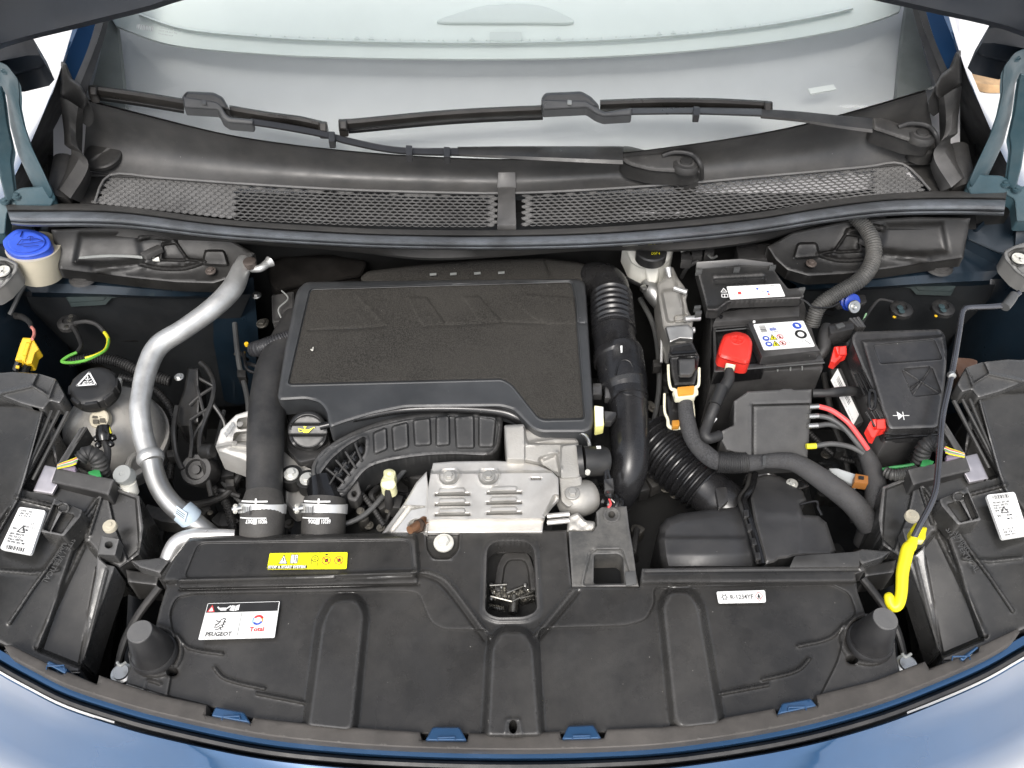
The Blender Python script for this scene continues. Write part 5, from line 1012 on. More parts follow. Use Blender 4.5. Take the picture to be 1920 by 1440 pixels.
dz_ = [(586, 902, .024), (690, 800, .050), (940, 780, .052), (930, 850, .030), (640, 930, .018)]
ff = [('in', rnd(p, 5), .006, 5) for p in pads] + [('ln', spl(DO, 3, True), .0, 3)]
ff += [('ln', rnd([(u+(760-u)*.03, v+(835-v)*.12) for u, v in DO], 6), .003, 3, True), ('ln', mouth, .005, 5, True)]
M().panel(spl(DO, 4, True), dz_, holes=[mouth], step=3, er=6, ed=.010, skirt=.05, feats=ff).build("duct_shell", mat("duct_plastic", (.020, .021, .022), .38, grain=.25, dust=.1, speck=.15, edge_glint=.7), rd)
M().plate([(u, v, .0) for u, v in [(590, 900), (640, 840), (690, 812), (692, 860), (640, 925), (604, 920)]], 0, .004).build("mouth_floor", ink, rd)
for i in range(5):
    t = i/4; c = (606+60*t, 892-58*t, .018+.020*t); d = (640+40*t, 912-54*t, .014+.020*t)
    M().tube([(c[0]+4, c[1]+6, c[2]-.006, 12), ((c[0]+d[0])/2+4, (c[1]+d[1])/2+2, c[2]-.012, 12), (d[0]-4, d[1]-2, c[2]-.022, 12)], seg=16).build("inner_coil", gls, rd)
for i in range(4):
    t = (i+.5)/4; a = (603+72*t, 886-62*t, .03+.018*t); b = (640+44*t, 912-54*t, .024+.016*t)
    M().tube([(*a, 2.6), (*b, 2.6)], seg=8).build("mouth_bar", blk2, rd)
for i in range(3):
    t = i/3; M().tube([(618+52*t, 905-58*t+3, .03, 1.8), (632+52*t, 886-58*t, .04, 1.8)], seg=6).build("mouth_bar", blk2, rd)
M().panel(rnd([(648, 912), (672, 900), (678, 925), (668, 942), (652, 938)], 5), [(650, 912, .01), (675, 905, .012), (660, 940, .0)], step=3, er=3, ed=.003, skirt=.02, holes=[[(664+4*math.cos(a), 926+5*math.sin(a)) for a in np.linspace(0, 6.28, 12, endpoint=False)]]).build("mounting_foot", blk2, rd)
M().tube([(602, 900, .012, 27), (608, 930, .008, 32), (609, 945, .005, 36)], seg=28).build("spigot", gls, rd)
M().tube([(609, 935, .008, 38), (608, 948, .004, 41), (607, 968, -.002, 41), (606, 1002, -.014, 41), (606, 1030, -.024, 41)], n=6, seg=32, smooth=False).build("lower_hose", mat("woven_rubber", (0, 0, 0)), rd)
clamp(rd, 608, 953, .006, 42); hose_text(rd, "68201", 608, 953, .006, 42, .08, .45); hose_text(rd, "006", 608, 953, .006, 42, -.5, -.17)
for i in range(5):
    for j in range(7): pass
tag(M().tube([(600, 800, .055, 7), (680, 782, .06, 7), (760, 768, .06, 8), (860, 766, .06, 9), (940, 772, .055, 11), (975, 785, .05, 12), (1010, 800, .05, 12)], seg=14).build("vent_pipe", gls), "black vent pipe running along the front edge of the engine cover", "pipe")
# dipstick
ds = thing("dipstick", "cream dipstick handle standing among the dark castings left of the heat shield", "dipstick", V(728, 900, .0))
M().panel(spl([(720, 882), (732, 879), (742, 885), (740, 898), (743, 908), (738, 917), (725, 919), (714, 912), (715, 900), (719, 892)], 4, True), [(720, 882, .045), (742, 885, .045), (725, 919, .03)], step=2, er=3, ed=.004, skirt=.02, feats=[('ln', [(718, 900), (740, 896)], .003, 3), ('ln', [(730+7*math.cos(a), 889+6*math.sin(a)) for a in np.linspace(0, 6.28, 12)], .002, 2)]).build("handle", mat("pale_yellow_plastic", (.66, .64, .38), .4), ds)
M().tube([(728, 910, .03, 8), (730, 950, -.02, 8)], seg=12).build("tube", rub, ds)
# heat shield and turbo casting
hsd = thing("heat_shield", "pressed silver heat shield with six louvres and two bolts", "heat shield", V(920, 930, -.02))
HO = [(808, 884), (812, 868), (850, 865), (930, 864), (985, 867), (1008, 872), (1035, 884), (1047, 896), (1048, 935), (1036, 948), (1022, 966), (1019, 980), (1017, 998), (798, 999), (800, 976), (802, 920)]
hf = [('in', [(790, 886), (1060, 884), (1060, 850), (790, 850)], -.016, 7), ('in', [(790, 978), (1060, 974), (1060, 1020), (790, 1020)], -.022, 9)]
for cu in (842, 916): hf += [('ln', rnd([(cu-20, 884), (cu+20, 882), (cu+20, 898), (cu+10, 909), (cu-10, 910), (cu-19, 900)], 9), .0035, 3, True), ('in', rnd([(cu-18, 880), (cu+18, 880), (cu+18, 898), (cu+10, 907), (cu-10, 908), (cu-17, 900)], 9), -.003, 4)]
slots = []
for (a, b, v0) in ((815, 882, 927), (912, 979, 924)):
    for i in range(3):
        v = v0+19*i; hf.append(('in', rnd([(a+9, v-11), (b-11, v-12), (b-9, v-4), (a+7, v-3)], 4), .005, 4)); slots.append([(a, v-1.6), (b, v-2.4), (b, v+2.4), (a, v+3.2)])
slots.append([(995, 896), (1015, 896), (1015, 899.5), (995, 899.5)])
hf += [('in', [(1040, 930), (1022, 965), (1050, 990), (1070, 930)], -.014, 10), ('fn', lambda U, W: .0005*np.sin(U*.05+W*.03)*np.sin(W*.06+U*.02))]
M().panel(HO, [(808, 870, .055), (1040, 885, .055), (1020, 990, .045), (800, 990, .045)], holes=slots, step=2.6, er=2, ed=.002, skirt=.006, feats=hf).build("shield", shl, hsd)
M().plate([(806, 880, .02), (1030, 880, .02), (1010, 995, .005), (806, 995, .005)], 0, .003).build("shield_lining", ink, hsd)
for cu in (842, 916): bolt(hsd, cu, 893, .058, 12, mat("grey_bolt", (.45, .44, .41), .5, metal=.6, dust=.3))
M().panel([(800, 884), (804, 920), (801, 999), (716, 1000), (735, 975), (760, 940), (780, 905)], [(800, 885, .045), (801, 995, .03), (720, 998, .0)], step=3, er=3, ed=.003, skirt=.01, feats=[('in', [(796, 950), (770, 955), (735, 1000), (720, 1010), (700, 1000), (752, 948)], -.012, 5), ('ln', [(762, 952), (730, 995)], .004, 3), ('in', [(781+16*math.cos(a), 988+14*math.sin(a)) for a in np.linspace(0, 6.28, 16)], -.018, 5)]).build("side_wing", shl, hsd)
ox = thing("oxygen_sensor", "copper brown exhaust sensor poking through the left wing of the silver heat shield", "sensor", V(782, 990, .03))
M().tube([(768, 994, .045, 8), (785, 984, .036, 9), (796, 976, .028, 9)], seg=14).build("stem", mat("copper_brown", (.34, .17, .09), .4, metal=.7, dust=.3), ox)
M().lathe(785, 986, .038, [(14, -4), (14, 2), (9, 3)], seg=6, ax=(-.5, -.3, .8)).build("hexagon", mat("dark_bronze", (.07, .045, .03), .45, metal=.6), ox)
tc_ = thing("turbo_housing", "rough cast aluminium turbo housing to the right of the silver shield", "turbo housing", V(1050, 900, -.04))
cz_ = lambda U, W: .062 - .00022*(W-800) + 0*U
M().panel(rnd([(945, 797), (983, 795), (985, 804), (1016, 806), (1040, 819), (1078, 820), (1084, 826), (1089, 860), (1090, 890), (1084, 896), (1050, 898), (1030, 880), (1010, 868), (985, 863), (950, 862)], 4), cz_, step=2.8, er=4, ed=.005, skirt=.05, feats=[('in', [(985, 790), (1100, 790), (1100, 832), (990, 832), (984, 815)], -.007, 6), ('in', rnd([(1052, 835), (1088, 830), (1092, 900), (1050, 900)], 6), .006, 6), ('in', rnd([(1008, 860), (1045, 848), (1050, 890), (1020, 880)], 8), -.008, 8), ('ln', [(985, 832), (1040, 824), (1085, 826)], .003, 4), ('ln', [(1020, 860), (1044, 850), (1050, 878)], .004, 4), ('in', [(940, 790), (984, 790), (984, 870), (940, 870)], .006, 4)]).build("main_casting", cast, tc_)
M().panel(rnd([(1047, 892), (1090, 890), (1092, 905), (1086, 925), (1078, 945), (1066, 952), (1052, 940)], 6), [(1047, 892, .042), (1092, 905, .040), (1066, 950, .03)], step=2.8, er=3, ed=.003, skirt=.04).build("flange", cast, tc_)
bolt(tc_, 1073, 925, .042, 14, mat("grey_bolt", (0, 0, 0)))
M().tube([(1060, 945, .0, 26), (1078, 938, .012, 33), (1098, 932, .012, 33), (1106, 930, .010, 30)], seg=28).build("snout", cast, tc_)
M().panel(rnd([(1066, 968), (1084, 960), (1098, 976), (1116, 978), (1117, 990), (1110, 998), (1062, 998)], 4), [(1066, 968, .03), (1116, 980, .028), (1062, 998, .02)], step=3, er=4, ed=.006, skirt=.04, feats=[('fn', lambda U, W: .0012*np.sin(U*.2)*np.sin(W*.25))]).build("lower_casting", cast, tc_)
for dv in (968, 980): M().tube([(1026, dv, .025, 5), (1068, dv-4, .028, 5)], seg=10).build("stay", shl, tc_)
M().tube([(1062, 808, .06, 3.5), (1090, 812, .06, 4), (1102, 824, .05, 4), (1106, 840, .04, 4)], seg=10).build("steel_pipe", steel, tc_)
ac_ = thing("actuator", "black cylindrical actuator plugged on the right of the cast turbo housing", "actuator", V(1110, 865, .0))
M().tube([(1084, 866, .045, 31), (1094, 865, .046, 31)], seg=30).tube([(1094, 865, .046, 29), (1132, 864, .044, 28), (1137, 864, .043, 25)], n=5, seg=30, smooth=False).build("can", mat("actuator_black", (.020, .020, .020), .42, dust=.15), ac_)
M().lathe(1102, 885, .065, [(5, -4), (5, 2), (.2, 2.4)], seg=12).build("white_stud", whp, ac_); M().plate([(1118, 836), (1126, 836), (1127, 840), (1119, 840)], .078, .002).build("white_spot", white, ac_)
sp = thing("sensor_plug", "small black sensor plug with a red lead above the radiator bracket", "plug", V(1140, 920, .0))
for pts, m_ in (([(1136, 872, .05, 5), (1138, 890, .045, 6), (1140, 905, .04, 9), (1142, 925, .035, 9), (1144, 935, .03, 5)], gls), ([(1142, 935, .032, 2), (1145, 945, .035, 2.2), (1140, 952, .034, 2)], pink), ([(1146, 936, .032, 1.2), (1152, 942, .035, 1.2)], whp)): M().tube(pts, seg=10).build("plug" if m_ is gls else "lead", m_, sp)
M().plate(rnd([(1132, 898), (1150, 896), (1152, 918), (1134, 920)], 2), .05, .012).build("plug_shell", gls, sp, bevel=.0015)
tag(M().tube([(1105, 930, .0, 22), (1125, 938, .0, 24), (1150, 950, -.02, 24)], rib=(9, .12), seg=20).build("bellows", gls), "short black bellows between the cast snout and the bracket", "bellows")
# ---------------------------------------------------------------- intake pipe, snorkel hose, air box
ip = thing("intake_pipe", "big glossy black intake pipe bending down the right side of the engine cover", "intake pipe", V(1170, 720, -.02))
gp = mat("intake_gloss", (.012, .012, .013), .26, dust=.06, speck=.2, rvar=.06)
M().tube([(1090, 540, .02, 36), (1112, 528, .045, 37), (1138, 536, .058, 38), (1148, 562, .062, 37)], n=8, seg=32).build("elbow", gp, ip)
M().tube([(1146, 556, .062, 38), (1148, 585, .062, 39), (1151, 625, .060, 40)], rib=(9.5, .05), seg=32).build("bellows", gp, ip)
M().tube([(1150, 618, .060, 41), (1152, 640, .058, 40), (1156, 660, .056, 43), (1158, 664, .056, 47), (1160, 674, .055, 48), (1162, 676, .055, 45), (1166, 705, .050, 46), (1168, 722, .047, 47), (1172, 727, .045, 43), (1176, 745, .042, 38)], n=4, seg=36, smooth=False).build("collar", gp, ip)
M().tube([(1174, 738, .044, 40), (1176, 752, .042, 40), (1177, 754, .042, 37), (1180, 800, .034, 36), (1181, 850, .022, 36), (1176, 890, .004, 35), (1160, 925, -.03, 34), (1140, 950, -.07, 34)], n=8, seg=36).build("lower_pipe", gp, ip)
M().tube([(1135, 556, .086, 2.5), (1132, 564, .084, 2.5), (1140, 570, .084, 2.5), (1150, 568, .085, 2.5), (1152, 559, .087, 2.5)], seg=8).build("moulded_clip", gls, ip)
M().tube([(1154, 702, .084, 2), (1160, 682, .088, 2), (1170, 675, .09, 2), (1182, 680, .088, 2), (1188, 698, .082, 2)], seg=8).build("arch_rib", gls, ip)
M().plate([(1163, 648), (1167, 648), (1167, 660), (1164, 660)], .096, .002).build("white_mark", white, ip)
for (u, v, s_) in ((1120, 729, 9), (1140, 735, 6)): M().plate(rnd([(u-s_, v-11), (u+s_, v-11), (u+s_, v+11), (u-s_, v+11)], 2), .06, .014).build("side_lug", gls, ip, bevel=.0015)
ss = thing("pressure_sensor", "yellow edged white sensor label between the engine cover and the intake pipe", "sensor", V(1122, 780, .04))
M().plate(rnd([(1114, 760), (1130, 762), (1133, 798), (1116, 802)], 3), .074, .02).build("body", mat("lemon_plastic", (.75, .70, .25), .4), ss, bevel=.0015)
st = Sticker("sensor_label", ss, [(1131, 764, .0745), (1131, 798, .0745), (1117, 800, .0745), (1115, 762, .0745)], white, r=.05); st.text(mk, "S 90 12 38", .2, .6, .2, w=st.W*.8); st.text(mk, "0034 71", .2, .9, .18, w=st.W*.6); st.done()
M().plate(rnd([(1132, 770), (1155, 772), (1156, 778), (1146, 790), (1134, 790)], 2), .07, .014).build("plug", gls, ss, bevel=.0015)
sn = thing("snorkel_hose", "fat glossy ribbed hose running from the intake pipe to the air box", "hose", V(1290, 890, -.12))
M().tube([(1215, 822, -.050, 50), (1250, 852, -.048, 50), (1290, 888, -.050, 49), (1322, 916, -.054, 48)], rib=(12.5, .085), seg=40).build("bellows", gp, sn)
M().tube([(1318, 912, -.052, 43), (1338, 930, -.056, 43), (1340, 932, -.056, 46), (1352, 942, -.06, 46), (1370, 960, -.065, 46)], n=3, seg=36, smooth=False).build("cuff", gp, sn)
M().plate(rnd([(1342, 915), (1362, 912), (1366, 938), (1348, 952)], 3), -.01, .012).build("cuff_clip", gls, sn, bevel=.0015)
ab = thing("air_box", "smooth dark grey air filter box in two halves in front of the battery", "air box", V(1400, 990, -.1))
abm = mat("airbox_plastic", (.036, .036, .037), .42, grain=.3, dust=.08, speck=.15, edge_glint=.5)
M().panel([(1232, 1010), (1236, 988), (1250, 972), (1275, 963), (1330, 955), (1392, 944), (1402, 965), (1412, 1000), (1422, 1040), (1426, 1075), (1242, 1075), (1236, 1045)], lambda U, W: -.012 - .0004*np.maximum(0, W-1040) - .016*sm((985-W)/50) - .000002*(U-1330)**2 + .008, step=4, er=14, ed=.03, skirt=.12, feats=[('in', [(1230, 1008), (1400, 1008), (1430, 1100), (1230, 1100)], .006, 14)]).build("left_half", abm, ab)
M().panel([(1406, 935), (1417, 895), (1440, 889), (1462, 893), (1486, 906), (1506, 922), (1512, 938), (1500, 946), (1506, 965), (1534, 967), (1550, 980), (1560, 1010), (1567, 1032), (1558, 1042), (1490, 1044), (1478, 1048), (1460, 1050), (1452, 1056), (1434, 1060), (1424, 1020), (1412, 975)], lambda U, W: -.004 - .024*sm((965-W)/70) - .0003*np.maximum(0, U-1500), step=4, er=6, ed=.010, skirt=.12, feats=[('ln', [(1440, 963), (1540, 968)], .0015, 10)]).build("right_half", abm, ab)
M().tube([(1416, 888, -.02, 6), (1410, 914, -.014, 6), (1396, 934, -.010, 6), (1398, 950, -.004, 6), (1410, 985, .004, 6), (1420, 1020, .004, 6), (1430, 1058, .002, 6)], seg=10).build("seam_flange", gls, ab)
M().tube([(1406, 890, -.02, 4), (1400, 914, -.016, 4), (1387, 934, -.014, 4), (1390, 952, -.004, 4), (1402, 985, .0, 4), (1412, 1020, .0, 4), (1422, 1058, -.004, 4)], seg=10).build("seam_flange", blk, ab)
for (u, v) in ((1399, 962), (1406, 988), (1414, 1015), (1421, 1042)): M().plate(rnd([(u-5, v-6), (u+4, v-7), (u+6, v+6), (u-3, v+7)], 2), .008, .008).build("seam_clip", gls, ab, bevel=.001)
M().tube([(1500, 946, .0, 2.4), (1530, 940, .0, 2.4), (1534, 952, -.002, 2.4), (1541, 966, -.004, 2.4)], seg=8).build("side_loop", gls, ab)
M().panel(rnd([(1395, 890), (1420, 880), (1450, 884), (1470, 905), (1500, 895), (1520, 912), (1498, 920), (1466, 912), (1440, 890), (1410, 898)], 6), -.035, step=3, er=4, ed=.005, skirt=.03).build("support_arm", gls, ab); bolt(ab, 1485, 907, -.028, 11, zinc)
tag(M().plate(rnd([(1490, 1043), (1610, 1034), (1612, 1062), (1480, 1064)], 3), .022, .02).build("cover_ledge", blk, bevel=.002), "low black ledge above the slam cover beside the air box", "ledge")
# ---------------------------------------------------------------- battery
bt = thing("battery", "black car battery with a white warning label and a red terminal cover", "battery", V(1430, 650, -.12))
M().plate([(1330, 560, .058), (1505, 552, .058), (1545, 690, .052), (1336, 704, .052)], 0, .19).build("case", gls, bt, bevel=.004)
M().panel(rnd([(1336, 612), (1410, 606), (1432, 672), (1436, 688), (1338, 698)], 3), .070, step=3, er=3, ed=.003, skirt=.03, feats=[('in', rnd([(1343, 618), (1406, 613), (1424, 680), (1346, 686)], 4), -.010, 4)]).build("terminal_shelf", gls, bt)
M().plate(rnd([(1402, 604), (1500, 594), (1538, 657), (1429, 669)], 2), .088, .024).build("lid", gls, bt, bevel=.002)
M().plate([(1429, 671), (1538, 660), (1546, 676), (1434, 687)], .066, .012).build("lid_step", gls, bt, bevel=.002)
M().plate([(1345, 585, .08), (1395, 578, .082), (1500, 570, .082), (1500, 592, .082), (1338, 604, .08)], 0, .03).build("lid", gls, bt, bevel=.003)
for u in (1394, 1416, 1458, 1482, 1504): M().tube([(u, 692-(u-1394)*.05, .058, 1.6), (u, 699-(u-1394)*.05, .05, 1.6)], seg=6).build("moulded_notch", grey, bt)
for a, b in (((1342, 621), (1408, 615)), ((1340, 697), (1434, 689)), ((1432, 689), (1546, 680))): M().tube([(*a, .071, 1.4), (*b, .071, 1.4)], seg=6).build("edge_line", grw, bt)
M().lathe(1352, 594, .083, [(3.5, -2), (3.5, 2), (.2, 2.5)], seg=10).build("vent_plug", gls, bt); M().lathe(1414, 603, .09, [(2.5, -2), (2.5, 1), (.2, 1.5)], seg=10).build("white_pip", white, bt)
st = Sticker("battery_label", bt, [(1412, 609, .0885), (1506, 602, .0885), (1528, 650, .0885), (1432, 657, .0885)], white, label="white warning label with barcode and round pictograms", r=.05)
W = st.W; x = lambda a: a*W
st.bars(ink, x(.09), .08, x(.21), .36, 10, 9, vertical=True); st.text(inkb, "exide", x(.27), .30, .14, w=x(.13), bold=.03)
st.text(ink, "12V 70Ah 760A (EN)", x(.24), .38, .04, w=x(.18)); st.text(mk, "N.3 P091 VPN ND 81.0 LT", x(.45), .85, .07, w=x(.20))
for i, (cx, cy) in enumerate(((.13, .58), (.14, .80))): st.disc(inkb, x(cx), cy, .10, 16); st.poly(white, [(x(cx)-.05, cy+.03), (x(cx)+.05, cy+.03), (x(cx)+.05, cy-.03), (x(cx)-.03, cy-.05)], 2)
for i, (cx, cy) in enumerate(((.27, .56), (.27, .80))): st.poly(inky, [(x(cx)-.10, cy+.09), (x(cx)+.10, cy+.09), (x(cx), cy-.10)]); st.line(ink, [(x(cx)-.10, cy+.09), (x(cx)+.10, cy+.09), (x(cx), cy-.10)], .02, True); st.rect(ink, x(cx)-.02, cy-.02, x(cx)+.02, cy+.06, 3)
for i, (cx, cy) in enumerate(((.41, .56), (.41, .80))): st.ring(inkr, x(cx), cy, .095, .02); st.line(inkr, [(x(cx)-.06, cy-.06), (x(cx)+.06, cy+.06)], .02); st.rect(ink, x(cx)-.03, cy-.05, x(cx)+.02, cy+.05, 1)
st.rect(mk, x(.46), .03, x(.465), .97, 2); st.rect(mk, x(.70), .03, x(.705), .97, 2); st.rect(mk, x(.05), .44, x(.46), .45, 2)
st.disc(inkb, x(.83), .18, .13, 20); st.poly(white, [(x(.80), .12), (x(.86), .14), (x(.87), .24), (x(.81), .22)], 2); st.ring(ink, x(.83), .52, .17, .075, 26); st.line(ink, [(x(.86), .76), (x(.93), .92)], .02); st.line(mk, [(x(.76), .9), (x(.80), .76), (x(.84), .9)], .02)
for i in range(4): st.text(mk, ("KN PbCa", "VARIO UN 2794", "IEC 60095", "L3 EFB 90")[i], x(.50), .2+.14*i, .055, w=x(.16))
st.done({"black_print": "lettering", "blue_print": "safety_disc", "yellow_print": "hazard_triangle", "red_print": "prohibition_ring", "grey_print": "lettering", "white_print": "pictogram"})
rc = thing("terminal_cover", "bright red battery terminal cover with a moulded plus sign", "terminal cover", V(1378, 652, .08))
RCO = rnd([(1358, 627), (1382, 621), (1402, 627), (1411, 640), (1410, 660), (1405, 683), (1392, 684), (1345, 670), (1346, 655), (1352, 638)], 9)
M().panel(RCO, [(1380, 622, .104), (1410, 650, .102), (1345, 668, .100), (1400, 683, .098)], step=2.5, er=7, ed=.010, skirt=.022, feats=[('ln', [(1383+12*math.cos(a), 636+9*math.sin(a)) for a in np.linspace(0, 6.28, 20)], .0015, 1.8), ('ln', [(1377, 635), (1389, 638)], .0018, 1.6), ('ln', [(1384, 631), (1382, 642)], .0018, 1.6), ('ln', [(1347, 666), (1404, 680)], -.003, 3)]).build("cover", red, rc)
bc = thing("battery_cable", "thick black taped battery cable with a metal lug hanging from the red cover", "cable", V(1350, 760, .0))
M().plate([(1361, 680, .094), (1380, 684, .094), (1376, 698, .084), (1358, 694, .084)], 0, .006).build("cable_lug", mat("tinned_copper", (.45, .42, .30), .4, metal=.8), bc, bevel=.001)
M().tube([(1367, 692, .084, 8), (1366, 712, .078, 11), (1352, 735, .07, 11), (1340, 762, .062, 11), (1329, 790, .05, 10), (1322, 812, .045, 10), (1330, 822, .042, 10), (1350, 816, .04, 10)], n=10, seg=18).build("sleeve", rub, bc)
M().tube([(1354, 725, .075, 12.6), (1343, 752, .066, 13), (1340, 760, .064, 12.6)], seg=18).build("tape_wrap", ink, bc)
M().panel([(1325, 808), (1345, 785), (1338, 778), (1328, 795)], .05, step=3, er=1, ed=.001, skirt=.002).build("paper_flag", white, bc)
hb = thing("battery_clamp_plate", "black plate over the rear of the battery carrying a white wiring sticker", "clamp plate", V(1410, 540, .1))
HP = [(1306, 506), (1310, 500), (1388, 494), (1448, 500), (1462, 522), (1478, 542), (1498, 540), (1508, 556), (1502, 560), (1372, 565), (1358, 572), (1345, 584), (1326, 584), (1318, 550)]
M().panel(rnd(HP, 4), [(1306, 506, .118), (1450, 500, .118), (1505, 558, .108), (1330, 582, .104)], step=3, er=3, ed=.003, skirt=.016, feats=[('ln', [(1340, 519), (1430, 514)], .004, 4), ('in', [(1338, 524), (1432, 520), (1436, 530), (1340, 534)], -.003, 4), ('ln', [(1328, 580), (1344, 580), (1364, 565), (1500, 558)], .005, 3)]).build("plate", mat("clamp_black", (.022, .022, .022), .32, dust=.12, speck=.3, grain=.15, edge_glint=.8), hb)
M().plate(rnd([(1306, 491, .128), (1390, 485, .13), (1450, 493, .126), (1450, 499, .122), (1388, 497, .122), (1306, 505, .118)], 2), 0, .014).build("rear_ridge", mat("clamp_black", (0, 0, 0)), hb, bevel=.002)
for (u, v) in ((1311, 506), (1382, 503), (1449, 499), (1504, 541), (1308, 575), (1310, 585)): M().plate(rnd([(u-6, v-2), (u+6, v-3), (u+6, v+2), (u-6, v+3)], 1), .124 if v < 520 else .11, .01).build("moulded_pip", grw, hb, bevel=.0008)
M().tube([(1500, 560, .108, 2.2), (1512, 566, .105, 2.2), (1526, 576, .10, 2.2), (1556, 576, .095, 2.2), (1574, 568, .095, 2.2)], seg=8).build("retaining_wire", gls, hb)
M().plate(rnd([(1380, 458, .10), (1445, 456, .10), (1450, 486, .10), (1385, 484, .10)], 3), 0, .05).build("tray_back", gls, hb, bevel=.003)
st = Sticker("wiring_sticker", hb, [(1362, 538, .1175), (1462, 533, .1165), (1472, 556, .1135), (1369, 562, .1130)], white, label="white jump start diagram sticker", r=.06)
W = st.W; st.line(inkr, [(.10*W, .62), (.10*W, .70)], .03); st.rect(inkr, .17*W, .46, .23*W, .66, 2); st.line(mk, [(.17*W, .3), (.40*W, .3), (.40*W, .7), (.17*W, .7)], .02, True); st.disc(inkb, .55*W, .3, .08, 10); st.line(ink, [(.58*W, .45), (.66*W, .62)], .03); st.line(mk, [(.42*W, .5), (.52*W, .35), (.6*W, .7)], .02)
st.rect(inkb, .70*W, .52, .735*W, .64, 2); st.rect(inkr, .70*W, .72, .735*W, .84, 2); st.ring(mk, .86*W, .6, .28, .03, 16); st.line(mk, [(.8*W, .6), (.92*W, .6)], .05); st.line(ink, [(.78*W, .16), (.84*W, .1), (.92*W, .2)], .03); st.line(inkr, [(.22*W, .8), (.32*W, .78), (.42*W, .8)], .02); st.done({"red_print": "terminal_mark", "grey_print": "diagram_line", "blue_print": "terminal_mark", "black_print": "diagram_line"})
st = Sticker("warning_print", hb, [(1350, 541, .117), (1364, 541, .117), (1366, 560, .1135), (1352, 560, .1135)], None, lift=.0015)
W = st.W; st.line(white, [(.05*W, .42), (.45*W, .04), (.85*W, .42)], .06, True); st.line(white, [(.1*W, .62), (.9*W, .62), (.9*W, .92), (.1*W, .92)], .06, True); st.rect(white, .45*W, .62, .55*W, .92); st.rect(white, .42*W, .2, .48*W, .34); st.done()
# earth side of the battery: alloy bracket, black connector
eb2 = thing("alloy_bracket", "rough cast alloy bracket with bolts on the left flank of the battery", "bracket", V(1275, 590, .0))
M().panel(rnd([(1250, 503), (1262, 500), (1270, 520), (1284, 538), (1290, 552), (1286, 560), (1290, 582), (1300, 600), (1297, 622), (1300, 638), (1282, 644), (1254, 645), (1242, 612), (1234, 560), (1232, 532), (1246, 522)], 4), [(1250, 503, .085), (1290, 552, .08), (1254, 645, .05), (1236, 560, .06)], step=2.8, er=4, ed=.005, skirt=.05, feats=[('in', rnd([(1240, 545), (1275, 542), (1284, 600), (1252, 605)], 8), .006, 8), ('in', rnd([(1265, 592), (1290, 590), (1290, 604), (1264, 604)], 5), -.006, 4), ('ln', [(1262, 515), (1280, 575)], .003, 3)]).build("casting", cast, eb2)
for p in ([(1264, 540, .09, 5), (1288, 548, .09, 5.5)], [(1284, 598, .082, 5), (1312, 596, .08, 6)], [(1252, 502, .095, 7), (1256, 520, .085, 4)], [(1285, 620, .07, 6), (1302, 619, .07, 6)]): M().tube(p, seg=14).build("stud", alu, eb2)
M().panel([(1248, 612), (1290, 608), (1300, 618), (1299, 636), (1275, 634), (1256, 642)], [(1248, 612, .075), (1299, 625, .078), (1256, 642, .068)], step=3, er=2, ed=.002, skirt=.006).build("flap", mat("dull_aluminium", (0, 0, 0)), eb2)
for pts in ([(1230, 560, .04, 3), (1240, 600, .03, 3), (1240, 680, .0, 3)],): M().tube(pts, seg=8).build("stay", alu, eb2)
cn = thing("engine_connector", "tall black connector in a cream lever frame with an orange lock left of the battery", "connector", V(1284, 690, .02))
M().panel(rnd([(1256, 648), (1298, 640), (1308, 662), (1312, 668), (1308, 700), (1303, 722), (1264, 724), (1258, 700), (1255, 670)], 4), [(1256, 648, .085), (1310, 668, .085), (1264, 722, .066)], step=3, er=4, ed=.005, skirt=.04, feats=[('ln', [(1256, 668), (1310, 664)], .004, 3), ('in', rnd([(1271, 672), (1304, 671), (1304, 692), (1298, 704), (1272, 704)], 4), .004, 4)]).build("body", gls, cn)
M().panel(rnd([(1273, 674), (1303, 673), (1303, 691), (1297, 703), (1274, 703)], 4), .089, step=3, er=3, ed=.003, skirt=.006).build("front_pad", mat("pad_grey", (.07, .07, .07), .5, dust=.2), cn)
M().tube([(1253, 684, .075, 2.6), (1254, 710, .07, 2.8), (1258, 728, .066, 3), (1266, 732, .064, 4), (1268, 742, .06, 5), (1302, 740, .06, 5), (1304, 728, .064, 4), (1310, 720, .068, 3), (1311, 690, .075, 2.6)], n=5, seg=10).build("lever", mat("cream_lever", (.75, .72, .55), .4), cn)
M().plate(rnd([(1262, 730), (1308, 727), (1304, 744), (1267, 746)], 3), .068, .012).build("lever_bridge", mat("cream_lever", (0, 0, 0)), cn, bevel=.001)
M().plate(rnd([(1270, 726), (1302, 723), (1301, 737), (1272, 740)], 2), .073, .012).build("lock", orange, cn, bevel=.001)
cn2 = thing("engine_connector", "lower half hidden connector whose cream frame holds a small orange lock", "connector", V(1265, 780, -.02))
M().tube([(1246, 738, .05, 2.4), (1246, 770, .04, 2.6), (1252, 786, .034, 3), (1255, 800, .03, 4), (1274, 802, .03, 4), (1300, 790, .03, 2.5), (1298, 745, .04, 2)], n=4, seg=10).build("lever", mat("cream_lever", (0, 0, 0)), cn2)
M().plate(rnd([(1260, 788), (1274, 787), (1274, 798), (1261, 799)], 1.5), .042, .01).build("lock", mat("amber_lock", (.5, .22, .03), .4), cn2, bevel=.001)
M().plate(rnd([(1250, 742), (1296, 740), (1290, 790), (1256, 792)], 3), .02, .04).build("body", gls, cn2, bevel=.003)
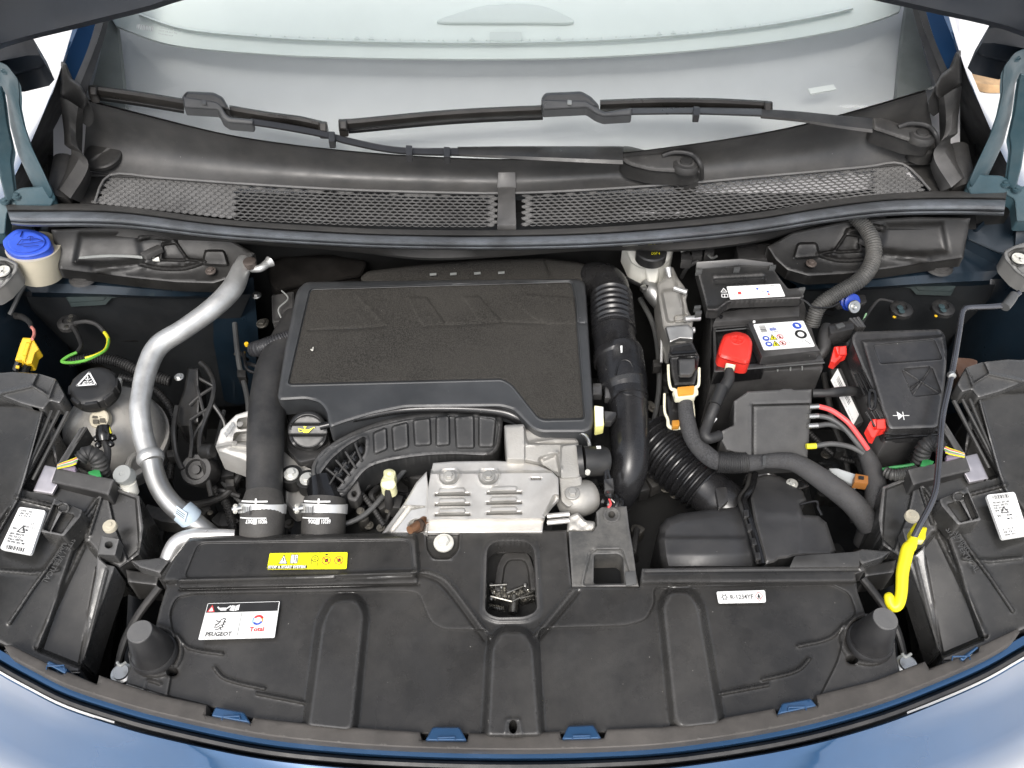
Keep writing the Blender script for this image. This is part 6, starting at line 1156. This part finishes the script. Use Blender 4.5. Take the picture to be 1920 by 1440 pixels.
# big harness
hn = thing("main_harness", "thick black cloth taped harness snaking in front of the battery to the right headlamp", "harness", V(1420, 870, .0))
hmt = mat("cloth_tape", (.026, .026, .027), .8, grain=.9, gscale=380, dust=.2)
M().tube([(1284, 738, .055, 13), (1287, 780, .045, 15), (1298, 820, .03, 16), (1322, 850, .018, 17), (1350, 866, .012, 17), (1400, 868, .012, 16), (1430, 866, .014, 14)], n=10, seg=22).build("tape_run", hmt, hn)
M().tube([(1345, 866, .013, 20), (1375, 868, .013, 20), (1400, 867, .013, 19)], seg=22, rib=(4, .03)).build("tape_run", rub, hn)
M().tube([(1430, 865, .014, 13), (1470, 864, .014, 16), (1500, 872, .012, 18), (1550, 905, .005, 21), (1600, 945, -.01, 22), (1630, 985, -.04, 22)], n=10, seg=22).build("tape_run", hmt, hn)
M().tube([(1617, 840, .01, 13), (1632, 870, .0, 17), (1642, 910, -.01, 20), (1640, 960, -.04, 22), (1620, 1020, -.10, 20)], n=10, seg=20).build("tape_run", hmt, hn)
M().plate([(1430, 855), (1436, 855), (1436, 872), (1430, 872)], .034, .005).build("cable_tie", grw, hn)
# power carrier in front of the battery
pc = thing("power_carrier", "flat black power distribution carrier in front of the battery with cables on its right", "fuse carrier", V(1440, 800, -.06))
PO = [(1376, 752), (1402, 734), (1462, 731), (1468, 729), (1484, 729), (1488, 731), (1522, 730), (1521, 770), (1514, 858), (1420, 862), (1390, 852), (1362, 844), (1352, 826), (1353, 808), (1375, 797)]
M().panel(PO, [(1376, 750, .076), (1522, 730, .080), (1514, 858, .018), (1360, 840, .025)], step=3.5, er=3, ed=.003, skirt=.04, feats=[('in', [(1411, 760), (1540, 757), (1530, 880), (1411, 880)], -.005, 3), ('ln', [(1411, 860), (1411, 760), (1521, 757)], -.003, 2)]).build("cover", mat("carrier_black", (.026, .026, .026), .5, grain=.3, dust=.12, edge_glint=.6), pc)
for p, z in (((1519, 763), .062), ((1518, 781), .054), ((1517, 799), .046), ((1514, 837), .028)):
    M().tube([(p[0]-2, p[1], z, 5.5), (p[0]+16, p[1]-1, z, 5.5)], seg=14).build("cable_lug", steel if p[1] < 830 else yelw, pc)
wr = thing("power_wires", "bundle of one red and three grey wires curving from the carrier to the harness", "wires", V(1580, 800, .02))
M().tube([(1535, 762, .062, 5), (1560, 770, .065, 5), (1590, 792, .06, 5), (1612, 820, .045, 5), (1627, 842, .03, 5)], seg=12).build("red_wire", pink, wr)
M().tube([(1534, 780, .054, 5), (1555, 784, .056, 5), (1580, 800, .05, 5), (1605, 828, .035, 5), (1620, 845, .022, 5)], seg=12).build("grey_wire", grw, wr)
M().tube([(1533, 798, .046, 5), (1558, 796, .046, 5), (1588, 808, .04, 5), (1612, 838, .025, 5)], seg=12).build("grey_wire", grw, wr)
M().tube([(1530, 836, .028, 5), (1560, 832, .03, 5), (1595, 838, .025, 5), (1618, 850, .018, 5)], seg=12).build("grey_wire", grw, wr)
tag(M().tube([(1524, 737, .075, 8), (1550, 737, .078, 8), (1570, 735, .075, 9.5), (1600, 733, .06, 9.5), (1612, 738, .045, 8)], seg=16).build("power_cable", rub), "stout black cable joining the flat carrier to the fuse box", "cable")
# ---------------------------------------------------------------- fuse box
fb = thing("fuse_box", "black fuse box with a glossy lid, embossed square and two red clips", "fuse box", V(1690, 720, -.05))
fm = mat("fuse_lid", (.026, .026, .027), .22, grain=.2, gscale=600, dust=.12, speck=.25, edge_glint=.7, rvar=.08)
FO = rnd([(1598, 628), (1604, 622), (1762, 617), (1772, 628), (1776, 660), (1772, 720), (1760, 799), (1752, 803), (1670, 806), (1664, 800), (1640, 740), (1612, 680), (1596, 640)], 6)
M().panel(FO, [(1600, 628, .10), (1768, 622, .10), (1760, 800, .072), (1668, 806, .072)], step=3.2, er=5, ed=.006, skirt=.035, feats=[('in', [(1616, 640), (1768, 630), (1800, 820), (1672, 830)], .008, 8), ('in', rnd([(1636, 646), (1752, 636), (1768, 674), (1650, 683)], 6), -.0025, 3), ('ln', rnd([(1636, 646), (1752, 636), (1768, 674), (1650, 683)], 6), .0015, 2, True), ('in', rnd([(1690, 692), (1747, 687), (1766, 738), (1712, 744)], 8), -.003, 3), ('ln', [(1694, 694), (1762, 738)], .0025, 2.5), ('ln', [(1745, 690), (1713, 738)], .0025, 2.5), ('ln', [(1727, 714), (1706, 728)], .002, 2), ('ln', [(1727, 716), (1710, 734)], .002, 2), ('fn', lambda U, W: .0004*np.sin(U*.05+W*.02))]).build("lid", fm, fb)
M().plate([(1586, 640, .07), (1600, 628, .07), (1672, 812, .045), (1660, 830, .045)], 0, .12).build("side_wall", gls, fb, bevel=.004)
M().plate([(1656, 812, .05), (1770, 800, .05), (1766, 815, .044), (1660, 830, .044)], 0, .12).build("front_wall", gls, fb, bevel=.004)
M().tube([(1658, 812, .062, 3), (1690, 814, .06, 4), (1758, 806, .06, 4)], n=2, seg=10).build("front_rail", gls, fb); M().tube([(1660, 822, .055, 3), (1758, 814, .055, 3)], seg=10).build("front_rail", gls, fb)
for i in range(3): M().tube([(1602+i*8, 702-i*2, .085, 2.2), (1622+i*8, 742-i*2, .078, 2.2)], seg=8).build("side_rib", gls, fb)
M().tube([(1629, 732, .085, 3), (1641, 735, .085, 3), (1640, 764, .078, 3), (1630, 765, .078, 3), (1630, 735, .085, 3)], n=3, seg=8).build("hasp", gls, fb)
for i in range(3): M().tube([(1624+i*9, 772-i, .076, 2.2), (1640+i*9, 800-i, .068, 2.2)], seg=8).build("side_rib", gls, fb)
for P_ in ([(1564, 650), (1587, 648), (1588, 664), (1580, 668), (1566, 682), (1557, 678)], [(1634, 786), (1660, 785), (1662, 803), (1648, 808), (1640, 822), (1634, 820), (1625, 802)]):
    z0 = .082 if P_[0][0] < 1600 else .075
    cl = M().panel(P_, [(P_[0][0], P_[0][1], z0), (P_[1][0], P_[1][1], z0), (P_[4][0], P_[4][1], z0-.018)], step=2, er=1.5, ed=.0015, skirt=.014, feats=[('ln', [P_[0], (P_[0][0]+6, P_[0][1]+18)], -.003, 2), ('in', [(P_[0][0]+10, P_[0][1]), (P_[1][0]+3, P_[1][1]), (P_[2][0]+3, P_[2][1]+2), (P_[0][0]+9, P_[2][1]+2)], .004, 3)]).build("clip", red, fb, label="red locking clip")
st = Sticker("diode_mark", fb, [(1672, 770, .083), (1702, 770, .083), (1704, 792, .079), (1674, 792, .079)], None, lift=.003)
W = st.W; st.poly(white, [(.25*W, .15), (.62*W, .52), (.32*W, .85)]); st.line(white, [(.0, .5), (W, .5)], .05); st.line(white, [(.62*W, .2), (.66*W, .85)], .06); st.done({"white_print": "diode_symbol"})
st = Sticker("strip_label", fb, [(1571, 692, .03), (1611, 778, .03), (1600, 798, .022), (1558, 714, .022)], white, label="slanted white barcode strip", r=.05, lift=.002)
W = st.W; st.bars(ink, .12*W, .2, .36*W, .55, 14, 4); st.bars(ink, .45*W, .2, .68*W, .55, 14, 6)
for i in range(3): st.text(mk, ("98 147 123 80", "E12 0034", "BSM L4")[i], (.1, .45, .72)[i]*W, .85, .14, w=.22*W)
st.done({"black_print": "barcode", "grey_print": "lettering"})
tag(M().plate([(1556, 690, .024), (1578, 690, .028), (1620, 790, .024), (1598, 800, .018)], 0, .02).build("label_backing", gls, bevel=.002), "black backing plate under the slanted barcode strip", "plate")
# connector and hoses behind the fuse box
bx = thing("rear_connector", "black connector with a looped black hose behind the battery's right corner", "connector", V(1580, 620, .04))
M().plate(rnd([(1554, 608), (1600, 600), (1602, 616), (1558, 626)], 3), .085, .03).build("body", gls, bx, bevel=.003)
for i in range(3): M().plate([(1592+i*7, 596-i, .09), (1597+i*7, 595-i, .09), (1614+i*5, 612, .08), (1609+i*5, 614, .08)], 0, .012).build("fin", gls, bx, bevel=.001)
M().plate(rnd([(1566, 608), (1580, 604), (1586, 611), (1572, 616)], 2), .0885, .004).build("latch", grw, bx, bevel=.001)
M().tube([(1552, 612, .07, 11), (1546, 630, .066, 12), (1544, 655, .058, 12), (1530, 675, .045, 10), (1536, 690, .03, 8)], seg=14).build("hose", rub, bx)
tag(M().tube([(1600, 405, .17, 13), (1625, 430, .16, 14), (1638, 462, .15, 14.5), (1634, 495, .135, 15), (1612, 525, .12, 15), (1570, 550, .10, 14.5), (1535, 575, .08, 14), (1522, 610, .05, 14)], rib=(4.6, .05), seg=20).build("wiring_conduit", mat("conduit_grey", (.045, .045, .043), .55, dust=.4)), "ribbed grey conduit dropping from the bonnet seal to the battery", "conduit")
bg_ = thing("rubber_mount", "bright blue rubber mount with a washer and bolt right of the battery", "rubber mount", V(1597, 572, .06))
k = px(1597, 572, .08); M().lathe(1594, 566, .075, [(17, -10), (17, -3), (13, -1), (13, 2), (16, 4), (16, 8), (12, 10), (.2, 10)], seg=28, ax=(.25, -.75, .6)).build("rubber", blue2, bg_)
c_ = V(1601, 575, .085); M().lathew(c_, (.25, -.75, .6), [(12.5*k, 0), (12.5*k, .002), (11.5*k, .003), (6*k, .003), (5.5*k, .006), (2.6*k, .006), (2.4*k, .003), (.1*k, .003)], 28).build("washer_bolt", steel, bg_)
M().plate(rnd([(1562, 566), (1580, 552), (1622, 552), (1626, 566), (1610, 572), (1572, 575)], 3), .07, .008).build("bracket", gls, bg_, bevel=.001)
for (u, v, lb) in ((1690, 580, "black foam grommet with a thin wire on the right tower wall"), (1768, 578, "black foam grommet beside the prop rod on the right tower wall")):
    gr = thing("stud_grommet", lb, "grommet", V(u, v+10, .0), "stud grommets")
    M().lathe(u, v, .03, [(21, -6), (21, 2), (16, 6), (9, 7), (8, 3), (.2, 2)], seg=18).build("foam_ring", rub, gr); dots(gr, "stud", mat("teal_stud", (.09, .14, .15), .35, metal=.6), [(u-2, v-4, .046), (u+1, v+3, .044)], 6); dots(gr, "tip", yelc, [(u-13, v+14, .03)], 3)
tag(M().tube([(1674, 566, .045, 2.6), (1650, 562, .05, 2.6), (1636, 575, .05, 3), (1626, 590, .05, 3), (1616, 608, .07, 1.8)], seg=8).build("sensor_lead", rub), "thin black lead looping from the foam grommet to the rear connector", "lead")
tag(M().tube([(1624, 588, .056, 1.6), (1619, 600, .06, 1.7), (1615, 610, .07, 1.6)], seg=6).build("green_lead", mat("mint_wire", (.35, .6, .35), .4)), "short mint green lead above the black rear connector", "lead")
# brake fluid
bf = thing("brake_reservoir", "white brake fluid reservoir with a black yellow marked cap under the bonnet seal", "reservoir", V(1220, 500, .04))
M().panel(rnd([(1166, 455), (1262, 450), (1264, 466), (1256, 490), (1240, 502), (1202, 504), (1184, 494)], 6), [(1166, 455, .115), (1262, 450, .115), (1220, 503, .085)], step=3, er=5, ed=.008, skirt=.04).build("body", whp, bf)
M().panel(rnd([(1206, 500), (1240, 498), (1234, 528), (1226, 538), (1214, 530)], 4), [(1206, 500, .08), (1240, 498, .08), (1226, 536, .05)], step=3, er=4, ed=.006, skirt=.03).build("spout", whp, bf)
M().lathe(1221, 474, .115, [(29, -14), (29, 4), (27, 7), (10, 8), (.2, 8)], seg=32).build("cap", mat("cap_black", (0, 0, 0)), bf)
zc2 = .115 + px(1221, 474, .115, 8)
st = Sticker("cap_print", bf, [(1203, 456, zc2+.001), (1243, 456, zc2+.001), (1243, 488, zc2+.001), (1203, 488, zc2+.001)], None, lift=.001)
st.ring(inky, .35, .3, .2, .06); st.ring(inky, .35, .3, .10, .04); st.line(inky, [(.6*st.W, .1), (.75*st.W, .35), (.95*st.W, .12)], .06); st.text(inky, "DOT 4", .45*st.W, .72, .16, w=.4*st.W); st.done({"yellow_print": "lettering"})
M().tube([(1140, 505, .04, 4), (1170, 520, .05, 4), (1200, 535, .05, 4), (1215, 540, .05, 6)], seg=10).build("pipe", gls, bf)
mcyl = thing("master_cylinder", "grey alloy master cylinder below the white brake reservoir", "cylinder", V(1225, 550, .0))
M().tube([(1212, 528, .045, 12), (1222, 545, .04, 17), (1235, 562, .03, 18), (1240, 575, .02, 14)], seg=20).build("barrel", mat("dull_aluminium", (0, 0, 0)), mcyl)
M().lathe(1208, 540, .05, [(8, -5), (8, 3), (4, 5)], seg=6).build("pipe_nut", steel, mcyl)
cb = thing("rear_cables", "tangle of small black plugs and a steel clip behind the battery", "plugs", V(1300, 475, .05))
for (u, v, s_) in ((1288, 480, 10), (1305, 472, 12), (1330, 468, 9)): M().plate(rnd([(u-s_, v-8), (u+s_, v-9), (u+s_, v+8), (u-s_, v+7)], 2), .11, .02).build("plug", gls, cb, bevel=.002)
for p in ([(1276, 470, .115, 4), (1300, 464, .12, 3)], [(1328, 478, .12, 2.4), (1336, 484, .12, 2.4), (1344, 480, .12, 2.4)], [(1310, 490, .10, 4), (1290, 500, .09, 4), (1278, 520, .06, 4)]): M().tube(p, seg=8).build("clip_wire", steel if p[0][0] > 1320 or p[0][0] < 1280 else rub, cb)
# cream connector low on the right
lc = thing("grey_connector", "grey white plug with a brown lock low between the harness and headlamp", "connector", V(1590, 895, -.05))
M().panel(rnd([(1554, 878), (1570, 878), (1606, 890), (1606, 914), (1560, 890)], 2), [(1554, 878, .005), (1606, 890, .02), (1606, 914, .01)], step=3, er=2, ed=.002, skirt=.02).build("shell", mat("pale_grey_plastic", (.42, .44, .44), .45, dust=.2), lc)
M().plate(rnd([(1604, 888), (1628, 892), (1628, 907), (1602, 904)], 1.5), .030, .016).build("lock", brown, lc, bevel=.001); M().plate(rnd([(1610, 892), (1620, 893), (1620, 899), (1610, 898)], 1), .0315, .004).build("lock_slot", ink, lc)
# ---------------------------------------------------------------- bonnet prop
pr = thing("bonnet_prop", "slim steel bonnet prop rod with a yellow plastic hook end lying on the right headlamp", "prop rod", V(1780, 800, .08))
rod = mat("rod_steel", (.16, .16, .17), .22, metal=.9, dust=.08)
M().tube([(1912, 548, .155, 5), (1896, 560, .15, 5.5), (1885, 571, .148, 5.5), (1860, 575, .148, 5.5), (1815, 577, .148, 5.5), (1807, 581, .148, 5.5), (1803, 590, .147, 5.5), (1797, 630, .142, 5.5), (1785, 700, .132, 5.5), (1768, 775, .120, 6), (1763, 830, .112, 6), (1758, 890, .102, 6), (1754, 920, .098, 6), (1744, 948, .092, 6), (1722, 990, .082, 6), (1709, 1018, .074, 6)], n=5, seg=14).build("rod", rod, pr)
M().tube([(1714, 1008, .076, 7), (1708, 1022, .073, 11), (1702, 1030, .071, 12), (1697, 1050, .067, 12), (1692, 1075, .062, 11.5), (1690, 1110, .055, 11), (1685, 1132, .05, 10.5), (1676, 1138, .047, 10), (1669, 1130, .049, 9.5), (1667, 1118, .053, 9), (1667, 1113, .055, 6), (1667, 1111, .056, 2)], n=8, seg=18).build("hook_sleeve", yel, pr)
M().lathe(1784, 704, .133, [(7.5, -4), (7.5, 4), (5, 5)], seg=12, ax=(0, -1, .3)).build("crimp", steel, pr)
rcx = thing("prop_clip", "yellow plastic spring clip holding the prop rod on the right headlamp", "clip", V(1720, 1000, .05))
M().panel(spl([(1706, 996), (1712, 985), (1718, 980), (1722, 990), (1730, 988), (1738, 990), (1736, 1000), (1734, 1012), (1722, 1012), (1710, 1008)], 4, True), .070, step=2.4, er=3, ed=.004, skirt=.012).build("jaw", yel, rcx)
M().plate(rnd([(1716, 1004), (1734, 1004), (1732, 1014), (1716, 1014)], 2), .066, .01).build("base", mat("pale_yellow_plastic", (0, 0, 0)), rcx, bevel=.001)
pb = thing("prop_pivot", "grey pivot bush where the prop rod enters the right wing", "pivot", V(1890, 565, .13))
M().tube([(1884, 576, .15, 9), (1894, 564, .152, 9), (1902, 552, .155, 8)], seg=16).build("bush", grw, pb)
fi = thing("brown_plug", "brown rusty bracket glimpsed beside the fuse box under the prop rod", "bracket", V(1805, 690, .0)); M().plate(rnd([(1794, 670), (1822, 672), (1834, 676), (1830, 690), (1800, 710), (1792, 690)], 4), .03, .03).build("plate", mat("rust_brown", (.10, .05, .03), .7, dust=.3), fi, bevel=.003)
M().tube([(1660, 884, .03, 9), (1675, 890, .034, 11), (1695, 888, .038, 11), (1720, 882, .045, 10)], rib=(6, .1), seg=14).build("ribbed_sleeve", mat("conduit_grey", (0, 0, 0)), bpy.data.objects.get("lamp_harness.001"))
M().tube([(1655, 880, .028, 3), (1670, 877, .034, 3), (1700, 874, .04, 4), (1732, 868, .045, 4)], seg=8).build("green_tape", mat("green_plastic", (0, 0, 0)), bpy.data.objects.get("lamp_harness.001"))
for (u, v, lb, z) in ((228, 1262, "chrome bulb socket at the left front corner under the slam cover", -.02), (1700, 1246, "chrome bulb socket at the right front corner under the slam cover", -.02)):
    sk = thing("bulb_socket", lb, "socket", V(u, v, z-.03), "bulb sockets"); M().lathe(u, v, z, [(20, -10), (20, 0), (15, 2), (14, 6), (.2, 6)], seg=24).build("shell", steel, sk)
    M().tube([(u-8, v-20, z+.02, 3), (u-2, v-14, z+.022, 3), (u+8, v-20, z+.02, 3)], seg=8).build("spring_clip", grey, sk)
for q, nm in (((lambda p: p), "left"), (mir, "right")):
    lg = thing("headlamp_stay", "black stay between the slam cover and the %s headlamp" % nm, "stay", V(*q((265, 1065, -.03))), "headlamp stays")
    M().panel([q(p) for p in ((246, 1052), (300, 1046), (318, 1052), (300, 1075), (262, 1064))], -.0, step=4, er=3, ed=.003, skirt=.02).build("arm", mat("flap_plastic", (0, 0, 0)), lg)
    M().panel([q(p) for p in ((236, 1068), (300, 1078), (294, 1098), (240, 1092))], -.02, step=4, er=3, ed=.004, skirt=.05).build("foot", blk, lg)
    M().tube([q(p)+(r_,) for p, r_ in (((300, 1100, -.03), 8), ((262, 1150, -.05), 8), ((235, 1200, -.07), 8), ((220, 1250, -.08), 6))], seg=10).build("support_tube", rub, lg)
ch = thing("chrome_bend", "bright metal pipe bend peeping out behind the left end of the slam cover", "pipe bend", V(360, 1000, -.03))
M().tube([(312, 1060, -.02, 16), (330, 1020, -.005, 16), (362, 1006, .0, 15), (400, 1003, .0, 12), (440, 1003, -.005, 10)], seg=20).build("bend", mat("bright_alloy", (.75, .74, .72), .35, metal=.7, dust=.15), ch)
tag(M().panel(rnd([(275, 945), (310, 955), (345, 970), (350, 985), (300, 978), (270, 965)], 4), -.08, step=5, er=3, ed=.003, skirt=.03).build("crossbar", mat("grimy_bracket", (0, 0, 0))), "grimy grey bar under the aluminium pipe's lower bend", "bar")

lf = M().loft([[(1800, 128, -.93), (1835, 140, -.925), (1885, 150, -.93)], [(1796, 140, -.92), (1835, 156, -.90), (1885, 160, -.92)], [(1805, 150, -.945), (1840, 172, -.945), (1885, 174, -.945)]], 16)
tag(lf.build("dry_leaf", mat("leaf_tan", (.42, .27, .14), .7, var=.4)), "curled tan dry leaf on the pale ground beyond the right wing", "leaf")
